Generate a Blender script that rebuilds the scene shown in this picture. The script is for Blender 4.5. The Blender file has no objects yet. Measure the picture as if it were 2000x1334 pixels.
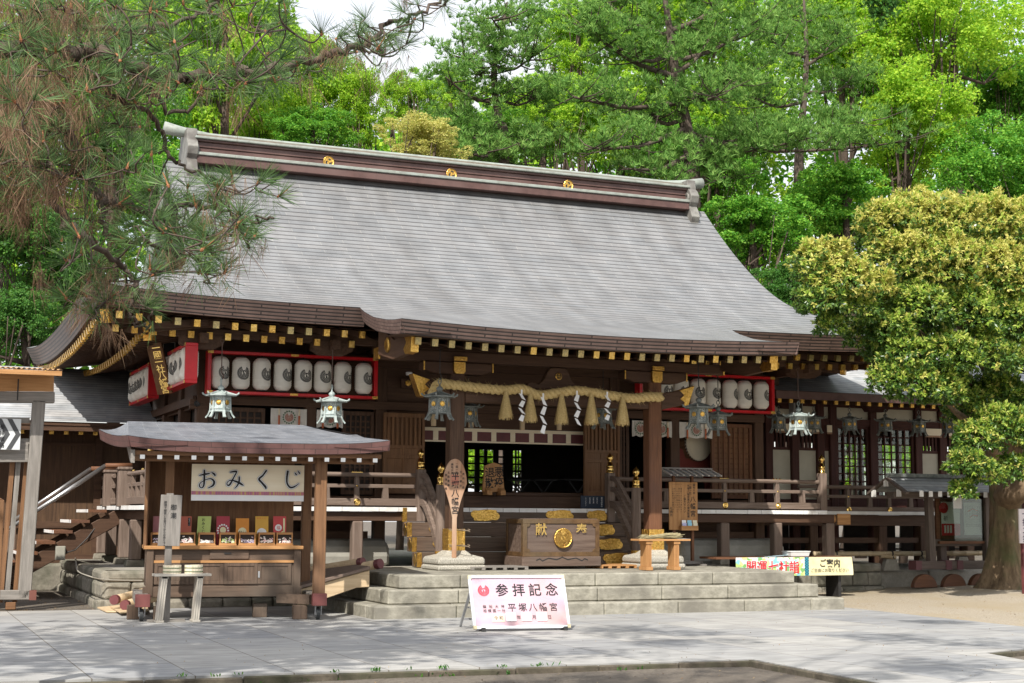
import bpy, math, random
import numpy as np
from mathutils import Vector, Matrix
random.seed(7)
SC=bpy.context.scene
COL=SC.collection
# ------------------------------------------------------------------ camera
F_PX,YAW,PITCH,ROLL,EYE=2928.0,math.radians(22.697),math.radians(6.566),math.radians(.366),1.5
fwd=Vector((math.sin(YAW)*math.cos(PITCH),math.cos(YAW)*math.cos(PITCH),math.sin(PITCH)))
rgt=Vector((math.cos(YAW),-math.sin(YAW),0)); upv=rgt.cross(fwd)
rgt,upv=math.cos(ROLL)*rgt+math.sin(ROLL)*upv, -math.sin(ROLL)*rgt+math.cos(ROLL)*upv
cam=bpy.data.cameras.new('camera'); cam.lens=36*F_PX/2000; cam.sensor_width=36; cam.clip_start=.1; cam.clip_end=600
cob=bpy.data.objects.new('camera',cam); COL.objects.link(cob)
cob.matrix_world=Matrix(((rgt.x,upv.x,-fwd.x,0),(rgt.y,upv.y,-fwd.y,0),(rgt.z,upv.z,-fwd.z,EYE),(0,0,0,1)))
SC.camera=cob
# ------------------------------------------------------------------ light
SUN=Vector((-.6,-.75,1)).normalized()
el=math.asin(SUN.z); az=math.atan2(SUN.x,SUN.y)
w=bpy.data.worlds.new('World'); SC.world=w; w.use_nodes=True
nt=w.node_tree; nt.nodes.clear()
sky=nt.nodes.new('ShaderNodeTexSky'); sky.sky_type='NISHITA'; sky.sun_disc=False
sky.sun_elevation=el; sky.sun_rotation=az; sky.air_density=1.3; sky.dust_density=2.0; sky.ozone_density=1.0
bg=nt.nodes.new('ShaderNodeBackground'); bg.inputs[1].default_value=.15
wo=nt.nodes.new('ShaderNodeOutputWorld'); tc=nt.nodes.new('ShaderNodeTexCoord'); cn=nt.nodes.new('ShaderNodeTexNoise'); cn.inputs['Scale'].default_value=2.2; cn.inputs['Detail'].default_value=7; nt.links.new(tc.outputs['Generated'],cn.inputs['Vector'])
cmr=nt.nodes.new('ShaderNodeMapRange'); cmr.inputs[1].default_value=.3; cmr.inputs[2].default_value=.62; cmr.inputs[3].default_value=.55; cmr.inputs[4].default_value=.97; nt.links.new(cn.outputs[0],cmr.inputs[0])
cmx=nt.nodes.new('ShaderNodeMixRGB'); cmx.inputs[2].default_value=(3.85,3.86,3.98,1); nt.links.new(cmr.outputs[0],cmx.inputs[0]); nt.links.new(sky.outputs[0],cmx.inputs[1])   # thin white cloud veil over the blue
nt.links.new(cmx.outputs[0],bg.inputs[0]); nt.links.new(bg.outputs[0],wo.inputs[0])
sl=bpy.data.lights.new('sun','SUN'); sl.energy=3.3; sl.angle=math.radians(.53); sl.color=(1,.95,.87)
so=bpy.data.objects.new('sun',sl); COL.objects.link(so); so.rotation_euler=SUN.to_track_quat('Z','Y').to_euler(); so.location=(0,0,30)
SC.view_settings.view_transform='Standard'; SC.view_settings.look='None'
SC.view_settings.exposure=1.0; SC.view_settings.gamma=1
try:
    SC.cycles.max_bounces=8; SC.cycles.transparent_max_bounces=12; SC.cycles.diffuse_bounces=4
except Exception: pass
# ------------------------------------------------------------------ measuring: a photo pixel and one known world plane give a point of the place
def ray(x,y): return fwd+(x-1000)/F_PX*rgt-(y-667)/F_PX*upv
def at(x,y,X=None,Y=None,Z=None):
    d=ray(x,y)
    t=X/d.x if X is not None else (Y/d.y if Y is not None else (Z-EYE)/d.z)
    return Vector((0,0,EYE))+t*d
def ppm(x,y,Y): return F_PX/(at(x,y,Y=Y)-Vector((0,0,EYE))).dot(fwd)      # pixels per metre there
# ------------------------------------------------------------------ mesh helpers
class M:
    def __init__(s): s.v=[];s.f=[];s.m=[];s.uv=None
    def add(s,vs,fs,m=0):
        b=len(s.v); s.v+= [tuple(p) for p in vs]; s.f+=[tuple(i+b for i in f) for f in fs]; s.m+=[m]*len(fs); return s
    def box(s,x0,x1,y0,y1,z0,z1,m=0):
        return s.add([(x0,y0,z0),(x1,y0,z0),(x1,y1,z0),(x0,y1,z0),(x0,y0,z1),(x1,y0,z1),(x1,y1,z1),(x0,y1,z1)],
            [(0,3,2,1),(4,5,6,7),(0,1,5,4),(1,2,6,5),(2,3,7,6),(3,0,4,7)],m)
    def beam(s,p,q,w,h,m=0,up=(0,0,1),w2=None,h2=None):
        p,q=Vector(p),Vector(q); d=(q-p).normalized(); u=Vector(up)
        a=d.cross(u)
        if a.length<1e-4: a=d.cross(Vector((0,1,0)))
        a.normalize(); b=a.cross(d); w2=w2 or w; h2=h2 or h
        vs=[p-a*w/2-b*h/2,p+a*w/2-b*h/2,p+a*w/2+b*h/2,p-a*w/2+b*h/2,q-a*w2/2-b*h2/2,q+a*w2/2-b*h2/2,q+a*w2/2+b*h2/2,q-a*w2/2+b*h2/2]
        return s.add(vs,[(0,1,2,3),(7,6,5,4),(4,5,1,0),(5,6,2,1),(6,7,3,2),(7,4,0,3)],m)
    def tube(s,pts,rs,n=8,m=0,cap=True):
        pts=[Vector(p) for p in pts]
        if not hasattr(rs,'__len__'): rs=[rs]*len(pts)
        b=len(s.v); prev=None
        for i,p in enumerate(pts):
            d=(pts[min(i+1,len(pts)-1)]-pts[max(i-1,0)]).normalized()
            if prev is None:
                a=d.cross(Vector((0,0,1)))
                if a.length<1e-3: a=d.cross(Vector((0,1,0)))
            else:
                a=prev-d*prev.dot(d)
                if a.length<1e-6: a=d.cross(Vector((.3,.5,.8)))
            a.normalize(); prev=a; c=d.cross(a)
            for k in range(n):
                t=2*math.pi*k/n; s.v.append(tuple(p+(a*math.cos(t)+c*math.sin(t))*rs[i]))
        for i in range(len(pts)-1):
            for k in range(n):
                s.f.append((b+i*n+k,b+i*n+(k+1)%n,b+(i+1)*n+(k+1)%n,b+(i+1)*n+k)); s.m.append(m)
        if cap:
            s.f.append(tuple(b+k for k in reversed(range(n)))); s.m.append(m)
            e=b+(len(pts)-1)*n; s.f.append(tuple(e+k for k in range(n))); s.m.append(m)
        return s
    def lathe(s,c,prof,n=16,m=0,ax=(0,0,1),ph=0,star=None):
        c=Vector(c); ax=Vector(ax).normalized()
        a=ax.cross(Vector((0,1,0)) if abs(ax.y)<.9 else Vector((1,0,0))).normalized(); d=ax.cross(a)
        b=len(s.v)
        for r,z in prof:
            for k in range(n):
                t=2*math.pi*k/n+ph; s.v.append(tuple(c+ax*z+(a*math.cos(t)+d*math.sin(t))*r))
        for i in range(len(prof)-1):
            for k in range(n):
                s.f.append((b+i*n+k,b+i*n+(k+1)%n,b+(i+1)*n+(k+1)%n,b+(i+1)*n+k)); s.m.append(m)
        if prof[0][0]>1e-5: s.f.append(tuple(b+k for k in reversed(range(n)))); s.m.append(m)
        if prof[-1][0]>1e-5: e=b+(len(prof)-1)*n; s.f.append(tuple(e+k for k in range(n))); s.m.append(m)
        return s
    def prism(s,poly,vec,m=0):
        n=len(poly); poly=[Vector(p) for p in poly]; vec=Vector(vec)
        return s.add(poly+[p+vec for p in poly],[tuple(range(n)),tuple(range(2*n-1,n-1,-1))]+[(i,i+n,(i+1)%n+n,(i+1)%n) for i in range(n)],m)
    def sheet(s,fn,nu,nv,m=0,uvf=None,flip=False):
        b=len(s.v)
        if uvf and s.uv is None: s.uv=[(0,0)]*b
        for j in range(nv+1):
            for i in range(nu+1):
                s.v.append(tuple(fn(i/nu,j/nv)))
                if s.uv is not None: s.uv.append(uvf(i/nu,j/nv) if uvf else (0,0))
        for j in range(nv):
            for i in range(nu):
                q=(b+j*(nu+1)+i,b+j*(nu+1)+i+1,b+(j+1)*(nu+1)+i+1,b+(j+1)*(nu+1)+i)
                s.f.append(q[::-1] if flip else q); s.m.append(m)
        return s
    def build(s,name,mats,parent=None,smooth=False,bev=0,label=None,cat=None,group=None,kind=None,fix=True):
        if not isinstance(mats,(list,tuple)): mats=[mats]
        me=bpy.data.meshes.new(name); off=Vector((0,0,0))
        v=s.v
        if parent is None and kind!='structure' and v:
            A=np.array(v); mn,mx=A.min(0),A.max(0); off=Vector(((mn[0]+mx[0])/2,(mn[1]+mx[1])/2,mn[2])); v=[tuple(r) for r in (A-np.array(off))]
        me.from_pydata(v,[],s.f)
        for mt in mats: me.materials.append(mt)
        me.polygons.foreach_set('material_index',s.m)
        if smooth: me.polygons.foreach_set('use_smooth',[True]*len(s.f))
        if s.uv is not None:
            s.uv+= [(0,0)]*(len(v)-len(s.uv))
            uvl=me.uv_layers.new(name='uv'); li=np.zeros(len(me.loops),dtype=np.int32); me.loops.foreach_get('vertex_index',li)
            uvl.data.foreach_set('uv',np.array(s.uv,dtype=np.float32)[li].ravel())
        me.update()
        o=bpy.data.objects.new(name,me); COL.objects.link(o)
        if parent is not None:
            o.parent=parent
            if 'base' in BASES.get(parent.name,{}): o.location=-BASES[parent.name]['base']
        else: o.location=off
        if bev:
            b=o.modifiers.new('bevel','BEVEL'); b.width=bev; b.segments=1; b.limit_method='ANGLE'; b.angle_limit=math.radians(40)
        tag(o,label,cat,group,kind); return o
BASES={}
def tag(o,label=None,cat=None,group=None,kind=None):
    for k,val in (('label',label),('category',cat),('group',group),('kind',kind)):
        if val: o[k]=val
def thing(name,label,cat,loc=(0,0,0),group=None):
    o=bpy.data.objects.new(name,None); COL.objects.link(o); o.location=loc; o.empty_display_size=.2
    BASES[o.name]={'base':Vector(loc)}; tag(o,label,cat,group); return o
def dup(o,parent=None,loc=None,rz=0,label=None,scale=None):
    c=o.copy(); COL.objects.link(c)
    if parent is not None: c.parent=parent
    else:
        c.location=loc; c.rotation_euler=(0,0,rz)
        if scale: c.scale=(scale,)*3
        if label: c['label']=label
    for ch in list(o.children): dup(ch,c)
    return c
# ------------------------------------------------------------------ materials
def newmat(name):
    m=bpy.data.materials.new(name); m.use_nodes=True; n=m.node_tree.nodes; n.clear()
    out=n.new('ShaderNodeOutputMaterial'); p=n.new('ShaderNodeBsdfPrincipled'); m.node_tree.links.new(p.outputs[0],out.inputs[0])
    return m,m.node_tree,p,out
def c4(c): return (c[0],c[1],c[2],1)
def surf(name,c1,c2,scale=3,stretch=(1,1,1),rough=.6,metal=0,bump=.15,c3=None,big=.35,detail=6,spec=.4,bs=1.0,rot=0):
    m,t,p,out=newmat(name); n=t.nodes; L=t.links
    tc=n.new('ShaderNodeTexCoord'); mp=n.new('ShaderNodeMapping'); mp.inputs['Scale'].default_value=stretch; mp.inputs['Rotation'].default_value=(0,0,rot)
    L.new(tc.outputs['Object'],mp.inputs[0])
    nz=n.new('ShaderNodeTexNoise'); nz.inputs['Scale'].default_value=scale; nz.inputs['Detail'].default_value=detail; nz.inputs['Roughness'].default_value=.65
    L.new(mp.outputs[0],nz.inputs['Vector'])
    cr=n.new('ShaderNodeValToRGB'); cr.color_ramp.elements[0].position=.33; cr.color_ramp.elements[1].position=.68
    cr.color_ramp.elements[0].color=c4(c1); cr.color_ramp.elements[1].color=c4(c2); L.new(nz.outputs[0],cr.inputs[0])
    col=cr.outputs[0]
    if c3 is not None:
        n2=n.new('ShaderNodeTexNoise'); n2.inputs['Scale'].default_value=big*3; n2.inputs['Detail'].default_value=4; L.new(tc.outputs['Object'],n2.inputs['Vector'])
        r2=n.new('ShaderNodeMapRange'); r2.inputs[1].default_value=.45; r2.inputs[2].default_value=.7; L.new(n2.outputs[0],r2.inputs[0])
        mx=n.new('ShaderNodeMixRGB'); L.new(r2.outputs[0],mx.inputs[0]); L.new(col,mx.inputs[1]); mx.inputs[2].default_value=c4(c3); col=mx.outputs[0]
    L.new(col,p.inputs['Base Color']); p.inputs['Roughness'].default_value=rough; p.inputs['Metallic'].default_value=metal
    p.inputs['Specular IOR Level'].default_value=spec
    if bump:
        b=n.new('ShaderNodeBump'); b.inputs['Strength'].default_value=bump; b.inputs['Distance'].default_value=.02*bs; L.new(nz.outputs[0],b.inputs['Height']); L.new(b.outputs[0],p.inputs['Normal'])
    return m
def wood(name,c1,c2,ax,c3=None,rough=.6,scale=5,bump=.25):
    st=[5,5,5]; st['xyz'.index(ax)]=.35
    return surf(name,c1,c2,scale,st,rough,0,bump,c3,spec=.25)
def wood3(name,c1,c2,c3=None,**k): return {a:wood(name+'_'+a,c1,c2,a,c3,**k) for a in 'xyz'}
DK=wood3('shrine_timber',(.06,.033,.02),(.115,.065,.04),(.075,.04,.026))
RW=wood3('weathered_rail_timber',(.12,.085,.066),(.25,.19,.155),(.16,.115,.09))
PW=wood3('porch_pillar_timber',(.10,.045,.024),(.2,.09,.045),(.12,.06,.04))
SW=wood3('stall_timber',(.13,.065,.032),(.24,.125,.06),(.17,.10,.06))
SC_=wood3('cabinet_timber',(.075,.05,.036),(.15,.10,.07),(.11,.085,.065))
OR=wood3('fresh_cedar',(.34,.17,.065),(.48,.26,.11))
GY=wood3('silvered_timber',(.15,.14,.125),(.29,.265,.24),(.2,.18,.16))
LW=wood3('pale_log',(.45,.33,.2),(.62,.48,.31))
WALLW=wood('wing_board_wall',(.055,.032,.02),(.13,.075,.042),'z',(.09,.05,.03))
STONE=surf('cut_andesite',(.26,.24,.2),(.36,.335,.285),14,rough=.85,bump=.35,c3=(.22,.205,.18),big=.5)
STONE2=surf('step_stone',(.2,.188,.15),(.36,.34,.28),7,(1,1,1.6),rough=.85,bump=.5,c3=(.17,.158,.13),big=.7)
PODS=surf('podium_stone',(.16,.145,.115),(.29,.265,.215),9,rough=.9,bump=.6,c3=(.1,.1,.07),big=.6)
GRAN=surf('granite',(.2,.19,.16),(.5,.47,.4),60,rough=.8,bump=.3,detail=2)
PLAS=surf('plaster_grey',(.26,.25,.215),(.36,.345,.3),4,rough=.9,bump=.1,c3=(.24,.23,.2))
WHITE=surf('white_paint',(.74,.73,.71),(.84,.83,.81),6,rough=.6,bump=.05,c3=(.66,.64,.6),big=1.5)
CREAM=surf('cream_plaster',(.5,.47,.38),(.58,.55,.45),3,rough=.9,bump=.05)
GOLD=surf('gilt_metal',(.5,.27,.05),(.95,.62,.18),30,rough=.32,metal=1,bump=.7,detail=3,c3=(.75,.45,.1),big=3)
GOLDS=surf('polished_brass',(.85,.55,.16),(.95,.68,.25),5,rough=.18,metal=1,bump=.08)
RED=surf('red_lacquer',(.5,.008,.014),(.62,.014,.02),5,rough=.35,bump=.05)
COPB=surf('copper_brown',(.075,.04,.035),(.125,.068,.058),5,rough=.45,bump=.15,c3=(.14,.085,.075),big=.5)
COPG=surf('copper_patina',(.2,.215,.19),(.31,.335,.295),8,rough=.55,bump=.15,c3=(.3,.34,.31),big=1.2)
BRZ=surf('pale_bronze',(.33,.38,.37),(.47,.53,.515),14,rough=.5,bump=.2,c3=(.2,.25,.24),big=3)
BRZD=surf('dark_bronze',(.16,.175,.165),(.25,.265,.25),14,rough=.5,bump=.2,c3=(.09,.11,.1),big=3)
PAPER=surf('lantern_paper',(.78,.75,.68),(.86,.83,.76),3,(1,1,28),rough=.8,bump=.5)
INK=surf('ink_black',(.012,.012,.014),(.02,.02,.022),5,rough=.7,bump=0)
BLACK=surf('black_iron',(.018,.017,.017),(.03,.028,.027),9,rough=.5,bump=.1)
STRAW=surf('rice_straw',(.5,.36,.14),(.72,.56,.27),40,rough=.9,bump=.5)
PAPW=surf('white_paper',(.8,.8,.8),(.86,.86,.86),4,rough=.7,bump=.03)
CLOTH=surf('white_cloth',(.6,.58,.53),(.72,.7,.65),4,rough=.9,bump=.2)
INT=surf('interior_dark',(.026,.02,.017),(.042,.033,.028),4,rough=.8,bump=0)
GREYM=surf('grey_metal',(.4,.41,.42),(.5,.51,.52),6,rough=.35,metal=.6,bump=.03)
PINK=surf('pink_board',(.74,.55,.63),(.82,.66,.72),1.2,(1,1,4),rough=.6,bump=.02,c3=(.76,.55,.55),big=.6)
CRM=surf('cream_board',(.84,.73,.53),(.9,.81,.63),1.5,(.5,1,8),rough=.7,bump=.02)
YEL=surf('yellow_print',(.72,.65,.35),(.82,.76,.5),3,rough=.6,bump=.02)
REDINK=surf('red_ink',(.55,.02,.03),(.65,.04,.05),4,rough=.6,bump=0)
PURP=surf('plum_lacquer',(.11,.03,.035),(.16,.05,.05),4,rough=.5,bump=.05)
NAVY=surf('navy_board',(.02,.03,.05),(.028,.042,.065),4,rough=.5,bump=.02)
def plain(name,c,rough=.6,metal=0): return surf(name,[a*.92 for a in c],[min(1,a*1.05) for a in c],5,rough=rough,metal=metal,bump=.03)
def glassm():
    m,t,p,out=newmat('window_glass'); n=t.nodes
    tr=n.new('ShaderNodeBsdfTransparent'); tr.inputs[0].default_value=(.8,.85,.8,1); gl=n.new('ShaderNodeBsdfGlossy'); gl.inputs['Roughness'].default_value=.03
    fr=n.new('ShaderNodeFresnel'); fr.inputs[0].default_value=1.5; mx=n.new('ShaderNodeMixShader')
    t.links.new(fr.outputs[0],mx.inputs[0]); t.links.new(tr.outputs[0],mx.inputs[1]); t.links.new(gl.outputs[0],mx.inputs[2]); t.links.new(mx.outputs[0],out.inputs[0]); return m
GLASS=glassm()
def bricky(name,c1,c2,mortar,bw,bh,ms,uv=True,rough=.5,bump=.4,metal=0,swap=False,offset=.5,c3=None,spec=.4,noise=8,stretch=(1,1,1),streak=None,lines=0):
    m,t,p,out=newmat(name); n=t.nodes; L=t.links
    tc=n.new('ShaderNodeTexCoord'); src=tc.outputs['UV' if uv else 'Object']
    if swap:
        mp=n.new('ShaderNodeMapping'); mp.inputs['Rotation'].default_value=(0,0,math.pi/2); L.new(src,mp.inputs[0]); vec=mp.outputs[0]
    else: vec=src
    b=n.new('ShaderNodeTexBrick'); b.inputs['Scale'].default_value=1; b.inputs['Brick Width'].default_value=bw; b.inputs['Row Height'].default_value=bh
    b.inputs['Mortar Size'].default_value=ms; b.inputs['Mortar Smooth'].default_value=.2; b.offset=offset; b.inputs['Bias'].default_value=0
    b.inputs['Color1'].default_value=c4(c1); b.inputs['Color2'].default_value=c4(c2); b.inputs['Mortar'].default_value=c4(mortar); L.new(vec,b.inputs['Vector'])
    nz=n.new('ShaderNodeTexNoise'); nz.inputs['Scale'].default_value=noise; nz.inputs['Detail'].default_value=6; mp2=n.new('ShaderNodeMapping'); mp2.inputs['Scale'].default_value=stretch
    L.new(src,mp2.inputs[0]); L.new(mp2.outputs[0],nz.inputs['Vector'])
    mr=n.new('ShaderNodeMapRange'); mr.inputs[1].default_value=.3; mr.inputs[2].default_value=.7; mr.inputs[3].default_value=.78; mr.inputs[4].default_value=1.18; L.new(nz.outputs[0],mr.inputs[0])
    mx=n.new('ShaderNodeMixRGB'); mx.blend_type='MULTIPLY'; mx.inputs[0].default_value=1; L.new(b.outputs[0],mx.inputs[1]); L.new(mr.outputs[0],mx.inputs[2]); col=mx.outputs[0]
    if c3 is not None:
        n2=n.new('ShaderNodeTexNoise'); n2.inputs['Scale'].default_value=.7; n2.inputs['Detail'].default_value=5; mp3=n.new('ShaderNodeMapping'); mp3.inputs['Scale'].default_value=streak or (1,1,1)
        L.new(src,mp3.inputs[0]); L.new(mp3.outputs[0],n2.inputs['Vector'])
        r2=n.new('ShaderNodeMapRange'); r2.inputs[1].default_value=.42; r2.inputs[2].default_value=.72; r2.inputs[4].default_value=.75; L.new(n2.outputs[0],r2.inputs[0])
        m3=n.new('ShaderNodeMixRGB'); m3.blend_type='MULTIPLY'; L.new(r2.outputs[0],m3.inputs[0]); L.new(col,m3.inputs[1]); m3.inputs[2].default_value=c4(c3); col=m3.outputs[0]
    if lines:
        sp=n.new('ShaderNodeSeparateXYZ'); L.new(src,sp.inputs[0]); dv=n.new('ShaderNodeMath'); dv.operation='DIVIDE'; L.new(sp.outputs[1],dv.inputs[0]); dv.inputs[1].default_value=bh
        fc=n.new('ShaderNodeMath'); fc.operation='FRACT'; L.new(dv.outputs[0],fc.inputs[0]); lr=n.new('ShaderNodeMapRange'); lr.inputs[1].default_value=0; lr.inputs[2].default_value=lines; lr.inputs[3].default_value=.10; lr.inputs[4].default_value=1; lr.interpolation_type='SMOOTHSTEP'; L.new(fc.outputs[0],lr.inputs[0])
        ml=n.new('ShaderNodeMixRGB'); ml.blend_type='MULTIPLY'; ml.inputs[0].default_value=1; L.new(col,ml.inputs[1]); L.new(lr.outputs[0],ml.inputs[2]); col=ml.outputs[0]
    L.new(col,p.inputs['Base Color']); p.inputs['Roughness'].default_value=rough; p.inputs['Metallic'].default_value=metal; p.inputs['Specular IOR Level'].default_value=spec
    bp=n.new('ShaderNodeBump'); bp.inputs['Strength'].default_value=bump; bp.inputs['Distance'].default_value=.01; bp.invert=True; L.new(b.outputs['Fac'],bp.inputs['Height'])
    bp2=n.new('ShaderNodeBump'); bp2.inputs['Strength'].default_value=.15; bp2.inputs['Distance'].default_value=.01; L.new(nz.outputs[0],bp2.inputs['Height']); L.new(bp.outputs[0],bp2.inputs['Normal'])
    L.new(bp2.outputs[0],p.inputs['Normal']); return m
ROOF=bricky('copper_shingle_roof',(.178,.184,.190),(.203,.203,.204),(.28,.275,.26),.9,.165,.005,rough=.42,lines=.36,bump=.2,c3=(.86,.83,.80),streak=(3.0,.15,1),noise=2,stretch=(1.2,.6,1),spec=.5)
ROOF2=bricky('old_copper_roof',(.3,.32,.34),(.42,.42,.42),(.38,.38,.37),.7,.115,.005,rough=.5,lines=.22,bump=.2,c3=(.75,.72,.7),noise=4)
FASC=bricky('eave_copper_layers',(.095,.062,.052),(.13,.083,.068),(.022,.016,.014),.9,.055,.012,rough=.5,c3=(1.2,1.2,1.15),noise=5)
FASCT=bricky('eave_copper_tiles',(.14,.09,.078),(.19,.13,.11),(.05,.035,.03),.16,.055,.006,rough=.5,noise=5)
PAVE=bricky('stone_paving',(.265,.268,.27),(.365,.355,.33),(.13,.11,.085),1.35,.92,.006,uv=False,rough=.75,swap=True,noise=2.2,stretch=(1,3.5,1),c3=(.72,.72,.74),streak=(.5,1.8,1),offset=.37,spec=.35)
# ------------------------------------------------------------------ lettering
GL={}
def glyph(ch,off=0):
    k=(ch,off)
    if k not in GL:
        c=bpy.data.curves.new('glyph','FONT'); c.body=ch; c.size=1; c.resolution_u=2; c.offset=off; c.fill_mode='FRONT'
        o=bpy.data.objects.new('glyph',c); COL.objects.link(o); dg=bpy.context.evaluated_depsgraph_get(); dg.update()
        me=bpy.data.meshes.new_from_object(o.evaluated_get(dg)); vs=[(v.co.x,v.co.y) for v in me.vertices]; fs=[tuple(p.vertices) for p in me.polygons]
        bpy.data.objects.remove(o); bpy.data.curves.remove(c); bpy.data.meshes.remove(me)
        if vs:
            xs=[v[0] for v in vs]; cx=(min(xs)+max(xs))/2
            if ord(ch)>0x2000: cx=.47
            vs=[(x-cx,y-.36) for x,y in vs]
        GL[k]=(vs,fs)
    return GL[k]
def write(mb,text,o,ux,uy,size,m=0,vertical=True,step=None,off=0.0,sx=1.0):
    o,ux,uy=Vector(o),Vector(ux).normalized(),Vector(uy).normalized(); step=step or size*1.04
    for ch in text:
        if ch!=' ':
            vs,fs=glyph(ch,off)
            mb.add([o+ux*x*size*sx+uy*y*size for x,y in vs],fs,m)
        o=o-uy*step if vertical else o+ux*step
    return mb
def catmull(P,n=8):
    out=[]; P=[P[0]]+list(P)+[P[-1]]
    for i in range(1,len(P)-2):
        for k in range(n):
            t=k/n; a,b,c,d=[np.array(P[i+j-1],float) for j in range(4)]
            out.append(.5*((2*b)+(c-a)*t+(2*a-5*b+4*c-d)*t*t+(3*b-a-3*c+d)*t**3))
    out.append(np.array(P[-2],float)); return out
def brush(mb,strokes,o,ux,uy,nrm,size,m=0,grow=0,lift=0):
    """ink strokes: (x,y,width) points, laid as flat tapered ribbons"""
    o,ux,uy,nrm=Vector(o),Vector(ux).normalized(),Vector(uy).normalized(),Vector(nrm)
    for si,S in enumerate(strokes):
        P=catmull(S,7); L,R=[],[]
        for i,p in enumerate(P):
            a=P[max(i-1,0)][:2]; b=P[min(i+1,len(P)-1)][:2]; d=b-a; d=d/(np.hypot(*d)+1e-9); nn=np.array([-d[1],d[0]]); h=p[2]/2+grow
            L.append(p[:2]+nn*h); R.append(p[:2]-nn*h)
        d0=P[0][:2]-P[1][:2]; d0/=np.hypot(*d0)+1e-9; d1=P[-1][:2]-P[-2][:2]; d1/=np.hypot(*d1)+1e-9
        c0=[P[0][:2]+d0*(P[0][2]*.4+grow)]; c1=[P[-1][:2]+d1*(P[-1][2]*.4+grow)]
        z=lift+si*.0004; T=lambda q:o+ux*float(q[0])*size+uy*float(q[1])*size+nrm*z
        n=len(L); vs=[T(q) for q in L]+[T(q) for q in R]+[T(c0[0]),T(c1[0])]
        fs=[(i,i+1,n+i+1,n+i) for i in range(n-1)]+[(0,n,2*n),(n-1,2*n+1,2*n-1)]
        mb.add(vs,fs,m)
def crest(mb,mapf,r,m=0):
    """round emblem: a crane whose raised wings close into a circle"""
    for r0,r1,nn in ((.70,1.0,30),(.50,.68,24),(.32,.48,16)):
        for k in range(nn):
            a0=math.radians(112+316*k/nn); a1=math.radians(112+316*(k+.74)/nn); am=(a0+a1)/2
            mb.add([mapf(r*r0*math.cos(a0),r*r0*math.sin(a0)),mapf(r*r0*math.cos(a1),r*r0*math.sin(a1)),mapf(r*r1*.95*math.cos(a1),r*r1*.95*math.sin(a1)),mapf(r*r1*math.cos(am),r*r1*math.sin(am)),mapf(r*r1*.95*math.cos(a0),r*r1*.95*math.sin(a0))],[(0,1,2,3,4)],m)
    P=catmull([(.02,-.26,.30),(.0,-.02,.16),(-.1,.16,.12),(-.02,.32,.15),(.12,.30,.1),(.26,.18,.03)],4)
    L,R=[],[]
    for i,p in enumerate(P):
        d=P[min(i+1,len(P)-1)][:2]-P[max(i-1,0)][:2]; d/=np.hypot(*d)+1e-9; L.append((p[0]-d[1]*p[2]/2,p[1]+d[0]*p[2]/2)); R.append((p[0]+d[1]*p[2]/2,p[1]-d[0]*p[2]/2))
    n=len(L); mb.add([mapf(r*x,r*y) for x,y in L+R],[(i,i+1,n+i+1,n+i) for i in range(n-1)],m)
def flatmap(o,ux,uy):
    o,ux,uy=Vector(o),Vector(ux).normalized(),Vector(uy).normalized(); return lambda x,y:o+ux*x+uy*y
EX,EY,EZ=Vector((1,0,0)),Vector((0,1,0)),Vector((0,0,1))
# ================================================================== GROUND
EARTH=surf('bare_earth',(.085,.07,.055),(.17,.145,.115),22,rough=.95,bump=.6,c3=(.09,.075,.06),big=.25)
GRAVEL=surf('pale_gravel',(.24,.2,.145),(.46,.4,.31),45,rough=.95,bump=.9,c3=(.33,.27,.18),big=.22,bs=1.2)
def smooth(a,b,x): t=max(0,min(1,(x-a)/(b-a))); return t*t*(3-2*t)
def gz(x,y):
    z=-.065+.05*smooth(14.2,15.6,y)
    z+=.17*math.exp(-((x-20.6)**2+(y-23.6)**2)/9.0)+.1*smooth(20,23,x)*smooth(19,22,y)
    z+=.012*math.sin(x*1.7+y*.6)*math.sin(y*1.3-x*.4)
    if x<14.95 and y<21.5 and y>14: z=min(z,-.03)
    return z
xs=[-150,-60,-30,-15]+[-8+.5*i for i in range(100)]+[46,60,90,170]; ys=[-40,-15,-2,4]+[8+.5*i for i in range(70)]+[46,55,75,120,240]
g=M(); nx=len(xs)
for y in ys:
    for x in xs: g.v.append((x,y,gz(x,y)))
for j in range(len(ys)-1):
    for i in range(nx-1):
        cx,cy=(xs[i]+xs[i+1])/2,(ys[j]+ys[j+1])/2
        g.f.append((j*nx+i,j*nx+i+1,(j+1)*nx+i+1,(j+1)*nx+i)); g.m.append(1 if (cx>14 and 14<cy<30) else 0)
g.build('ground',[EARTH,GRAVEL],kind='structure',smooth=True)
# paved court with its approach path: one slab sheet with real kerb edges
P=M()
poly=[(-14,14.22),(1.06,14.2),(8.55,13.82),(8.2,6),(10.6,6),(11.25,12.8),(11.42,13.6),(12.3,13.93),(14.6,14.6),(14.66,16.6),(14.8,20.45),(14.85,24),(-14,24)]
P.prism([(x,y,0) for x,y in poly],(0,0,-.32)); P.build('paving',PAVE,kind='structure')
K=M(); rr=random.Random(3)
def kerb(a,b,n):
    a,b=Vector(a),Vector(b); d=(b-a).normalized(); nn=Vector((d.y,-d.x,0))
    for i in range(n):
        p=a+(b-a)*(i+.004)/n; q=a+(b-a)*(i+.996)/n; o=rr.uniform(0,.012); K.beam(p+nn*(.02+o)+Vector((0,0,-.085)),q+nn*(.02+o)+Vector((0,0,-.088)),.06,.16+rr.uniform(-.01,.006))
kerb((-4,14.215,0),(8.55,13.81,0),14); kerb((8.53,13.8,0),(8.2,6,0),12); kerb((11.44,13.58,0),(12.3,13.9,0),2); kerb((10.62,6,0),(11.27,12.8,0),8)
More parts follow.
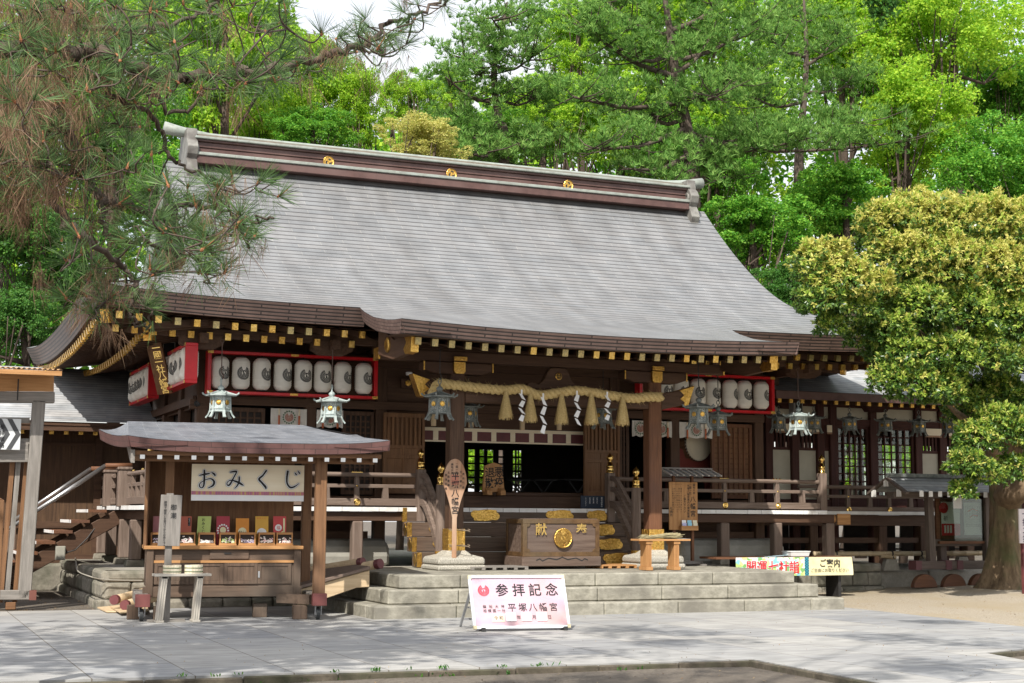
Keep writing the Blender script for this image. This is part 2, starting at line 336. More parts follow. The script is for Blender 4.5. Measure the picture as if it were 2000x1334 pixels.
K.build('kerb',surf('dark_kerb_stone',(.06,.05,.036),(.125,.105,.078),9,rough=.95,bump=.7,c3=(.06,.06,.035),big=.8),kind='structure',bev=.012)
# ================================================================== PODIUM AND STEPS
BOARD_Y=24.42
st=thing('stone_steps','three broad pale stone steps leading up from the paved court to the offertory chest','steps',(10.5,20.65,0))
rr=random.Random(5)
for i,(x0,x1,y0,z0,z1) in enumerate([(6.54,14.53,20.65,-.05,.182),(6.84,14.23,20.94,.186,.393),(7.11,13.96,21.23,.397,.596)]):
    b=M(); x=x0; yb=24.6
    while x<x1-.05:
        wdt=min(rr.uniform(.95,1.45),x1-x)
        if x1-x-wdt<.35: wdt=x1-x
        b.box(x+.004,x+wdt-.004,y0+rr.uniform(0,.008),y0+.42,z0,z1+rr.uniform(-.003,.002)); x+=wdt
    y=y0+.424
    while y<yb-.05:
        wdt=min(rr.uniform(.8,1.2),yb-y); b.box(x0+rr.uniform(0,.006),x0+.4,y,y+wdt-.007,z0,z1+rr.uniform(-.003,.001)); b.box(x1-.4,x1-rr.uniform(0,.006),y,y+wdt-.007,z0,z1+rr.uniform(-.003,.001)); y+=wdt
    b.box(x0+.404,x1-.404,y0+.424,yb,z0,z1-.004)
    b.build('step',STONE2,st,bev=.018)
    b=M(); b.box(x0+.02,x1-.02,y0+.03,y0+.40,z0,z1-.02); b.build('joint_fill',surf('mossy_joint_%d'%i,(.05,.055,.03),(.10,.105,.06),12,rough=.95),st)
pod=thing('stone_podium','low podium of cushion-faced stone blocks carrying the whole shrine hall','podium',(10.6,29,0))
b=M(); b.box(3.55,18.3,25.32,36.5,-.1,.572); b.box(3.56,7.1,24.68,25.318,-.1,.571); b.box(7.104,13.97,24.604,25.318,-.1,.571); b.box(13.974,18.3,25.12,25.318,-.1,.5715); b.build('core',STONE,pod)
def course(mb,a,b,out,z0,z1,wmin,wmax,puff,seed):
    r=random.Random(seed); a,b=Vector(a),Vector(b); d=(b-a).normalized(); Lt=(b-a).length; s=0; out=Vector(out)
    while s<Lt-.02:
        w_=min(r.uniform(wmin,wmax),Lt-s)
        if Lt-s-w_<.18: w_=Lt-s
        p0=a+d*(s+.004); p1=a+d*(s+w_-.004); o=puff*r.uniform(.6,1.1); q=.035
        vs=[p0+EZ*z0,p1+EZ*z0,p1+EZ*z1,p0+EZ*z1]; mid=[p0+d*q+EZ*(z0+q)+out*o,p1-d*q+EZ*(z0+q)+out*o,p1-d*q+EZ*(z1-q)+out*o,p0+d*q+EZ*(z1-q)+out*o]
        bk=[p-out*.25 for p in vs]
        mb.add(vs+mid+bk,[(4,5,6,7),(0,1,5,4),(1,2,6,5),(2,3,7,6),(3,0,4,7),(1,0,8,9),(2,1,9,10),(3,2,10,11),(0,3,11,8)]); s+=w_
for k,(a,b_,out) in enumerate([((3.31,24.42,0),(7.1,24.42,0),(0,-1,0)),((14.0,24.85,0),(18.5,25.05,0),(0,-1,0)),((3.31,36.4,0),(3.31,24.42,0),(-1,0,0)),((18.5,25.05,0),(18.5,36,0),(1,0,0))]):
    cap=M(); blk=M(); foot=M()
    course(cap,a,b_,out,.40,.575,.9,1.5,.05,k+1); course(blk,a,b_,out,.13,.396,.3,.55,.05,k+11)
    o=Vector(out)*.06; course(foot,Vector(a)+o,Vector(b_)+o,out,-.1,.126,.35,.6,.05,k+21)
    cap.build('coping',PODS,pod,bev=.02); blk.build('wall_block',PODS,pod,bev=.02); foot.build('footing',PODS,pod,bev=.02)
# ================================================================== SHRINE HALL
XC=10.533; XL,XR,YF,YB,YR=2.73,18.336,23.25,33.55,28.4
HALL=thing('shrine_hall','main timber worship hall with sweeping grey copper roof and gilt rafter ends','shrine hall',(XC,28.4,.57))
AA,BB=.30,.0705
def lift(X): return .16*min(1,abs(X-XC)/7.8)**5
def ez(q): return 4.705+.275*abs(q)**2.2
def zm(X,s): return 4.82+AA*s+BB*s*s+lift(X)*max(0,1-s/2.2)**2
VX=(4.66,16.40)
def xb(s,side):
    e=s if s<1.6 else 1.6+.34*(1-math.exp(-(s-1.6)/.34))
    return XL+e if side<0 else XR-e
SR=5.05
def front(u,v):
    s=v*SR; X=xb(s,-1)+(xb(s,1)-xb(s,-1))*u; return (X,YF+s,zm(X,s))
def slen(s): return s*(1.03+.045*s)
r=M(); r.sheet(front,72,56,0,lambda u,v:(xb(v*SR,-1)+(xb(v*SR,1)-xb(v*SR,-1))*u,slen(v*SR)))
r.sheet(lambda u,v:(front(u,v)[0],YR*2-front(u,v)[1],front(u,v)[2]),30,16,0,lambda u,v:(u*15,slen(v*SR)),flip=True)
for sgn,X0 in ((1,XL),(-1,XR)):     # hipped sides under the gables
    def side(u,v,sgn=sgn,X0=X0):
        s=v*2.6; y=YF+s+(YB-YF-2*s)*u
        return (X0+sgn*s,y,4.82+AA*s+BB*s*s+(ez(2*u-1)-4.82)*max(0,1-s/2.2)**2)
    r.sheet(side,30,10,0,lambda u,v:(u*10,v*2.7),flip=(sgn>0))
KX0,KX1=7.04,14.03; SK=2.15
def zk(u,s):   # s: 0 at the main eave, SK at the porch eave
    e=abs(2*u-1)**6; X=KX0+(KX1-KX0)*u; zf=4.305+.088*(2*u-1)**2; gs=float(np.interp(s,(0,.2,.75,1.41,1.79,2.15),(0,.2,.57,.84,.945,1)))
    return 4.82+lift(X)-(4.82+lift(X)-zf)*(e*gs+(1-e)*(s/SK)**.92)
r.sheet(lambda u,v:(KX0+(KX1-KX0)*u,YF-SK*(1-v),zk(u,SK*(1-v))),40,16,0,lambda u,v:(KX0+(KX1-KX0)*u,-1.04*SK*(1-v)))
r.build('roof',ROOF,HALL,smooth=True)
# eave edges: stacked copper layers, thick, with undersides
e=M()
def edge(mb,pts,inn,t,inset,m=0,soff=.8):
    b=len(mb.v); n=len(pts); acc=0; mb.uv=mb.uv if mb.uv is not None else [(0,0)]*b
    for i,p in enumerate(pts):
        p=Vector(p); iv=Vector(inn[i] if isinstance(inn,list) else inn)
        if i: acc+=(p-Vector(pts[i-1])).length
        for k,(q,vv) in enumerate([(p-EZ*.004,0),(p+iv*inset-EZ*t,t),(p+iv*soff-EZ*(t-.04),t+soff)]): mb.v.append(tuple(q)); mb.uv.append((acc,vv))
    for i in range(n-1):
        a=b+3*i; mb.f+=[(a,a+1,a+4,a+3),(a+1,a+2,a+5,a+4)]; mb.m+=[m,m+1]
def fr(X): return (X,YF-.004,4.82+lift(X))
L1=[fr(XL+(KX0+.1-XL)*i/14) for i in range(15)]; L2=[fr(KX1-.1+(XR-KX1+.1)*i/14) for i in range(15)]
edge(e,L1,EY,.30,.10); edge(e,L2,EY,.30,.10)
for X0,iv in ((XL,EX),(XR,-EX)):
    mm_=0
    edge(e,[(X0,YF+(YB-YF)*i/24,ez(2*i/24-1)) for i in range(25)],iv,.33,.16,mm_)
edge(e,[(KX0+(KX1-KX0)*i/30,YF-SK-.003,zk(i/30,SK)) for i in range(31)],EY,.225,.06)
e.build('eave_edge',[FASC,DK['x']],HALL)
for u,X,iv in ((0,KX0,EX),(1,KX1,-EX)):
    e=M(); edge(e,[(X+(-.003 if u==0 else .003),YF-SK*i/12,zk(u,SK*i/12)) for i in range(13)],iv,.225,.06)
    e.build('porch_side_edge',[FASCT,DK['x']],HALL)
# soffits
s_=M()
def under(X,Y,z):
    d=min(X-XL,XR-X,Y-YF,YB-Y); return (X,Y,min(z,4.82+AA*d+BB*d*d-.26))
s_.sheet(lambda u,v:under(XL+.3+(XR-XL-.6)*u,YF+.25+2.6*v,4.5+.22*v*2.6+lift(XL+(XR-XL)*u)*(1-v)),24,6,0)
for X0,sg in ((XL,1),(XR,-1)): s_.sheet(lambda u,v:under(X0+sg*(.25+2.4*v),YF+.3+(YB-YF-.6)*u,ez(2*u-1)-.32+.22*v*2.4*1.0+.1*v),24,6,0)
s_.sheet(lambda u,v:(KX0+.3+(KX1-KX0-.6)*u,YF-SK+.3+(SK+.6)*v,zk(u,SK*(1-v))-.3 if v<1 else 4.56),20,6,0)
s_.build('soffit',DK['x'],HALL)
# ridge
R=M(); rx0,rx1=5.22,15.86; rz=8.24
R.box(rx0,rx1,YR-.40,YR+.40,rz-.16,rz-.01,0); R.box(rx0,rx1,YR-.43,YR+.43,rz-.006,rz+.055,1)
R.box(rx0,rx1,YR-.26,YR+.26,rz+.058,rz+.17,0); R.box(rx0,rx1,YR-.28,YR+.28,rz+.173,rz+.28,0); R.box(rx0,rx1,YR-.33,YR+.33,rz+.283,rz+.325,0)
R.box(rx0-.04,rx1+.04,YR-.38,YR+.38,rz+.328,rz+.375,1)
R.build('ridge_beam',[COPB,COPG],HALL,bev=.01)
R=M(); tz=rz+.44; pts=[]
for i in range(41):
    X=4.64+(16.40-4.64)*i/40; d=max(0,abs(X-XC)-4.9); pts.append((X,YR,tz+.085*d*d))
R.tube([(p[0],p[1],p[2]+.03) for p in pts],[.062+.06*max(0,abs(p[0]-XC)-5)/.9 for p in pts],10); R.build('ridge_cap',COPG,HALL,smooth=True)
R=M(); R.box(rx0,rx1,YR-.17,YR+.17,rz+.377,rz+.46,0); R.build('ridge_course',surf('ridge_copper_tan',(.15,.125,.1),(.23,.2,.16),6,rough=.5,c3=(.2,.21,.18)),HALL)
for px_,py_ in ((642,316),(882,340),(1110,362)):
    p=at(px_,py_,Y=YR-.34); d=M(); d.lathe((p.x,YR-.332,p.z),[(.0,.0),(.11,0),(.115,.015),(.1,.03),(.085,.022),(0,.022)],24,0,(0,-1,0))
    for k in range(3):
        a=k*2.094+.4
        d.add([(p.x+.07*math.cos(a+t)*q,YR-.361,p.z+.07*math.sin(a+t)*q) for t,q in ((0,.3),(.5,.9),(1.2,1.05),(1.7,.8),(1.2,.6),(.6,.45))],[tuple(range(6))],1)
    d.build('ridge_crest',[GOLD,BLACK],HALL,label='round gilt crest with three commas on the ridge')
ORN=surf('ornament_bronze',(.14,.13,.12),(.25,.245,.22),7,rough=.5,bump=.2,c3=(.11,.1,.09),big=1.2)
def scroll(sx,X):
    pr=[(-.28,.52),(.28,.52),(.31,.3),(.36,.27),(.44,.14),(.4,.0),(.33,-.06),(.40,-.14),(.46,-.26),(.40,-.36),(.46,-.42),(.53,-.50),(.5,-.62),(.40,-.66),(.3,-.5),(.0,-.2)]
    pr=pr+[(-x,z) for x,z in reversed(pr[2:-1])]
    m=M(); m.prism([(X,YR+x*1.12,rz+(z*1.25 if z<0 else z)) for x,z in pr],(sx*.2,0,0))
    for y in (-.30,.30): m.lathe((X,YR+y,rz+.12),[(.11,0),(.11,-.03*sx),(.05,-.03*sx),(.05,-.01*sx),(0,-.01*sx)],14,0,(1,0,0))
    m.build('ridge_end_ornament',ORN,HALL,bev=.02)
scroll(1,15.86); scroll(-1,5.22)
# gables and verge boards
for sg,X in ((1,5.35),(-1,15.7)):
    pg=[(X,YF+ss,zm(XC,ss)-.3) for ss in (2.2,2.9,3.6,4.3,5.0)]; pg=pg+[(X,YR*2-y,z) for X,y,z in reversed(pg)]; gb=M(); gb.prism(pg,(sg*.1,0,0),0)
    for q in (0,1):
        vX=4.68 if sg>0 else 16.38; pv=[]
        for i in range(13):
            s=1.85+(SR-1.85)*i/12; y=YF+s if q==0 else YB-s; pv.append((vX,y,zm(XC,s)))
        for i in range(12):
            a,c=pv[i],pv[i+1]
            gb.add([(a[0],a[1],a[2]-.02),(c[0],c[1],c[2]-.02),(c[0]+sg*.06,c[1],c[2]-.34),(a[0]+sg*.06,a[1],a[2]-.34),(a[0]+sg*.7,a[1],a[2]-.3),(c[0]+sg*.7,c[1],c[2]-.3)],[(0,1,2,3),(3,2,5,4)],1)
    gb.build('gable',[DK['z'],COPG],HALL)
pass
# rafters with gilt caps
def rafter(p,q,w,h,cap=True,capm=GOLD):
    m=M(); m.beam(p,q,w,h); o=m.build('rafter',DK['y'],HALL)
    if cap:
        d=(Vector(p)-Vector(q)).normalized(); c=M(); c.beam(Vector(p)+d*.006,Vector(p)-d*.07,w+.012,h+.012); c.build('rafter_cap',capm,o)
nraf=0
GOLD3=surf('bright_gilt',(.75,.48,.1),(1,.7,.25),22,rough=.28,metal=1,bump=.5,detail=3)
DUL=surf('tarnished_gilt',(.32,.27,.15),(.6,.47,.2),30,rough=.4,metal=1,bump=.4,detail=3)
x=3.25
while x<18.0:
    if x<7.2 or x>13.75:
        rafter((x,YF+.2,4.40+lift(x)),(x,YF+2.45,4.80),.085,.10,capm=rr.choice((GOLD,GOLD3,DUL,GOLD))); rafter((x+.06,YF+1.0,4.33+lift(x)*.6),(x+.06,YF+2.45,4.56),.085,.10,capm=rr.choice((GOLD,GOLD,GOLD3))); nraf+=2
    x+=.30
x=7.38
while x<13.8:
    u=(x-KX0)/(KX1-KX0); rafter((x,YF-SK+.22,zk(u,SK)-.285),(x,YF-.1,4.42),.085,.10,capm=rr.choice((GOLD,GOLD3,DUL,DUL))); x+=.272; nraf+=1
y=YF+.6; y_=M(); yc=M()
while y<YB-.3:
    zz=ez(2*(y-YF)/(YB-YF)-1)-.42
    if nraf<100: rafter((XL+.22,y,zz),(XL+2.3,y,4.8),.085,.10); nraf+=1
    else:
        y_.beam((XL+.22,y,zz),(XL+2.3,y,4.8),.085,.10); yc.beam((XL+.215,y,zz-.001),(XL+.28,y,zz+.012),.097,.112)
    y_.beam((XL+1.0,y,zz-.08),(XL+2.3,y,4.55),.085,.10); yc.beam((XL+.994,y,zz-.081),(XL+1.06,y,zz-.068),.097,.112); y+=.262
o=y_.build('side_rafters',DK['x'],HALL); o['kind']='stuff'; yc.build('side_rafter_caps',GOLD,o)
# corner rafters with large gilt ends
for X0,sg in ((XL,1),(XR,-1)):
    m=M(); m.beam((X0+sg*.32,YF+.32,4.5),(X0+sg*2.3,YF+2.3,4.75),.15,.2); m.beam((X0+sg*1.1,YF+1.1,4.33),(X0+sg*2.3,YF+2.3,4.6),.14,.17); o=m.build('corner_rafter',DK['x'],HALL)
    c=M(); d=Vector((sg*-.707,-.707,-.05)); c.beam(Vector((X0+sg*.32,YF+.32,4.497))+d*.01,Vector((X0+sg*.38,YF+.38,4.505)),.165,.215); c.beam(Vector((X0+sg*1.1,YF+1.1,4.327))+d*.01,Vector((X0+sg*1.16,YF+1.16,4.335)),.155,.185); c.build('rafter_cap',GOLD,o)
# porch: pillars, rainbow beam, brackets
for X in (8.694,12.372):
    m=M(); m.box(X-.125,X+.125,23.075,23.325,.80,3.98); o=m.build('porch_pillar',PW['z'] if X>10 else DK['z'],HALL,bev=.02)
    s=M(); s.box(X-.143,X+.143,23.057,23.343,.86,1.24,0)
    for i in range(5):
        for (a,bx,c,d) in ((X-.147+i*.059,X-.147+i*.059+.05,23.05,23.056),(X-.15,X-.144,23.057+i*.058,23.057+i*.058+.05)): s.box(a,bx,c,d,.85,1.255,0); s.box((a+bx)/2-.007,(a+bx)/2+.007,c-.004,d,1.05,1.2,0)
    s.build('gilt_shoe',GOLD,o,bev=.004)
    s=M(); s.box(X-.42,X+.42,22.78,23.62,.585,.675); s.lathe((X,23.2,.675),[(.56,0),(.57,.05),(.56,.12),(.44,.14),(.33,.165),(.26,.21),(.24,.235)],4,0,ph=math.pi/4); s.build('base_stone',GRAN,o,bev=.03)
m=M(); m.box(8.82,12.245,23.08,23.32,3.33,3.60); 
for X,sg in ((8.569,-1),(12.497,1)): m.prism([(X,23.1,3.32),(X+sg*.52,23.1,3.44),(X+sg*.62,23.1,3.72),(X,23.1,3.62)],(0,.2,0))
o=m.build('tie_beam',DK['x'],HALL,bev=.015)
for X,sg in ((8.569,-1),(12.497,1)):
    g_=M(); g_.prism([(X+sg*.42,23.085,3.395),(X+sg*.53,23.085,3.41),(X+sg*.66,23.085,3.77),(X+sg*.36,23.085,3.68),(X+sg*.45,23.085,3.6),(X+sg*.37,23.085,3.53),(X+sg*.46,23.085,3.47)],(0,.23,0)); g_.build('gilt_nosing',GOLD,o,bev=.006)
for X in (8.694,12.372):
    m=M(); m.prism([(X-.6,23.06,3.85),(X-.6,23.06,3.98),(X+.6,23.06,3.98),(X+.6,23.06,3.85),(X+.42,23.06,3.79),(X-.42,23.06,3.79)],(0,.28,0)); o=m.build('bracket_arm',DK['x'],HALL,bev=.01)
    g_=M(); g_.prism([(X-.10,23.0,3.83),(X-.07,23.0,3.79),(X+.07,23.0,3.79),(X+.10,23.0,3.83),(X+.10,23.0,3.985),(X-.10,23.0,3.985)],(0,.06,0))
    for sg in (-1,1): g_.box(X+sg*.605-.012,X+sg*.605+.012,23.04,23.06,3.83,3.985)
    g_.box(X-.115,X+.115,22.96,23.0,4.0,4.07); g_.build('gilt_plate',GOLD,o,bev=.004)
m=M(); m.box(7.33,13.74,23.09,23.31,3.99,4.16); o=m.build('porch_purlin',DK['x'],HALL,bev=.01)
g_=M(); g_.box(7.31,7.34,23.07,23.33,3.98,4.17); g_.box(13.73,13.76,23.07,23.33,3.98,4.17); g_.build('gilt_nosing',GOLD,o)
for sg,X in ((-1,7.3),(1,13.77)):   # porch barge ends with large gilt noses
    m=M(); m.prism([(X,YF-.2,4.05),(X,YF-.2,4.5),(X,YF-1.0,4.2),(X,21.55,4.2),(X,21.42,4.13),(X,21.45,3.94),(X,22.3,3.9)],(-sg*.1,0,0)); o=m.build('barge_board',DK['y'],HALL)
    g_=M(); g_.prism([(X+sg*.012,21.4,3.93),(X+sg*.012,21.37,4.16),(X+sg*.012,21.72,4.2),(X+sg*.012,21.62,4.1),(X+sg*.012,21.75,4.0),(X+sg*.012,21.66,3.92)],(-sg*.125,0,0)); g_.lathe((X-.001*sg,22.55,4.15),[(.12,0),(.12,.02),(.09,.035),(0,.035)],18,0,(sg,0,0)); g_.build('gilt_nose',GOLD,o)
m=M(); kp=[(-.62,3.605),(-.56,3.70),(-.48,3.72),(-.36,3.69),(-.27,3.76),(-.2,3.9),(-.15,3.97),(0,3.985)]; kp=kp+[(-x,z) for x,z in reversed(kp[:-1])]
m.prism([(XC+x,23.13,z) for x,z in kp],(0,.12,0)); o=m.build('frog_leg_strut',DK['x'],HALL,bev=.012)
g_=M(); g_.lathe((XC,23.125,3.83),[(.06,0),(.06,.015),(.04,.022),(0,.022)],18,0,(0,-1,0)); crest(g_,lambda x,y:Vector((XC+x,23.10,3.83+y)),.05,1); g_.build('gilt_crest',[GOLD,INK],o)
# walls
WY=25.73
for X in (5.0,6.9,8.2,12.87,14.17,16.067):
    m=M(); m.box(X-.1,X+.1,WY-.1,WY+.1,.7,4.6); m.build('column',DK['z'],HALL,bev=.012)
    m=M(); m.box(X-.17,X+.17,WY-.17,WY+.17,.573,.7); m.build('column_stone',PODS,HALL,bev=.02)
for Y in (27.3,29.0,30.8,32.0):
    for X in (5.0,16.067):
        m=M(); m.box(X-.1,X+.1,Y-.1,Y+.1,.6,4.7); m.build('column',DK['z'],HALL,bev=.012)
m=M(); m.box(4.93,16.14,WY-.03,WY+.03,3.42,5.2); m.box(4.97,5.03,WY,32.1,3.3,5.2); m.box(16.03,16.1,WY,32.1,3.3,5.2); m.box(4.97,16.1,32.05,32.1,3.1,5.2)
m.box(4.9,16.16,WY-.13,WY-.03,3.34,3.48); m.box(4.6,16.5,WY-.16,WY-.04,4.1,4.3); m.box(4.8,4.96,WY-.1,32,4.1,4.3); m.box(4.85,4.96,WY,32,3.34,3.48)
for X in (5.0,16.067):
    m.box(X-.04,X+.04,WY,32,.6,1.6)
m.build('wall',DK['x'],HALL)
for X in (4.7,6.9,8.0,13.0,14.2,16.3):  # bracket blocks under the eave purlin
    m=M(); m.prism([(X-.35,24.3,4.22),(X-.35,24.3,4.36),(X+.35,24.3,4.36),(X+.35,24.3,4.22),(X+.2,24.3,4.14),(X-.2,24.3,4.14)],(0,.2,0)); m.beam((X,24.1,4.3),(X,WY,4.3),.14,.16); m.build('eave_bracket',DK['y'],HALL)
m=M(); m.box(3.6,17.5,24.32,24.5,4.34,4.47); m.build('eave_purlin',DK['x'],HALL)
# floor, threshold, interior
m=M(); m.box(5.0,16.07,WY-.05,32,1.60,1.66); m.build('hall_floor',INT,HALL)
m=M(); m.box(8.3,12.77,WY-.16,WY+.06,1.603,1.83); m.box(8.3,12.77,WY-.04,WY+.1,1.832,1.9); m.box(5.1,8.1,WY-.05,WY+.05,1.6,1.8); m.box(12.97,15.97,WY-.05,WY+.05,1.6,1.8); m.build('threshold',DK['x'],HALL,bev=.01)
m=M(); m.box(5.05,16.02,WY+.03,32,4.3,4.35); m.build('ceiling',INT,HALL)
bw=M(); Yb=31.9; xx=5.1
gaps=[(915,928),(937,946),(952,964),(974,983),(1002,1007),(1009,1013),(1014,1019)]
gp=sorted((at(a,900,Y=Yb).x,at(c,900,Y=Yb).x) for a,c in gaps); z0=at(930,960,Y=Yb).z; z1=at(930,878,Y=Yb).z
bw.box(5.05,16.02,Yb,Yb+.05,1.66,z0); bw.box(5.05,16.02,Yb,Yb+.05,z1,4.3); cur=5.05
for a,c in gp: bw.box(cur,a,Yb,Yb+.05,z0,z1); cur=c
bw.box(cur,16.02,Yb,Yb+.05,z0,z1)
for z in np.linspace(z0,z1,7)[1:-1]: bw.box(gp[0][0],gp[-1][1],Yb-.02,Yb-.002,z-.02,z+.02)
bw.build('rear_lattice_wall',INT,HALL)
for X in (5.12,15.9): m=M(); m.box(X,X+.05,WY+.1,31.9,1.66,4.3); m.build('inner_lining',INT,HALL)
# hall front fittings
def lattice(x0,x1,z0,z1,y,nx,nz,mt,name='lattice_screen',back=True,t=.03):
    o=M(); o.box(x0,x0+.06,y-.03,y+.03,z0,z1); o.box(x1-.06,x1,y-.03,y+.03,z0,z1); o.box(x0+.06,x1-.06,y-.03,y+.03,z0,z0+.07); o.box(x0+.06,x1-.06,y-.03,y+.03,z1-.07,z1)
    for i in range(1,nx): X=x0+.06+(x1-x0-.12)*i/nx; o.box(X-t/2,X+t/2,y-.02,y+.0,z0+.07,z1-.07)
    for i in range(1,nz): Z=z0+.07+(z1-z0-.14)*i/nz; o.box(x0+.06,x1-.06,y+.001,y+.018,Z-t/2,Z+t/2)
    ob=o.build(name,mt,HALL)
    if back: q=M(); q.box(x0+.05,x1-.05,y+.02,y+.03,z0+.05,z1-.05); q.build('backing',SW['z'] if mt is PW['z'] else INT,ob)
    return ob
lattice(15.02,15.94,1.83,3.30,WY,7,13,PW['z']); lattice(5.12,6.1,1.83,3.30,WY,7,13,DK['z']); lattice(7.5,8.08,1.83,3.3,WY,5,13,DK['z'])
lattice(6.2,6.8,1.83,2.25,WY,4,4,DK['z']); lattice(12.99,13.2,1.83,3.3,WY,2,12,DK['z'])
def door(x0,x1,z0,z1,y,slats):
    o=M(); f=.05; o.box(x0,x0+f,y-.03,y+.03,z0,z1); o.box(x1-f,x1,y-.03,y+.03,z0,z1)
    for a,b_ in ((z0,z0+.08),(z0+.62,z0+.68),(z0+.8,z0+.86),(z1-.08,z1)): o.box(x0+f,x1-f,y-.028,y+.028,a,b_)
    o.box(x0+f,x1-f,y-.004,y+.01,z0,z0+.86); o.box((x0+x1)/2-.025,(x0+x1)/2+.025,y-.024,y-.0045,z0+.08,z0+.8)
    for i in range(slats): X=x0+f+(x1-x0-2*f)*(i+.5)/slats; o.box(X-.022,X+.022,y-.02,y+.02,z0+.86,z1-.08)
    o.box(x0+f,x1-f,y+.021,y+.026,z0+.86,z1-.08); return o.build('folding_door',SW['z'],HALL,bev=.004)
door(8.18,8.95,1.85,3.28,25.45,8); door(12.12,12.86,1.85,3.28,25.45,8)
m=M(); m.box(8.3,12.77,WY-.02,WY+.02,3.0,3.06,0); m.box(8.3,12.77,WY-.012,WY+.012,2.83,3.0,1); m.box(8.3,12.77,WY-.02,WY+.02,2.80,2.828,0); m.box(8.3,12.77,WY-.02,WY+.02,3.06,3.36,2)
for i in range(12): X=8.5+i*.38; m.box(X-.05,X+.05,WY-.024,WY-.021,2.83,3.05,0)
m.build('transom_blind',[CRM,PURP,DK['x']],HALL)
# veranda
VZ=1.605; VY=24.85; VX0,VX1=3.95,17.11
m=M(); x=VX0
while x<VX1-.01:
    wd=min(rr.uniform(.3,.36),VX1-x); m.box(x+.003,x+wd-.003,VY+.012,WY-.11,VZ-.075,VZ-.002,0); m.box(x+.004,x+wd-.004,VY,VY+.011,VZ-.072,VZ,1); x+=wd
m.box(VX0,4.9,WY-.1,32.5,VZ-.075,VZ-.001,0); m.box(16.17,VX1,WY-.1,32.5,VZ-.075,VZ-.001,0); m.box(VX0-.012,VX0-.001,VY+.002,32.5,VZ-.072,VZ,1)
m.build('veranda_floor',[RW['y'],WHITE],HALL)
m=M(); m.box(VX0+.1,17.32,VY+.07,VY+.24,VZ-.24,VZ-.078); m.box(VX0+.1,VX0+.26,VY+.25,32.4,VZ-.24,VZ-.078); o=m.build('veranda_beam',DK['x'],HALL,bev=.01)
m=M(); m.tube([(17.13,VY+.155,VZ-.16),(17.36,VY+.155,VZ-.16)],.085,10); m.box(17.36,17.66,VY+.02,VY+.05,VZ-.27,VZ-.06); m.build('beam_end',OR['x'],o)
vposts=[(at(p,1000,Y=VY+.15).x,VY+.15) for p in (697,1412,1515,1617)]+[(4.2,25.0),(5.9,25.0)]+[(4.05,y) for y in (26.3,27.6,29.2,30.6)]
for X,Y in vposts:
    m=M(); m.box(X-.095,X+.095,Y-.095,Y+.095,.68,VZ-.241); m.build('veranda_post',RW['z'],HALL,bev=.02)
    m=M(); m.lathe((X,Y,.572),[(.23,0),(.2,.1),(.19,.11)],4,0,ph=math.pi/4); m.build('post_stone',PODS,HALL,bev=.02)
# curved plaster plinth below the floor
for x0,x1 in ((4.6,8.3),(12.75,16.45)):
    m=M(); pts=[]
    prof=[(26.3,.573),(25.35,.573),(25.32,.75),(25.36,.92),(25.48,1.02),(25.62,1.05),(26.3,1.05)]
    m.prism([(x0,y,z) for y,z in prof],(x1-x0,0,0)); m.build('plaster_plinth',PLAS,HALL,bev=.06)
    m=M(); m.box(x0+.3,x1-.3,25.7,25.76,1.05,1.18); m.box(x0+.3,x1-.3,25.7,25.76,1.36,1.5); m.box(x0+.3,x1-.3,26.0,26.04,1.05,1.5); m.build('floor_skirt',DK['x'],HALL)
# railings
def finial(c,k=1.0,n=14):
    m=M(); m.lathe(c,[(.082*k,0),(.085*k,.015),(.075*k,.02),(.072*k,.1),(.08*k,.105),(.08*k,.125),(.062*k,.14),(.05*k,.19),(.03*k,.2),(.035*k,.215),(.068*k,.25),(.07*k,.28),(.05*k,.32),(.015*k,.35),(0,.38)],n); return m
def newel(X,Y,z0,z1,rad=.075,square=True,parent=None,base=False):
    m=M()
    if square: m.box(X-rad,X+rad,Y-rad,Y+rad,z0,z1)
    else: m.lathe((X,Y,z0),[(rad,0),(rad,z1-z0)],16)
    o=m.build('newel_post',RW['z'],HALL,bev=.012); f=finial((X,Y,z1+.001),.9); f.build('finial',GOLDS,o,smooth=True)
    if base: s=M(); s.lathe((X,Y,z0+.005),[(rad+.008,0),(rad+.008,.27)],16); s.build('gilt_shoe',GOLD,o)
def railrun(a,b,posts,struts,z=VZ):
    a,b=Vector(a),Vector(b); d=(b-a).normalized(); m=M()
    m.tube([a+EZ*(z+.555),b+EZ*(z+.555)],.04,10); m.beam(a+EZ*(z+.36),b+EZ*(z+.36),.05,.065); m.beam(a+EZ*(z+.085),b+EZ*(z+.085),.085,.125)
    o=m.build('railing',RW['x'],HALL,bev=.006)
    out=Vector((d.y,-d.x,0))
    for s in posts:
        m=M(); gm=M(); p=a+d*s; m.beam(p+EZ*(z+.15),p+EZ*(z+.50),.085,.075,w2=.065,up=out); m.lathe(p+EZ*(z+.495),[(.04,0),(.03,.01),(.045,.025),(.045,.035)],10)
        for q in (-.07,0,.07): gm.lathe(p+d*q+EZ*(z+.59),[(.012,0),(.018,.01),(.006,.03),(0,.035)],6)
        gm.beam(p-d*.1+EZ*(z+.594),p+d*.1+EZ*(z+.594),.03,.008)
        gm.lathe(p+EZ*(z+.36)+out*.024,[(.025,0),(.02,.012),(.008,.02),(0,.024)],10,0,out); gm.lathe(p+EZ*(z+.085)+out*.042,[(.06,0),(.06,.012),(.045,.02),(.03,.016),(.02,.024),(0,.024)],16,0,out)
        m.build('baluster',RW['z'],o); gm.build('gilt_mount',GOLDS,o)
    for s in struts: m=M(); p=a+d*s; m.beam(p+EZ*(z+.15),p+EZ*(z+.335),.11,.07,w2=.085,up=out); m.build('strut',RW['z'],o)
for X,Y in ((VX0+.09,VY+.1),(17.06,VY+.1)): newel(X,Y,VZ-.06,VZ+.73)
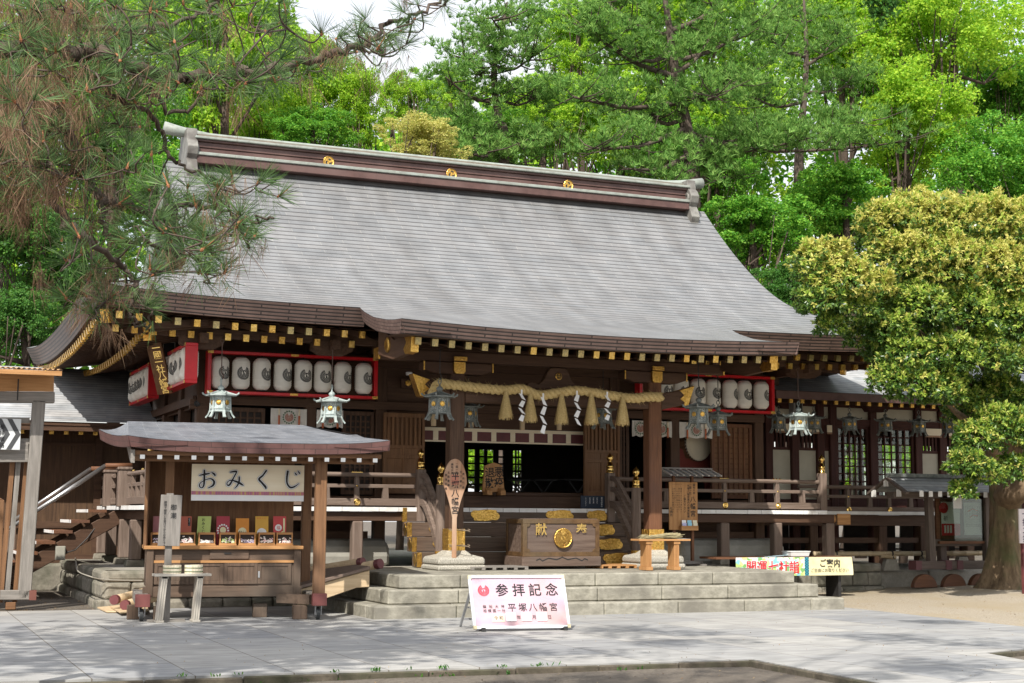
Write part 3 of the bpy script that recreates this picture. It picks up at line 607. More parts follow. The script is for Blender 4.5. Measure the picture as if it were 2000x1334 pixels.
for X in (8.69,12.375): newel(X,24.87,VZ-.25,VZ+.66)
pxs=lambda l:[at(p,930,Y=VY+.1).x-X0_ for p in l]
X0_=VX0+.17; railrun((X0_,VY+.1,0),(8.62,VY+.1,0),[.75,1.9,at(697,930,Y=VY+.1).x-X0_],[.3,1.35,2.9,3.95])
X0_=12.45; railrun((X0_,VY+.1,0),(16.98,VY+.1,0),pxs([1414,1517]),pxs([1300,1467,1566]))
railrun((VX0+.09,29.0,0),(VX0+.09,32.2,0),[.3,1.2,2.2],[.8,1.7]); railrun((VX0+.09,VY+.22,0),(VX0+.09,27.2,0),[.6,1.6],[.3,1.1,2.0])
# porch stair with gilt plates
sx0,sx1=8.37,12.70
for i in range(4):
    y=24.05+.267*i; z0=.60+.25*i
    m=M(); m.box(sx0+.0,sx1-.0,y,y+.30,z0+.004,z0+.248); o=m.build('porch_step',SC_['x'],HALL,bev=.008)
    g_=M()
    for X,hw in ((8.98,.24-.02*i),(9.75,.0),(11.3,.0),(12.1,.24-.02*i),(9.9 if i==3 else 0,.24),(11.35 if i==3 else 0,.24)):
        if hw<.05 or X<1: continue
        pl=[]
        for k in range(28):
            a=2*math.pi*k/28; c,s=math.cos(a),math.sin(a); q=1+.07*math.cos(4*a+1.57)+.05*math.cos(8*a)
            pl.append((X+hw*1.1*q*math.copysign(abs(c)**.7,c),y-.012,z0+.125+.10*q*math.copysign(abs(s)**.55,s)))
        g_=M(); g_.prism(pl,(0,.011,0)); g_.build('gilt_plate',GOLD,o,bev=.004)
    g_=M()
    for X,sg in ((sx0,-1),(sx1,1)): g_.prism([(X-sg*.07,y-.006,z0+.003),(X+sg*.01,y-.006,z0+.003),(X+sg*.01,y-.006,z0+.249),(X-sg*.07,y-.006,z0+.249)],(0,.05,0)); g_.prism([(X+sg*.012,y+.04,z0+.125),(X+sg*.012,y+.14,z0+.24),(X+sg*.012,y+.24,z0+.125),(X+sg*.012,y+.14,z0+.01)],(-sg*.01,0,0))
    g_.build('step_end_fitting',GOLD,o,bev=.003)
for X in (8.69,12.375):
    newel(X,23.83,.60,1.98,.085,False,base=True)
    m=M(); 
    for dz0,dz1,w_,h_ in ((.56,.36,.07,.08),(.36,.1,.06,.09),(.09,-.22,.09,.12)):
        P=[(X,24.8,VZ+dz0),(X,24.62,VZ+dz0-.03),(X,24.4,VZ+dz0-.2),(X,23.9,1.3+dz1+.02-.15)]
        P=[Vector(tuple(p)) for p in catmull(P,4)]
        for a,b_ in zip(P,P[1:]): m.beam(a,b_+(b_-a)*.02,w_,h_)
    m.build('stair_rail',RW['y'],HALL,smooth=False)
# white curtains with crests in the window bays
LACE=surf('terracotta_cord',(.45,.12,.05),(.6,.2,.1),30,rough=.8,bump=.1)
GREEN=surf('leaf_green_dye',(.03,.12,.05),(.05,.17,.07),5,rough=.8,bump=0)
TERRA=surf('terracotta_dye',(.35,.12,.08),(.45,.17,.11),5,rough=.8,bump=0)
for x0,x1 in ((6.18,6.82),(7.0,7.48),(13.22,13.55),(13.62,14.08),(14.25,14.98)):
    m=M(); n=24
    m.sheet(lambda u,v:(x0+(x1-x0)*u,WY-.12+.012*math.sin(u*19)*(1-v*.7)+.01*math.sin(u*41+v*3),3.0+.3*v-.012*math.cos(u*12.5)*(1-v)),n,6,0)
    cx=(x0+x1)/2; mf=lambda x,y:Vector((cx+x,WY-.145,3.15+y)); crest(m,mf,.075,2)
    for k in range(16):
        a=k*2*math.pi/16; c,s=math.cos(a),math.sin(a)
        m.add([mf(.1*c-.018*s,.1*s+.018*c),mf(.125*c,.125*s),mf(.1*c+.018*s,.1*s-.018*c),mf(.092*c,.092*s)],[(0,1,2,3)],3)
    for q in (.22,.78):
        X=x0+(x1-x0)*q
        if x1-x0>.4: m.box(X-.018,X+.018,WY-.15,WY-.147,2.98,3.18,1); m.box(X-.016,X+.016,WY-.15,WY-.147,3.182,3.3,4)
    m.build('curtain',[CLOTH,LACE,TERRA,GREEN,CRM],HALL,smooth=True)
# small fixed fittings of the hall
for x,y,Y in ((797,748,25.5),(385,788,25.62)):
    p=at(x,y,Y=Y); m=M(); m.box(p.x-.12,p.x+.2,Y+.005,Y+.1,p.z-.09,p.z+.07,0); m.lathe((p.x,Y+.004,p.z),[(.06,0),(.055,.02),(.03,.025),(.03,.06),(0,.06)],6,1,(0,-1,0)); m.build('nail_cover',[DK['x'],GOLD if x>500 else BLACK],HALL)
# ================================================================== SIDE WINGS
def atp(x,y,p0,n):
    d=ray(x,y); c=Vector((0,0,EYE)); return c+d*((Vector(p0)-c).dot(n)/d.dot(n))
LWG=thing('west_wing','low timber side wing with a copper roof behind the side stair','wing building',(1,32,0))
m=M(); WL=30.6
m.box(-9,4.9,WL,WL+.1,.55,3.2); m.build('wall',WALLW,LWG)
m=M()
for px_ in (62,190,262): X=at(px_,950,Y=WL).x; m.box(X-.07,X+.07,WL-.06,WL-.002,.55,3.1)
for X in (-1,-3,-5): m.box(X-.07,X+.07,WL-.06,WL-.002,.55,3.1)
m.box(-9,4.9,WL-.05,WL-.003,at(200,866,Y=WL).z-.06,at(200,866,Y=WL).z); m.box(-9,4.9,WL-.09,WL-.003,1.17,1.3); m.box(-9,4.9,WL-.09,WL-.003,.5,.66); m.build('frame',DK['x'],LWG)
m=M(); m.sheet(lambda u,v:(-9+13.9*u,29.55+2.45*v,3.2+1.1*v+.13*v*v),20,8,0,lambda u,v:(13.9*u,2.7*v)); m.sheet(lambda u,v:(-9+13.9*u,29.56+1.1*v,3.12+.1*v),4,2,1,flip=True)
m.box(-9,4.9,29.58,29.64,3.02,3.19,1); m.build('roof',[ROOF2,DK['x']],LWG)
x=-3
while x<4.6:
    m=M(); m.beam((x,29.7,3.0),(x,WL,3.06),.07,.08); o=m.build('rafter',DK['y'],LWG); m=M(); m.beam((x,29.694,3.0),(x,29.75,3.003),.082,.092); m.build('rafter_cap',GOLD,o); x+=.27
for i in range(5):
    course_b=M(); 
    course(course_b,(-9,WL-.25+.01*i,0),(4.6,WL-.25,0),(0,-1,0),-.05,.5,.4,.7,.06,77); course_b.build('footing',PODS,LWG,bev=.02); break
RWG=thing('east_wing','corridor wing with cream plaster panels and lattice windows behind the round tree','wing building',(25,28,0))
WR=27.0; rx0=16.3; rx1=34.0
RP=wood('wing_red_timber',(.05,.018,.014),(.09,.032,.024),'z'); RPX=wood('wing_red_timber_x',(.05,.018,.014),(.09,.032,.024),'x')
zt=at(1700,828,Y=WR).z; ze=at(1600,790,Y=WR).z; zb=VZ-.06
lp=[at(p,900,Y=WR).x for p in (1499,1550,1600,1625,1703,1791,1838,1880)]
m=M()
for X in lp+[26.2,27.4,28.6,30]: m=M(); m.box(X-.09,X+.09,WR-.09,WR+.09,.0,ze+.2); m.build('column',RP,RWG,bev=.012)
m=M(); m.box(rx0,rx1,WR-.07,WR+.07,zt-.06,zt+.08); m.box(rx0,rx1,WR-.07,WR+.07,1.58,1.85); m.box(rx0,rx1,WR-.06,WR+.06,ze-.05,ze+.12); m.build('lintel',RPX,RWG)
m=M(); m.box(rx0,rx1,WR-.01,WR+.03,zt+.08,ze-.05); m.build('plaster_band',CREAM,RWG)
for a,b_ in ((lp[0],lp[1]),(lp[1],lp[2]),(lp[2],lp[3]),(lp[5],lp[6]),(lp[6],lp[7]),(lp[7],26.2),(27.4,28.6),(28.6,30)):
    m=M(); zc=at(1580,880,Y=WR).z; m.box(a+.09,b_-.09,WR-.005,WR+.03,1.85,zc,0); m.box(a+.09,b_-.09,WR-.03,WR+.05,zc,zc+.06,1); o=m.build('plaster_panel',[CREAM,RPX],RWG)
    m=M(); n=max(3,int((b_-a-.18)/.09))
    for i in range(n): X=a+.09+(b_-a-.18)*(i+.5)/n; m.box(X-.022,X+.022,WR-.02,WR+.02,zc+.06,zt-.06)
    m.build('bar_window',RP,RWG)
    m=M(); m.box(a+.1,b_-.1,WR-.17,WR-.16,zt-.22,zt-.07,0); m.box(a+.1,b_-.1,WR-.172,WR-.158,zt-.26,zt-.222,1); m.build('rolled_blind',[CRM,plain('bamboo_edge',(.35,.2,.12))],RWG)
for a,b_ in ((lp[3],lp[4]),(lp[4],lp[5]),(26.2,27.4)):
    o=M(); x0,x1,z0,z1=a+.09,b_-.09,1.85,zt-.06
    o.box(x0,x0+.06,WR-.03,WR+.03,z0,z1); o.box(x1-.06,x1,WR-.03,WR+.03,z0,z1); o.box(x0+.06,x1-.06,WR-.03,WR+.03,z0,z0+.07); o.box(x0+.06,x1-.06,WR-.03,WR+.03,z1-.06,z1)
    for i in range(1,5): X=x0+.06+(x1-x0-.12)*i/5; o.box(X-.017,X+.017,WR-.02,WR,z0+.07,z1-.06)
    for i in range(1,9): Z=z0+.07+(z1-z0-.13)*i/9; o.box(x0+.06,x1-.06,WR+.001,WR+.016,Z-.015,Z+.015)
    ob=o.build('lattice_window',RP,RWG); g_=M(); g_.box(x0+.05,x1-.05,WR+.019,WR+.023,z0+.05,z1-.05); g_.build('pane',GLASS,ob)
m=M(); m.box(rx0,rx1,26.02,29.6,VZ-.075,VZ-.005,0); m.box(rx0,rx1,26,26.018,VZ-.07,VZ-.004,1); m.build('veranda_floor',[RW['y'],WHITE],RWG)
m=M(); m.box(rx0,rx1,26.08,26.22,VZ-.3,VZ-.08); m.box(rx0,rx1,26.1,26.2,.95,1.06); m.build('under_beam',DK['x'],RWG)
m=M(); m.box(rx0,rx1,29.5,29.6,zt-.3,ze+.9); m.box(rx0,rx1,29.5,29.6,1.6,2.0); 
X=rx0
while X<rx1: m.box(X,X+.08,29.48,29.62,2.0,zt); X+=.55
m.build('rear_frame',RPX,RWG)
rr=random.Random(9); m=M(); X=17.2
while X<rx1: w_=rr.choice((.18,.28,.5,.7)); m.box(X,X+w_,29.3,29.34,.62,VZ-.08); X+=w_+rr.choice((.04,.06,.16))
m.box(rx0,rx1,29.28,29.36,.93,1.02); m.box(rx0,rx1,29.28,29.36,.72,.76); m.build('under_floor_screen',INT,RWG)
for p in (1585,1720,1800,1890,1960): X=at(p,1050,Y=26.15).x; m=M(); m.box(X-.1,X+.1,26.05,26.25,.3,VZ-.3); m.build('under_post',DK['z'],RWG,bev=.015)
m=M(); m.sheet(lambda u,v:(rx0+(rx1-rx0)*u,25.35+2.6*v,3.98+1.15*v+.15*v*v),24,6,0,lambda u,v:((rx1-rx0)*u,2.9*v)); m.sheet(lambda u,v:(rx0+(rx1-rx0)*u,30.6-2.65*v,3.98+1.3*v),10,4,0,flip=True)
m.box(rx0,rx1,25.36,25.42,3.82,3.975,1); m.sheet(lambda u,v:(rx0+(rx1-rx0)*u,25.4+1.7*v,3.88+.15*v),6,2,1,flip=True); m.build('roof',[ROOF2,COPB],RWG)
x=16.5
while x<26:
    m=M(); m.beam((x,25.55,3.8),(x,WR,3.92),.07,.08); o=m.build('rafter',DK['y'],RWG); m=M(); m.beam((x,25.544,3.8),(x,25.6,3.804),.082,.092); m.build('rafter_cap',GOLD,o); x+=.27
for X in (lp[0]+.35,lp[4]-.1): m=M(); m.prism([(X-.35,26.6,ze+.02),(X+.35,26.6,ze+.02),(X+.22,26.6,ze-.14),(X-.22,26.6,ze-.14)],(0,.2,0)); m.build('bracket',RPX,RWG)
HB=HALL; HALL=RWG
_a=at(1640,957,Y=26.1).x
def railrun_w(): 
    ps=[at(p,950,Y=26.1).x-17.25 for p in (1655,1735,1815)]+[8,10]; railrun((17.25,26.1,0),(29,26.1,0),ps,[p+.55 for p in ps],VZ-.06)
railrun_w(); HALL=HB
STB=thing('stone_curb','long low stone curb with a kerb top below the corridor wing','curb',(24,25.8,0))
m=M(); m.box(18.6,32,25.45,29,.0,.42); m.build('curb_top',STONE,STB,bev=.02); m=M(); course(m,(18.56,25.4,0),(32,25.4,0),(0,-1,0),-.05,.40,1.2,1.9,.02,4); m.build('curb_block',STONE,STB,bev=.02)
# ================================================================== SIDE STAIR
SS=thing('side_stair','open wooden stair with steel handrails climbing to the left side of the veranda','stair',(2.5,28.3,0))
GRN=surf('mossy_timber',(.06,.055,.045),(.12,.105,.085),6,rough=.8,bump=.3)
for i in range(7):
    X=3.72-.285*i; z=VZ-.005-.185*(i+.35); m=M(); m.box(X-.32,X,27.5,29.2,z-.055,z,0); m.box(X-.325,X-.321,27.5,29.2,z-.055,z,1); m.build('tread',[PW['y'],WHITE],SS,bev=.008)
for Y in (27.62,29.05): m=M(); m.beam((3.93,Y,VZ-.2),(1.6,Y,.05),.07,.26); m.build('stringer',DK['x'],SS,bev=.01)
STEEL=surf('brushed_steel',(.5,.5,.5),(.62,.61,.6),8,(1,1,6),rough=.3,metal=.9,bump=.04)
for Y,pts in ((27.42,[(258,909),(206,909.5),(62,1004)]),(29.26,[(226,915),(178,915.5),(62,993)])):
    P_=[at(a,b_,Y=Y) for a,b_ in pts]; d=(P_[2]-P_[1]); P_[2]=P_[1]+d*1.3
    m=M(); m.tube(P_[:2],.045,10,0); m.tube(P_[1:],.04,10,1); m.build('handrail',[PW['x'],STEEL],SS,smooth=True)
    X=3.99; m=M(); m.box(X-.11,X+.11,Y-.11,Y+.11,VZ-.02,P_[0].z-.09); m.box(X-.13,X+.13,Y-.13,Y+.13,P_[0].z-.085,P_[0].z-.03); m.build('newel_post',RW['z'],SS,bev=.012)
    p=P_[2]; m=M(); m.box(p.x-.05,p.x+.05,Y-.05,Y+.05,.02,p.z-.02); m.build('foot_post',RW['z'],SS,bev=.01)
p=at(117,1080,Y=27.55); m=M(); m.box(p.x-.08,p.x+.08,27.44,27.56,p.z-.12,p.z+.12,0); m.box(p.x-.07,p.x+.07,27.432,27.439,p.z-.11,p.z+.11,0); b0=p
m.tube([(p.x+.08,27.5,p.z),(p.x+.25,27.5,p.z+.05),(p.x+.45,27.55,p.z+.25),(p.x+.6,27.6,p.z+.45)],.012,6,1)
m.build('junction_box',[plain('grey_plastic',(.33,.32,.27)),BLACK],label='grey electrical junction box fixed under the side stair',cat='electrical box',bev=.005)
# cable over the podium corner
m=M(); P_=[at(147,1090,Z=.60),at(149,1100,Y=26.5)+Vector((0,0,0)),at(152,1115,Y=25.2),at(170,1124,Y=24.33),at(205,1132,Y=24.28),at(278,1134,Y=24.28)]
m.tube([tuple(q) for q in catmull(P_,5)],.011,6); m.build('cable',plain('grey_cable',(.28,.26,.22)),label='grey cable draped round the left corner of the podium',cat='cable')
# ================================================================== KIOSK AT LEFT
KY=24.4
KI=thing('silvered_kiosk','silvered timber kiosk with a corrugated roof at the left edge','kiosk',(1.2,KY+.8,0))
q=lambda x,y,Y=KY: at(x,y,Y=Y)
m=M(); m.beam(q(47,1168),q(76,782),.19,.16,up=(0,1,0)); m.build('post',GY['z'],KI,bev=.01)
m=M(); a=q(-260,1162); b_=q(69,1162); m.beam(a,b_,.16,.145,0); m.build('sill',GY['x'],KI,bev=.01)
m=M(); m.beam(q(56,1162),q(70,1162),.17,.15); m.build('sill_end',plain('brown_end_paint',(.16,.06,.045)),KI)
m=M(); a=q(11,1176); b_=q(30,1190); m.box(a.x,b_.x,KY-.08,KY+.1,0,a.z); m.build('block',SW['x'],KI,bev=.01)
m=M(); m.beam(q(-260,773),q(106,777),.16,.17); m.build('plate',GY['x'],KI,bev=.01)
for y0,y1,x1 in ((816,826,58),(857,866,58),(866,900,55)): a=q(-260,(y0+y1)/2); b_=q(x1,(y0+y1)/2); m=M(); m.beam(a+EY*.02,b_+EY*.02,.05,(y1-y0)/112); m.build('rail',GY['x'],KI)
m=M(); m.beam(q(-260,745,KY-.1),q(105,748,KY-.1),.05,.27); m.build('fascia',OR['x'],KI)
m=M(); m.box(-3,1.55,KY+.25,KY+.3,.1,3.2); m.build('back_wall',SW['z'],KI)
for px_ in (8,20,36): X=q(px_,1000,KY+.2).x; m=M(); m.beam((X,KY+.18,.1),(X+.1,KY+.18,2.6),.07,.06,up=(0,1,0)); m.build('stud',(SW if px_!=20 else GY)['z'],KI)
A0=q(124,722,KY-.75)
def corr(u,v): return (A0.x-5+5*u,A0.y+1.5*v,A0.z+.012*math.sin(u*5*2*math.pi/.076)+.12*v)
m=M(); m.sheet(corr,400,2,0); m.build('roof_sheet',surf('amber_corrugated_sheet',(.42,.22,.08),(.52,.3,.12),5,rough=.4,bump=.05),KI,smooth=True)
for px_ in (40,110): X=q(px_,735,KY-.5).x; m=M(); m.beam((X,KY-.72,A0.z-.05),(X-.05,KY+.3,A0.z+.03),.06,.07); m.build('rafter',OR['y'],KI)
m=M(); m.beam((A0.x-5,A0.y+.03,A0.z-.06),(A0.x-.02,A0.y+.03,A0.z-.06),.05,.07); m.build('batten',OR['x'],KI)
m=M(); m.tube([q(36,740,KY-.2),q(34,782,KY-.2)],.012,6); m.build('strap',BLACK,KI)
AS=thing('direction_sign','white direction sign with dark chevrons hanging on the silvered kiosk','sign',(0,KY-.2,2))
SGY=KY-.12; a=at(-75,815,Y=SGY); b_=at(39,879,Y=SGY)
m=M(); m.box(a.x,b_.x,SGY,SGY+.03,b_.z,a.z); m.build('panel',plain('sign_white',(.6,.62,.62)),AS,bev=.004)
m=M(); zc=(a.z+b_.z)/2
for px0 in (13,-8,-50):
    X=at(px0,847,Y=SGY).x; h=.235; t=.075
    m.prism([(X,SGY-.004,zc+h),(X+t,SGY-.004,zc+h),(X+t+.13,SGY-.004,zc),(X+t,SGY-.004,zc-h),(X,SGY-.004,zc-h),(X+.13,SGY-.004,zc)],(0,.003,0))
m.build('chevron',plain('charcoal_print',(.06,.062,.065)),AS)
m=M(); p=at(4,834,Y=SGY-.006); write(m,'参拝順路',(p.x,SGY-.008,p.z),EX,EZ,.085,0,step=.092,off=.01); m.build('lettering',INK,AS)
m=M(); a=at(2,977,Y=13.4); m.box(a.x-.12,a.x+.0245,13.36,13.48,-.13,a.z); m.prism([(a.x-.12,13.36,a.z),(a.x+.0245,13.36,a.z),(a.x-.03,13.36,a.z+.03),(a.x-.12,13.36,a.z+.03)],(0,.12,0)); m.build('gate_post',SW['z'],label='weathered wooden post rising in front at the extreme left edge',cat='post',bev=.005)
# ================================================================== FORTUNE STALL (rotated a little to face the court)
TH=math.radians(-7); SO=Vector((3.60,21.62,0)); sux=Vector((math.cos(TH),math.sin(TH),0)); suy=Vector((-math.sin(TH),math.cos(TH),0))
def loc(x,y,v):      # local point on the plane v metres behind the counter front
    p=atp(x,y,SO+suy*v,suy)-SO; return Vector((p.dot(sux),p.dot(suy),p.z))
ST=thing('fortune_stall','wheeled wooden fortune slip stall with a small copper roof','stall',(0,0,0)); ST.location=SO; ST.rotation_euler=(0,0,TH)
def sthing(name,label,cat,group=None): t=thing(name,label,cat,(0,0,0),group); t.location=SO; t.rotation_euler=(0,0,TH); return t
u0,u1=loc(284,1070,0).x,loc(588,1070,0).x; zc=loc(430,1066,0).z
cb=loc(430,1163,.03).z
m=M(); m.box(u0-.02,u1+.03,-.05,.75,zc-.05,zc); m.build('counter_top',OR['x'],ST,bev=.006)
m=M(); m.box(u0+.02,u1-.06,.02,.7,cb+.13,zc-.052); m.build('cabinet',SC_['x'],ST)
for X in (u0+.02,u1-.1): m=M(); m.box(X,X+.1,-.02,.1,cb,zc-.052); m.build('corner_post',SC_['z'],ST,bev=.006)
n=4; ww=(u1-u0-.26)/n
for i in range(n):
    m=M(); a=u0+.13+ww*i; z0=cb+.16; z1=zc-.24; y=.005+.008*(i%2); f=.05
    m.box(a,a+f,y-.01,y+.014,z0,z1); m.box(a+ww-f,a+ww,y-.01,y+.014,z0,z1); m.box(a+f,a+ww-f,y-.01,y+.014,z0,z0+f); m.box(a+f,a+ww-f,y-.01,y+.014,z1-f,z1); m.box(a+f,a+ww-f,y,y+.01,z0+f,z1-f); o=m.build('sliding_panel',SC_['z'],ST,bev=.003)
    if i==3: m=M(); m.box(a+.005,a+.03,y-.018,y-.011,(z0+z1)/2-.06,(z0+z1)/2+.03); m.build('latch',GREYM,o)
m=M(); m.box(u0+.12,u1-.1,-.01,.02,zc-.24,zc-.205); m.build('rail',OR['x'],ST)
m=M(); X=(u0+u1)/2+.05; m.box(X-.25,X+.3,-.004,.02,zc-.19,zc-.06); o=m.build('drawer',SC_['x'],ST,bev=.004); m=M(); m.box(X-.05,X+.05,-.016,-.0045,zc-.115,zc-.095); m.build('handle',BLACK,o)
m=M(); m.box(u0-.02,u1+.02,-.01,.08,cb-.02,cb+.13); m.build('sill',SC_['x'],ST,bev=.006)
m=M(); m.box(u0+.0,u1-.04,.62,.66,zc,2.28); m.build('back_panel',SW['z'],ST)
m=M(); m.box(u0-.01,u0+.03,.05,.66,zc,2.28); m.build('end_panel',SW['z'],ST)
m=M(); m.box(u0-.03,u0+.01,.0,.05,zc-.05,2.25); m.build('edge_strip',SW['z'],ST)
for px_ in (331,): m=M(); X=loc(px_,950,.05).x; m.box(X-.06,X+.06,.0,.12,zc,2.3); m.build('front_post',SW['z'],ST)
bR=loc(622,1165,-.45); tR=loc(624,915,-.45)
m=M(); m.box(bR.x-.08,bR.x+.08,-.53,-.37,bR.z,2.3); m.build('front_post',SW['z'],ST,bev=.01)
m=M(); m.box(bR.x-.07,bR.x+.07,.9,1.04,.3,2.3); m.build('rear_post',SW['z'],ST,bev=.01)
for X in (bR.x,u0-.03):
    yy=-.58 if X>1 else -.5
    m=M(); m.box(X-.09,X+.09,yy,1.2,.21,.36); o=m.build('skid',GY['y'],ST,bev=.01); m=M(); m.box(X-.1,X+.1,yy-.012,yy+.12,.2,.37); m.build('skid_end',plain('plum_paint',(.17,.055,.05)),o,bev=.004)
    for Y in ((yy+.12,1.0)):
        m=M(); m.lathe((X-.03,Y,.088),[(.085,0),(.088,.01),(.088,.035),(.085,.045)],18,0,(1,0,0)); m.lathe((X-.035,Y,.088),[(.05,0),(.05,.055)],14,1,(1,0,0)); m.prism([(X-.05,Y-.05,.2),(X-.05,Y+.05,.2),(X-.05,Y+.03,.07),(X-.05,Y-.03,.07)],(.012,0,0),1); m.prism([(X+.03,Y-.05,.2),(X+.03,Y+.05,.2),(X+.03,Y+.03,.07),(X+.03,Y-.03,.07)],(.012,0,0),1); m.build('caster',[plain('black_rubber',(.03,.033,.035)),GREYM],ST)
m=M(); m.beam((bR.x-.5,.02,.28),(bR.x-.09,-.4,.28),.12,.13); m.build('brace_beam',SC_['x'],ST)
for X,Y in ((bR.x-.24,-.3),(u0+.22,-.35),(u0-.12,.1),(bR.x-.75,.2)): m=M(); m.box(X-.1,X+.1,Y-.08,Y+.08,0,.2); m.build('chock',SC_['z'],ST,bev=.008)
# stall roof: hipped, slightly curved
fl=loc(250,860,-.85); fr_=loc(762,866,-.85); rl=loc(250,820,1.15); rr_=loc(592,833,1.15); bl=loc(193,833,1.7)
EU0,EU1,EV0,EV1=fl.x,fr_.x,-.85,1.9; zE=fl.z; RU0,RU1,RV=rl.x,rr_.x,1.15; zR=(rl.z+rr_.z)/2
m=M()
def rf(u,v):
    a=EU0+(RU0-EU0)*v**.85; b_=EU1+(RU1-EU1)*v**.85; zz=zE+(zR-zE)*(.75*v+.25*v*v)+.07*abs(2*u-1)**4*(1-v)
    return (a+(b_-a)*u,EV0+(RV-EV0)*v,zz)
m.sheet(rf,30,12,0,lambda u,v:(3.9*u,2.1*v))
def lf(side):
    def f(u,v):
        X0=EU0 if side<0 else EU1; X1=RU0 if side<0 else RU1
        a=EV0+(RV-EV0)*v; b_=EV1+(RV-EV1)*v; t=u; zz=zE+.07*(1-v)+(bl.z-zE-.1)*t*(1-v)**1.5+(zR-zE)*(.75*v+.25*v*v)-.04*math.sin(math.pi*t)*(1-v)
        Xs=X0+((bl.x-EU0)*u if side<0 else 0); return (Xs+(X1-Xs)*v**.85,a+(b_-a)*u,zz)
    return f
m.sheet(lf(-1),14,10,0,lambda u,v:(2.7*u,1.2*v),flip=True); m.sheet(lf(1),14,10,0,lambda u,v:(2.7*u,1.2*v))
m.sheet(lambda u,v:(EU0+(RU0-EU0)*v+((EU1-EU0)+((RU1-RU0)-(EU1-EU0))*v)*u,EV1+(RV-EV1)*v,bl.z-.04+(zR-bl.z+.04)*v),10,6,0,lambda u,v:(3*u,v),flip=True)
ro=m.build('roof',bricky('stall_copper_roof',(.14,.153,.175),(.20,.207,.225),(.36,.37,.38),.6,.075,.004,rough=.45,noise=4,lines=.25,bump=.2),ST,smooth=True)
def sedge(nm,pts,iv,t,mats):
    e=M(); edge(e,pts,iv,t,.03); return e.build(nm,mats,ST)
SF=bricky('stall_copper_fascia',(.11,.055,.05),(.15,.075,.068),(.05,.03,.027),.32,.075,.004,rough=.5,noise=5)
sedge('fascia',[rf(i/20,0) for i in range(21)],EY,.15,[SF,SW['x']]); sedge('fascia',[lf(-1)(i/14,0) for i in range(15)],EX,.16,[SF,SW['x']]); sedge('fascia',[lf(1)(i/14,0) for i in range(15)],-EX,.15,[SF,SW['x']])
m=M(); m.box(EU0+.1,EU1-.1,EV0+.12,EV1-.1,zE-.19,zE-.13); m.build('ceiling',SW['x'],ST)
m=M(); m.box(EU0+.22,EU1-.16,EV0+.34,EV0+.42,zE-.265,zE-.195); m.build('eave_beam',SW['x'],ST)
for i in range(15): X=EU0+.2+(EU1-EU0-.4)*i/14; m=M(); m.box(X-.03,X+.03,EV0+.07,EV0+.6,zE-.23,zE-.191,0); m.box(X-.032,X+.032,EV0+.06,EV0+.069,zE-.245,zE-.189,1); m.build('rafter',[SW['y'],GREYM],ST)
m=M(); m.prism([(EU0+.05,EV0+.1,zE-.3),(EU0+.05,EV0+.1,zE-.12),(EU0+.05,EV1-.1,bl.z-.15),(EU0+.05,EV1-.1,bl.z-.3),(EU0+.05,.3,zE-.2)],(.05,0,0)); m.build('barge_board',GY['y'],ST)
# banner: the word in brush kana
BN=sthing('fortune_banner','cream cloth banner lettered in black brush kana hanging above the stall counter','banner')
VV=.02; a=loc(375,906,VV); b_=loc(593,979.5,VV)
m=M(); m.sheet(lambda u,v:(a.x+(b_.x-a.x)*u,VV+.006*math.sin(u*9)*(1-v)+.004*math.sin(u*23+v*4),b_.z+(a.z-b_.z)*v),40,10,0)
m.build('cloth',CRM,BN,smooth=True)
m=M(); zb=b_.z+.1; m.box(a.x+.002,b_.x-.002,VV-.013,VV-.011,b_.z+.085,b_.z+.135,0); rb=random.Random(2); X=a.x+.01
while X<b_.x-.03: w_=rb.uniform(.006,.02); m.box(X,X+w_,VV-.0145,VV-.0133,b_.z+.085,b_.z+.135,1 if rb.random()<.5 else 2); X+=w_+rb.uniform(.01,.03)
m.box(a.x+.002,b_.x-.002,VV-.013,VV-.011,b_.z+.002,b_.z+.083,3)
m.build('woven_border',[plain('rose_weave',(.52,.2,.22)),plain('gold_weave',(.55,.38,.14)),plain('purple_weave',(.38,.14,.25)),PAPW],BN)
KANA={'お':[[(-.38,.2,.06),(-.1,.26,.1),(.12,.3,.07)],[(-.14,.46,.1),(-.13,.1,.1),(-.15,-.3,.09),(-.26,-.42,.06),(-.36,-.32,.07),(-.3,-.16,.05),(-.02,.0,.05),(.22,.03,.08),(.36,-.12,.11),(.3,-.3,.1),(.08,-.42,.05)],[(.22,.36,.05),(.34,.28,.1),(.4,.2,.09)]],
'み':[[(-.26,.36,.06),(-.04,.4,.1),(.06,.38,.08),(-.08,.08,.07),(-.26,-.26,.1),(-.38,-.28,.07),(-.38,-.14,.05),(-.2,-.04,.06),(.1,-.12,.1),(.3,-.22,.11),(.42,-.3,.05)],[(.2,.14,.08),(.2,-.1,.09),(.12,-.3,.08),(-.02,-.46,.03)]],
'く':[[(.2,.46,.09),(.02,.2,.09),(-.16,.02,.11),(-.02,-.16,.1),(.16,-.36,.12),(.2,-.46,.08)]],
'じ':[[(-.22,.42,.12),(-.26,.1,.1),(-.24,-.2,.09),(-.08,-.4,.1),(.14,-.36,.08),(.36,-.2,.03)],[(.14,.34,.05),(.22,.24,.09)],[(.3,.42,.05),(.38,.31,.09)]]}
m=M()
for ch,px_ in zip('おみくじ',(404,459,512,570)):
    c=loc(px_,936.5,VV)
    for grow,mi,lf_ in ((.05,1,0),(.035,2,.002),(0,0,.004)): brush(m,KANA[ch],(c.x,VV-.013,c.z),EX,EZ,(0,-1,0),.285,mi,grow,lf_)
m.build('lettering',[INK,plain('grey_outline',(.3,.29,.27)),PAPW],BN)
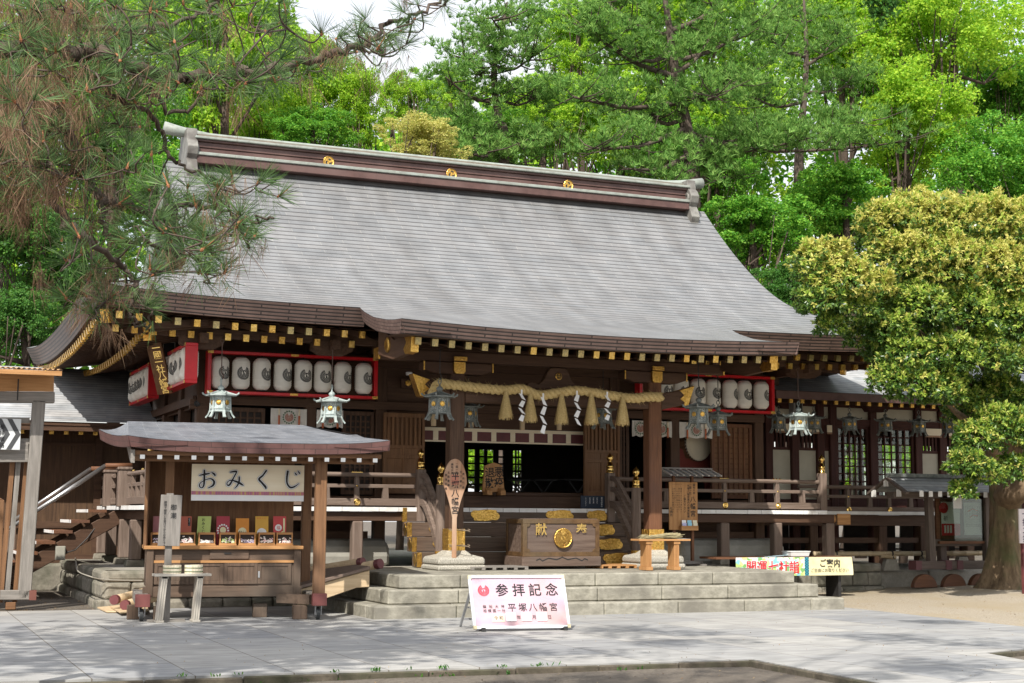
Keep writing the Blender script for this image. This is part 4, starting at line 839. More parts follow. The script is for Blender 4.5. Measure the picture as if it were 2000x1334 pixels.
# fortune boxes and cards
bx=[(311,'purple'),(365,'white'),(404,'white'),(445,'green'),(483,'purple'),(521,'white'),(556,'white')]
cards=[(312,'pink',(.7,.3,.32)),(361,'vermilion',(.6,.16,.1)),(397,'lime green',(.55,.65,.2)),(436,'crimson',(.42,.05,.07)),(474,'orange',(.7,.27,.04)),(512,'amber yellow',(.68,.38,.06)),(547,'red and blue',(.55,.07,.07))]
SLIP={'white':plain('white_slips',(.75,.73,.7)),'green':plain('green_slips',(.45,.6,.25)),'purple':plain('purple_slips',(.4,.36,.5)),'pinkish':plain('pink_slips',(.72,.5,.52))}
desc=['box of purple slips half hidden by the salt board','box heaped with white and pink slips next to the salt board','box with a shallow layer of small white slips','box of mixed green and dark slips','box with lilac and cream slips','box heaped with plain white slips','box of white slips at the right end of the counter']
cdesc=['pink card half hidden behind the salt board','red card with a black title strip','lime green card lettered in black kana','crimson card ringed with small pale discs','orange card with a yellow round emblem','amber card with a large white disc','red and blue card at the right end']
for i,((px_,sl_),(cx,cn,cc)) in enumerate(zip(bx,cards)):
    v=.16; c=loc(px_,1054,v); w_=.235; zt_=loc(px_,1040,v).z
    t=sthing('slip_box','cedar '+desc[i],'box','fortune slip boxes on the stall counter'); z0=zc+.002
    m=M(); m.box(c.x-w_/2,c.x+w_/2,v+.16,v+.175,z0,zt_); m.box(c.x-w_/2,c.x-w_/2+.018,v,v+.16,z0,zt_); m.box(c.x+w_/2-.018,c.x+w_/2,v,v+.16,z0,zt_); m.box(c.x-w_/2+.018,c.x+w_/2-.018,v,v+.16,z0,z0+.035); m.box(c.x-w_/2+.018,c.x+w_/2-.018,v,v+.02,zt_-.03,zt_); m.box(c.x-w_/2+.018,c.x+w_/2-.018,v+.021,v+.03,z0+.036,zt_-.031,1)
    m.box(c.x-w_/2-.008,c.x+w_/2+.008,v-.01,v-.001,z0,z0+.02)
    m.build('case',[OR['x'],INT],t)
    m=M(); rb=random.Random(i)
    for k in range(34):
        x=c.x+rb.uniform(-.085,.085); z=z0+.04+abs(rb.gauss(0,.035))*(1 if i not in (2,) else .5); 
        if z>zt_-.05: continue
        a_=rb.uniform(-.9,.9); l=rb.uniform(.012,.02); h=.007; dx=Vector((math.cos(a_)*l,0,math.sin(a_)*l)); dz=Vector((-math.sin(a_)*h,0,math.cos(a_)*h)); p=Vector((x,v+.019-.0005*k*.5,z)); m.add([p-dx-dz,p+dx-dz,p+dx+dz,p-dx+dz],[(0,1,2,3)],rb.choice((0,0,1)))
    m.build('slips',[SLIP[sl_],SLIP['pinkish'] if i in (1,5,6) else SLIP['white']],t)
    # card behind the box
    t=sthing('fortune_card',cdesc[i]+', propped behind the slip boxes','card','fortune cards propped behind the slip boxes')
    c=loc(cx,1040,.34); w2=.19; h=(loc(cx,1007 if i!=4 else 1011,.34).z-zc-.01); tl=.0 if i!=2 else .02
    m=M(); m.prism([(c.x-w2/2,.36,zc+.004),(c.x+w2/2,.36,zc+.004),(c.x+w2/2+tl,.42,zc+h),(c.x-w2/2+tl,.42,zc+h)],(0,.008,0)); m.build('board',plain('card_'+cn.replace(' ','_'),cc),t)
    m=M(); nv=Vector((0,-h,.06)).normalized()*.003; up=Vector((0,.06,h)).normalized(); O_=Vector((c.x,.36,zc+.004))+nv; mats=[INK,YEL,plain('card_white',(.8,.8,.78)),plain('card_blue',(.05,.2,.5)),REDINK]
    def disc(cx_,cy_,r_,mi,n=16): m.add([O_+EX*(cx_+r_*math.cos(2*math.pi*k/n))+up*(cy_+r_*math.sin(2*math.pi*k/n)) for k in range(n)],[tuple(range(n))],mi)
    if i==2: write(m,'おみくじ',O_+EX*.0+up*(h-.05),EX,up,.05,0,step=.056,off=.012); m.add([O_+EX*.045+up*.03,O_+EX*.08+up*.03,O_+EX*.08+up*.1,O_+EX*.045+up*.1],[(0,1,2,3)],1)
    elif i==1: m.add([O_+EX*.045+up*(h-.14),O_+EX*.08+up*(h-.14),O_+EX*.08+up*(h-.02),O_+EX*.045+up*(h-.02)],[(0,1,2,3)],0); disc(-.01,.07,.03,1); write(m,'おみくじ',O_+nv+EX*.0625+up*(h-.04),EX,up,.025,2,step=.028)
    elif i==3:
        disc(0,h*.52,.045,1)
        for k in range(14): a_=k*2*math.pi/14; disc(.075*math.cos(a_),h*.5+.085*math.sin(a_),.014,2,8)
    elif i==4: disc(0,h*.5,.06,1); write(m,'おみくじ',O_+nv+EX*-.045+up*(h*.5),EX,up,.028,0,False,step=.03,off=.01)
    elif i==5: disc(0,h*.42,.07,2); write(m,'おみくじ',O_+EX*-.06+up*(h-.03),EX,up,.025,4,False,step=.035)
    elif i==6: m.add([O_+EX*-.09+up*.002,O_+EX*.09+up*.002,O_+EX*.09+up*.055,O_+EX*-.09+up*.055],[(0,1,2,3)],3); disc(-.02,h*.6,.05,2); disc(.05,h*.4,.035,1); m.add([O_+EX*.05+up*(.1),O_+EX*.075+up*.1,O_+EX*.075+up*(h-.03),O_+EX*.05+up*(h-.03)],[(0,1,2,3)],1); write(m,'福',O_+nv+EX*-.02+up*(h*.6),EX,up,.06,4)
    else: disc(.03,h*.5,.04,2)
    m.build('print',mats,t)
# salt sign post, trestle table and buckets
SGN=thing('salt_board','grey wooden board on a post lettered in black, before the stall','sign board',(0,0,0)); SY=21.05
a=at(313,966,Y=SY); b_=at(351,1067,Y=SY)
m=M(); m.prism([(a.x+.015,SY,a.z),(b_.x+.015,SY,a.z-.005),(b_.x,SY,b_.z),(a.x-.01,SY,b_.z+.005)],(0,.03,0)); m.build('board',GY['z'],SGN,bev=.004)
m=M(); X=at(328,1100,Y=SY+.06).x; m.box(X-.045,X+.045,SY+.031,SY+.1,0,a.z+.02); m.build('post',GY['z'],SGN,bev=.004); m=M(); m.box(X-.25,X+.25,SY+.0,SY+.14,.0,.03); m.build('foot',GY['x'],SGN)
m=M(); p=at(339,991,Y=SY); write(m,'御潮',(p.x,SY-.004,p.z),EX,EZ,.085,0,step=.115,off=.008); p=at(323,981,Y=SY); write(m,'御潮で御祓いを受けてからお参り下さい',(p.x,SY-.004,p.z),EX,EZ,.04,0,step=.0375,off=.006); m.build('lettering',INK,SGN)
GY2=wood3('pale_weathered_timber',(.36,.33,.28),(.52,.48,.42),(.43,.4,.35))
TB=thing('trestle_table','small silvered trestle table standing before the fortune stall','table',(0,0,0)); TY=20.95
a=at(302,1121,Y=TY); b_=at(412,1121,Y=TY)
m=M(); m.box(a.x,b_.x,TY-.05,TY+.22,a.z-.035,a.z-.001); m.build('table_top',GY2['x'],TB,bev=.004)
for p0,p1 in (((312,1212),(322,1128)),((383,1213),(391,1128))):
    lo=at(*p0,Y=TY); hi=at(*p1,Y=TY); lo.z=.03
    m=M(); m.beam((lo.x,TY+.08,.0),(hi.x,TY+.08,a.z-.036),.2,.08,up=(1,0,0)); m.box(lo.x-.055,lo.x+.055,TY-.03,TY+.19,.0,.03); m.box(hi.x-.05,hi.x+.05,TY-.02,TY+.18,a.z-.066,a.z-.036)
    for k in range(3): m.beam(Vector((lo.x-.03+.03*k,TY-.025,.03)),Vector((hi.x-.03+.03*k,TY-.025,a.z-.07)),.012,.012)
    m.build('leg',GY2['z'],TB,bev=.004)
for px_,lb in ((336,'left'),(378,'right')):
    c=at(px_,1121,Y=TY+.08); t=thing('wooden_bucket','pale hooped wooden bucket on the trestle table, %s one of the pair'%lb,'bucket',(c.x,TY+.08,a.z),'wooden buckets on the trestle table')
    m=M(); n=20
    for k in range(n):
        a0,a1=2*math.pi*k/n,2*math.pi*(k+.94)/n; m.prism([(c.x+.125*math.cos(a0),TY+.08+.125*math.sin(a0),a.z),(c.x+.125*math.cos(a1),TY+.08+.125*math.sin(a1),a.z),(c.x+.105*math.cos(a1),TY+.08+.105*math.sin(a1),a.z),(c.x+.105*math.cos(a0),TY+.08+.105*math.sin(a0),a.z)],(0,0,.115))
    m.lathe((c.x,TY+.08,a.z),[(0,.01),(.11,.01),(.11,.02),(0,.02)],n)
    m.build('staves',surf('bucket_wood_'+lb,(.58,.5,.36),(.74,.68,.54),6,(4,4,.5),rough=.8,bump=.2),t); m=M()
    for z in (.02,.07): m.lathe((c.x,TY+.08,a.z+z),[(.1255,0),(.1285,.003),(.1285,.012),(.1255,.014)],28)
    m.build('hoop',plain('green_hoop_'+lb,(.12,.16,.08)),t)
# logs and ramp boards either side of the stall
def logs(i,p,q,lb,r=.075):
    d=(Vector(q)-Vector(p)).normalized(); m=M(); t=thing('log_pole',lb,'pole',tuple(Vector(p)),'peeled poles by the stall'); m.tube([p,Vector(p)+(Vector(q)-Vector(p))*.5,q],[r,r*.97,r*.95],14); m.build('shaft',LW['y'],t,smooth=True)
    m=M(); m.tube([Vector(q)-d*.02,Vector(q)+d*.07],r*1.03,14); m.build('end_cap',PURP,t)
logs(0,at(520,1128,Y=24.6),at(703,1098,Y=22.6),'peeled pole with a plum end cap on the ramp, upper one',.065); logs(1,at(520,1142,Y=24.4),at(737,1102,Y=22.3),'thicker peeled pole with a plum end cap resting lowest on the ramp',.075)
logs(2,at(300,1152,Y=24.6),at(226,1171,Y=23.2),'peeled pole poking out left of the stall, upper one',.07); logs(3,at(310,1165,Y=24.3),at(246,1181,Y=22.9),'peeled pole poking out left of the stall, lower one',.07)
m=M(); a=at(560,1150,Y=22.6); b_=at(718,1117,Y=22.0); m.prism([(a.x,21.9,a.z+.02),(b_.x,21.9,b_.z+.03),(b_.x,21.9,b_.z-.22),(b_.x-.2,21.9,b_.z-.23),(a.x,21.9,a.z-.25)],(0,.06,0),0); m.prism([(a.x,21.86,a.z+.03),(b_.x,21.86,b_.z+.04),(b_.x,21.86,b_.z+.09),(a.x,21.86,a.z+.08)],(0,1.6,0),1)
m.build('ramp_board',[LW['x'],RW['x']],label='sloping plank ramp with weathered edge between the stall and stone steps',cat='ramp',bev=.006)
m=M(); 
for k,(p0,p1,p2,p3) in enumerate([((190,1188),(268,1182),(275,1196),(208,1196)),((215,1186),(285,1178),(290,1194),(235,1198))]):
    z=.012+.03*k; m.prism([at(*p_,Z=z) for p_ in (p0,p1,p2,p3)],(0,0,.02))
m.build('plywood_sheet',LW['x'],label='thin plywood sheets lying on the paving left of the stall',cat='boards')
# ================================================================== PAPER LANTERNS IN RED FRAMES
def paper_lantern_proto():
    t=thing('paper_lantern','','paper lantern',(0,0,0),'white crested paper lanterns'); m=M()
    prof=[]; n=28
    for i in range(n+1):
        z=-.27+.54*i/n; q=abs(z)/.27; r=.152*(1-.42*max(0,(q-.62)/.38)**2.2); prof.append((r+(.0025 if i%2 else -.0015),z))
    m.lathe((0,0,0),prof,28); b=m.build('paper_body',PAPER,t,smooth=True)
    m=M()
    for z0,z1 in ((-.292,-.272),(.272,.292)): m=M(); m.lathe((0,0,z0),[(.075,0),(.085,.004),(.085,z1-z0-.004),(.075,z1-z0)],20); m.build('end_ring',BLACK,t)
    m=M(); m.tube([(0,0,.29),(0,0,.36)],.008,6); m.build('hanger',BLACK,t)
    m=M(); crest(m,lambda x,y:(.156*math.sin(x/.154),-.156*math.cos(x/.154),y+.0),.118); m.build('crest',INK,t)
    return t
PLP=paper_lantern_proto(); first=[True]
def put_lantern(p,rz,label):
    if first[0]: PLP.location=p; PLP.rotation_euler=(0,0,rz); PLP['label']=label; first[0]=False; return
    dup(PLP,loc=p,rz=rz,label=label)
def red_frame(name_label,x0,x1,z0,z1,y,along='x',d=.2):
    t=thing('lantern_frame',name_label,'lantern frame',(0,0,0),'red lantern frames'); w_=.065
    mp=(lambda a,b_,c:(a,b_,c)) if along=='x' else (lambda a,b_,c:(b_,a,c))
    def bar(a0,a1,b0,b1,c0,c1,nm,mt=RED):
        m=M(); p,q=mp(a0,b0,c0),mp(a1,b1,c1); m.box(min(p[0],q[0]),max(p[0],q[0]),min(p[1],q[1]),max(p[1],q[1]),c0,c1); return m.build(nm,mt,t,bev=.004)
    bar(x0,x1,y-d/2,y+d/2,z1-.05,z1,'top_rail'); bar(x0,x1,y-d/2,y+d/2,z0,z0+.05,'bottom_rail'); bar(x0,x0+w_,y-d/2,y+d/2,z0+.0505,z1-.0505,'end_rail'); bar(x1-w_,x1,y-d/2,y+d/2,z0+.0505,z1-.0505,'end_rail')
    for a in (x0,x1-.09):
        for c0,c1 in ((z0-.003,z0+.1),(z1-.1,z1+.003)):
            bar(a-.004,a+.094,y-d/2-.006,y-d/2-.0005,c0,c0+.053 if c0<(z0+z1)/2 else c1,'corner_mount',GOLD) if c0<(z0+z1)/2 else bar(a-.004,a+.094,y-d/2-.006,y-d/2-.0005,c1-.053,c1,'corner_mount',GOLD)
    for c in (z0+.025,z1-.025): xm=(x0+x1)/2; bar(xm-.07,xm+.07,y-d/2-.005,y-d/2-.0005,c-.02,c+.02,'centre_mount',GOLD)
    return t
LY=25.2; fz0,fz1=3.485,4.21
ords=['first','second','third','fourth','fifth','sixth','seventh','eighth']
red_frame('red lacquered frame of eight lanterns left of the porch',4.96,7.95,fz0,fz1,LY)
rots=[.42,.12,.5,.5,.15,.2,.62,.45]; rots2=[-.1,.1,.12,-.1,.2,.75,.2,.6]
for i,px_ in enumerate((429.5,470.5,511,552,592,630,669,710)):
    p=at(px_,726+i*1.3,Y=LY); put_lantern((p.x,LY,(fz0+fz1)/2-.005),rots[i],'white paper lantern in the red frame left of the porch, %s from its left end'%ords[i])
red_frame('red lacquered frame of lanterns right of the porch',13.115,16.1,fz0,fz1,LY)
for i in range(8):
    X=13.36+(15.83-13.36)*i/7+.02*math.sin(i*3); put_lantern((X,LY,(fz0+fz1)/2-.005),rots2[i],'white paper lantern in the red frame right of the porch, %s from its right end'%ords[7-i])
SX=4.52
y1=SX/(ray(374,710).x/ray(374,710).y); y2=SX/(ray(323,740).x/ray(323,740).y); z1=at(374,669,Y=y1).z; z0=at(374,748,Y=y1).z
red_frame('red lantern frame on the side wall, nearer the front corner',y1,y2,z0,z1,SX,'y')
for i in range(5): Y=y1+.22+(y2-y1-.42)*i/4; put_lantern((SX-.0,Y,(z0+z1)/2),(-1.57 if i<2 else -.75)+.15*i-.2,'white paper lantern in the near side frame, %s from its front end'%ords[i])
y3=SX/(ray(300,760).x/ray(300,760).y); y4=SX/(ray(263,760).x/ray(263,760).y)
red_frame('red lantern frame on the side wall, farther from the front corner',y3,y4,z0,z1,SX,'y')
for i in range(5): Y=y3+.22+(y4-y3-.42)*i/4; put_lantern((SX-.0,Y,(z0+z1)/2),-1.9+.25*i,'white paper lantern in the far side frame, %s from its front end'%ords[i])
# ================================================================== HANGING METAL LANTERNS
def lattice_metal(name,c1,c2):
    m,t,p,out=newmat(name); n=t.nodes; L=t.links; tc=n.new('ShaderNodeTexCoord'); v=n.new('ShaderNodeTexVoronoi'); v.feature='DISTANCE_TO_EDGE'; v.inputs['Scale'].default_value=55; L.new(tc.outputs['Object'],v.inputs['Vector'])
    r=n.new('ShaderNodeMapRange'); r.inputs[1].default_value=.12; r.inputs[2].default_value=.2; L.new(v.outputs[0],r.inputs[0]); mx=n.new('ShaderNodeMixRGB'); L.new(r.outputs[0],mx.inputs[0]); mx.inputs[1].default_value=c4(c1); mx.inputs[2].default_value=c4(c2); L.new(mx.outputs[0],p.inputs['Base Color']); p.inputs['Roughness'].default_value=.6
    b=n.new('ShaderNodeBump'); b.invert=True; b.inputs['Strength'].default_value=.8; b.inputs['Distance'].default_value=.01; L.new(r.outputs[0],b.inputs['Height']); L.new(b.outputs[0],p.inputs['Normal']); return m
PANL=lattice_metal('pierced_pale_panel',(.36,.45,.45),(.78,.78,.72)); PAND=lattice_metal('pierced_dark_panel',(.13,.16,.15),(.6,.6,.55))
def metal_lantern(bz,pn,rodm,rodlen,sc=1.0):
    t=thing('hanging_lantern','','hanging lantern',(0,0,0),'six-sided metal hanging lanterns')
    m=M()   # origin at the foot; total height .62 + rod
    n=6; ph=math.pi/6
    prof=[(.03,.44),(.06,.425),(.13,.40),(.21,.375),(.265,.368),(.262,.35),(.2,.352),(.12,.36)]
    m.lathe((0,0,0),prof,6,ph=ph)
    for k in range(6):
        a=ph+k*math.pi/3; c,s=math.cos(a),math.sin(a); m.tube([(.04*c,.04*s,.438),(.14*c,.14*s,.405),(.25*c,.25*s,.372),(.285*c,.285*s,.385),(.30*c,.30*s,.41)],[.012,.012,.013,.016,.012],6)
    m.build('roof',bz,t)
    m=M(); m.lathe((0,0,.43),[(.035,0),(.03,.02),(.05,.04),(.055,.065),(.035,.09),(.014,.1),(.012,.13)],14); m.tube([(0,-.03,.62),(0,-.028,.585),(0,0,.55),(0,.028,.585),(0,.03,.62),(0,.0,.65),(0,-.03,.62)],.008,6); m.build('knob',bz,t,smooth=True)
    m=M(); m.tube([(0,0,.65),(.02,0,.63),(.035,0,.66),(.03,0,.70),(.0,0,.74),(0,0,rodlen-.06)],.009,6); m.tube([(.03*math.cos(a),0,rodlen-.03+.03*math.sin(a)) for a in np.linspace(0,6.28,13)],.006,5); m.build('rod',rodm,t)
    m=M()
    for k in range(6):
        a0=ph+k*math.pi/3; a1=a0+math.pi/3; r0,r1=.165,.15
        P=[(r0*math.cos(a0),r0*math.sin(a0),.11),(r0*math.cos(a1),r0*math.sin(a1),.11),(r1*math.cos(a1),r1*math.sin(a1),.355),(r1*math.cos(a0),r1*math.sin(a0),.355)]; m.add(P,[(0,1,2,3)],0)
    m.build('pierced_panel',pn,t)
    m=M()
    for k in range(6):
        a=ph+k*math.pi/3; c,s=math.cos(a),math.sin(a); m.beam((.158*c,.158*s,.36),(.17*c,.17*s,.11),.03,.02,up=(c,s,0))
        m.beam((.17*c,.17*s,.115),(.195*c,.195*s,.05),.05,.022,up=(c,s,0),w2=.04); m.beam((.193*c,.193*s,.053),(.235*c,.235*s,0),.04,.022,up=(c,s,0),w2=.055)
        a1=a+math.pi/3; 
        for z,r in ((.105,.17),(.15,.168),(.345,.153)): m.beam((r*c,r*s,z),(r*math.cos(a1),r*math.sin(a1),z),.018,.02)
    m.build('frame',bz,t)
    m=M()
    for k in range(6):
        a=ph+(k+.5)*math.pi/3; c,s=math.cos(a),math.sin(a); m.lathe((.141*c,.141*s,.245),[(.042,0),(.042,.006),(.03,.012),(0,.012)],12,0,(c,s,0))
    m.build('crest_disc',GOLD,t)
    return t
def setl(t,p,rz,label,s=1.0,mk=True):
    if mk: t.location=p; t.rotation_euler=(0,0,rz); t['label']=label; t.scale=(s,)*3
    else: dup(t,loc=p,rz=rz,label=label,scale=s)
ROD=plain('rusty_rod',(.12,.075,.06),.6)
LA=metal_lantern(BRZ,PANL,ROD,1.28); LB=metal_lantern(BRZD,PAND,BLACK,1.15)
def pos(x,y,Y): return at(x,y,Y=Y)
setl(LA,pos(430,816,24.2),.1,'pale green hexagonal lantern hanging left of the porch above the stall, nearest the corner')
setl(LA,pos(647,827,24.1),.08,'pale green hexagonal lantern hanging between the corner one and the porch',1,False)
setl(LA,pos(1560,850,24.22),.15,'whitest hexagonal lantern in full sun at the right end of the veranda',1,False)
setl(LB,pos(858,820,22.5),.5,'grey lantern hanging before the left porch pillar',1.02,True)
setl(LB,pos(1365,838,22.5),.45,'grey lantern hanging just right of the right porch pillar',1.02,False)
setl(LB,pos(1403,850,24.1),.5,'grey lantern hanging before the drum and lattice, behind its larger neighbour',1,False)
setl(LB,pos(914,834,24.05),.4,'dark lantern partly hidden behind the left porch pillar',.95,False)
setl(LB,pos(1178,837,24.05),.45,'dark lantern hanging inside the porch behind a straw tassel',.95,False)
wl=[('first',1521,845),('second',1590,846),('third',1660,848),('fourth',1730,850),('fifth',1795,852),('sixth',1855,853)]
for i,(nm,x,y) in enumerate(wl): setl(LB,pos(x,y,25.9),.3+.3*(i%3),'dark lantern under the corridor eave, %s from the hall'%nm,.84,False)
# ================================================================== STRAW ROPE
RP_=thing('straw_rope','thick twisted straw rope with tassels and white zigzag papers across the porch','sacred rope',(10.5,22.97,3.5))
ry=22.95
cp=[(838,770),(853,752),(870,750),(930,757),(985,762),(1020,760),(1052,772),(1085,768),(1130,763),(1190,772),(1235,778),(1265,775),(1292,776)]
cpts=[at(x,y,Y=ry) for x,y in cp]; cpts=[Vector(tuple(q)) for q in catmull(cpts,9)]
m=M(); 
for k in range(3):
    pts=[]; acc=0
    for i,p in enumerate(cpts):
        if i: acc+=(p-cpts[i-1]).length
        a=acc/.22*2*math.pi/1.0*.75+k*2.094; taper=min(1,.45+i/14,1)
        pts.append(p+Vector((0,math.cos(a)*.042*taper,math.sin(a)*.042*taper)))
    m.tube(pts,[.047*min(1,.5+i/14) for i in range(len(pts))],10)
rb=random.Random(4)
m.build('twisted_strands',STRAW,RP_,smooth=True); m=M()
for k in range(420):
    p=cpts[rb.randrange(3,len(cpts))]; a=rb.uniform(0,6.28); d=Vector((rb.uniform(-.6,.6),math.cos(a),math.sin(a))).normalized(); p=p+d*.082; q=p+d*rb.uniform(.02,.09)+EX*rb.uniform(-.06,.06); s=Vector((.002,0,.002)); m.add([p-s,p+s,q],[(0,1,2)])
m.build('loose_straws',STRAW,RP_)
for x,y0,y1 in ((986,765,818),(1034,770,824),(1095,770,828),(1153,770,829),(1214,775,831)):
    a=at(x+2,y0,Y=ry-.1); b_=at(x-1,y1,Y=ry-.1); m=M(); L=a.z-b_.z
    m.lathe((a.x,ry-.1,b_.z+L*.05),[(.10,0),(.092,L*.2),(.068,L*.5),(.04,L*.8),(.03,L*.95)],14)
    for k in range(130):
        an=rb.uniform(0,6.28); r0=rb.uniform(.02,.032); r1=rb.uniform(.085,.135); p=Vector((a.x+r0*math.cos(an),ry-.1+r0*math.sin(an),a.z)); mid=Vector((a.x+(r0+r1)*.55*math.cos(an),ry-.1+(r0+r1)*.55*math.sin(an),a.z-L*.5)); q=Vector((a.x+r1*math.cos(an),ry-.1+r1*math.sin(an),b_.z+rb.uniform(-.02,.05))); s=Vector((-math.sin(an),math.cos(an),0))*.0035
        m.add([p-s,p+s,mid+s,mid-s,q+s,q-s],[(0,1,2,3),(3,2,4,5)])
    m.build('tassel',STRAW,RP_)
for x,y0,y1 in ((1019,768,824),(1061,775,848),(1127,770,832),(1186,772,822)):
    a=at(x,y0,Y=ry-.12); b_=at(x,y1,Y=ry-.12); L=a.z-b_.z; m=M(); w_=.05; z=a.z; sd=rb.choice((-1,1))
    seg=[(-.0,0),(.05*sd,-.02),(.0,.03),(.06*sd,0),(.01*sd,.02)]
    m.box(a.x-.015,a.x+.015,ry-.12,ry-.118,a.z-.03,a.z+.06)
    for i in range(4):
        x0=a.x+[-.02,.03,-.035,.02][i]*sd; x1=a.x+[.03,-.03,.03,-.03][i]*sd; z0=a.z-L*i/4; z1_=a.z-L*(i+1)/4; y_=ry-.12-.012*(i%2)
        m.add([(x0-w_*.6,y_,z0),(x0+w_*.6,y_,z0-.02),(x1+w_*.75,y_-.02,z1_),(x1-w_*.75,y_-.02,z1_+.03)],[(0,1,2,3)])
    m.build('paper_streamer',PAPW,RP_)
# wooden prayer slats inside the porch
for x,y0,y1,lb in ((847,808,832,'left'),(920,795,835,'second'),(1020,820,840,'third'),(1092,825,840,'right')):
    a=at(x-4,y0,Y=24.6); b_=at(x+4,y1,Y=24.6); m=M(); m.box(a.x,b_.x,24.58,24.62,b_.z,a.z); m.tube([((a.x+b_.x)/2,24.6,a.z),((a.x+b_.x)/2,24.6,3.34)],.006,5); m.build('bell_slat',LW['z'],label='pale wooden slat hanging inside the porch, %s of four'%lb,cat='slat',group='hanging wooden slats in the porch')
# ================================================================== OFFERTORY CHEST
SA=thing('offertory_chest','broad wooden offertory chest with gilt crane crest and characters on the steps','offertory chest',(10.53,23.3,.6))
x0,x1,sy0,sy1=9.83,11.235,22.97,23.72; zb=.64
zt=at(1097,1014,Y=sy0).z; zm_=at(1097,1087,Y=sy0).z
SAW=wood('chest_timber',(.085,.055,.042),(.16,.115,.09),'x',(.12,.09,.075),scale=3.2,bump=.4); SAF=surf('chest_bronze_edging',(.10,.055,.025),(.19,.11,.05),10,rough=.45,metal=.4,bump=.1,c3=(.14,.11,.07))
m=M(); m.box(x0+.02,x1-.02,sy0+.02,sy1-.02,zm_,zt-.01); m.build('body',SAW,SA)
m=M(); t_=.075
def fr3(a0,a1,y,zz0,zz1,mm,dirx=True,d=.016):
    for (p,q,r,s) in ((a0,a1,zz0,zz0+t_),(a0,a1,zz1-t_,zz1),(a0,a0+t_,zz0+t_,zz1-t_),(a1-t_,a1,zz0+t_,zz1-t_)):
        if dirx: mm.box(p,q,y,y+d,r,s)
        else: mm.box(y,y+d,p,q,r,s)
fr3(x0,x1,sy0,zm_,zt,m); fr3(sy0+.017,sy1,x0,zm_,zt,m,False); 
for X,sx in ((x0+t_,1),(x1-t_,-1)):
    for Z,sz in ((zm_+t_,1),(zt-t_,-1)): m.prism([(X,sy0+.001,Z),(X+sx*.06,sy0+.001,Z),(X+sx*.045,sy0+.001,Z+sz*.045),(X,sy0+.001,Z+sz*.06)],(0,.014,0))
m.build('edging',SAF,SA,bev=.004)
m=M(); m.box(x0-.02,x1+.02,sy0-.02,sy1+.02,zb,zm_-.001); m.build('plinth',SAW,SA,bev=.01); 
m=M(); pl=[(-.38,.05),(-.33,.075),(-.29,.04),(-.2,.085),(-.08,.06),(0,.10),(.08,.06),(.2,.085),(.29,.04),(.33,.075),(.38,.05)]; cx=(x0+x1)/2; zc_=zb+.06
top=[Vector((cx+x*1.25,sy0-.023,zc_+z)) for x,z in pl]; bot=[p-EZ*.018 for p in top]
for i in range(len(pl)-1): m.add([bot[i],bot[i+1],top[i+1],top[i]],[(0,1,2,3)])
m.build('carved_line',INK,SA)
m=M(); 
for k in range(12): Y=sy0+.06+(sy1-sy0-.12)*k/11; m.box(x0+.03,x1-.03,Y-.018,Y+.018,zt-.009,zt+.012)
m.build('slat',SAW,SA)
pc=at(1099,1051,Y=sy0); m=M(); R_=.165; m.lathe((pc.x,sy0+.001,pc.z),[(R_,0),(R_,.03),(R_-.012,.036),(R_-.02,.03),(0,.03)],36,0,(0,-1,0)); crest(m,lambda x,y:Vector((pc.x+x,sy0-.0335,pc.z+y)),R_*.86,1); m.build('crane_medallion',[GOLD,surf('gilt_relief',(.3,.17,.04),(.55,.34,.1),30,rough=.35,metal=1,bump=.5)],SA)
m=M(); 
for ch,px_,py_ in (('献',1056,1034),('奉',1135,1035)):
    p=at(px_,py_,Y=sy0); write(m,ch,(p.x,sy0-.008,p.z),EX,EZ,.215,0,off=.012)
m.build('gilt_character',GOLDS,SA)
for nm,xa,xb,yy,mt in (('left',920,1032,22.75,GY['x']),('right',1172,1262,23.0,OR['x'])):
    a=at(xa,1110,Y=yy); b_=at(xb,1108,Y=yy); m=M()
    for k in range(5): m.box(a.x,b_.x,yy+.12*k,yy+.12*k+.1,.635,.655)
    for k in range(6): X=a.x+(b_.x-a.x-.06)*k/5; m.box(X,X+.06,yy,yy+.58,.598,.634)
    m.build('duckboard',mt,label='low slatted duckboard on the top step %s of the offertory chest'%nm,cat='duckboard')
# ================================================================== RICE PADDLE BOARD
PD=thing('paddle_board','giant wooden rice paddle lettered in black, tied to the left porch pillar','paddle board',(8.76,22.9,.8)); py0=22.82
def pz(y): return at(888,y,Y=py0).z
zt_,zw,zn,zb2=pz(896),pz(945),pz(1012),pz(1090); cx=at(889,945,Y=py0).x
def hw(z):
    if z>zw: return .205*math.sqrt(max(0,1-((z-zw)/(zt_-zw))**2))
    if z>zn: t=(z-zn)/(zw-zn); return .042+(.205-.042)*(t**1.35*(1.0) if t<1 else 1)
    return .038
zs=list(np.linspace(zb2,zn,8))+list(np.linspace(zn,zw,16))[1:]+[zw+(zt_-zw)*math.sin(t) for t in np.linspace(0,math.pi/2,14)][1:]
out_=[(cx+hw(z),py0,z) for z in zs]; oth=[(cx-hw(z),py0,z) for z in reversed(zs[:-1])]
PADW=wood('paddle_wood',(.3,.15,.08),(.45,.27,.17),'z',(.5,.36,.26),bump=.1)
m=M(); m.prism(out_+oth,(0,.03,0)); m.build('board',PADW,PD,bev=.006)
m=M()
def col(t,px_,py_,sz,st,off=.01,mi=0): p=at(px_,py_,Y=py0); write(m,t,(p.x,py0-.003-(.001 if mi else 0),p.z),EX,EZ,sz,mi,step=st,off=off)
m2=M(); p=at(888,938,Y=py0); m2.add([(p.x-.06,py0-.0015,p.z-.07),(p.x+.06,py0-.0015,p.z-.07),(p.x+.06,py0-.0015,p.z+.09),(p.x-.06,py0-.0015,p.z+.09)],[(0,1,2,3)]); 
m3=M()
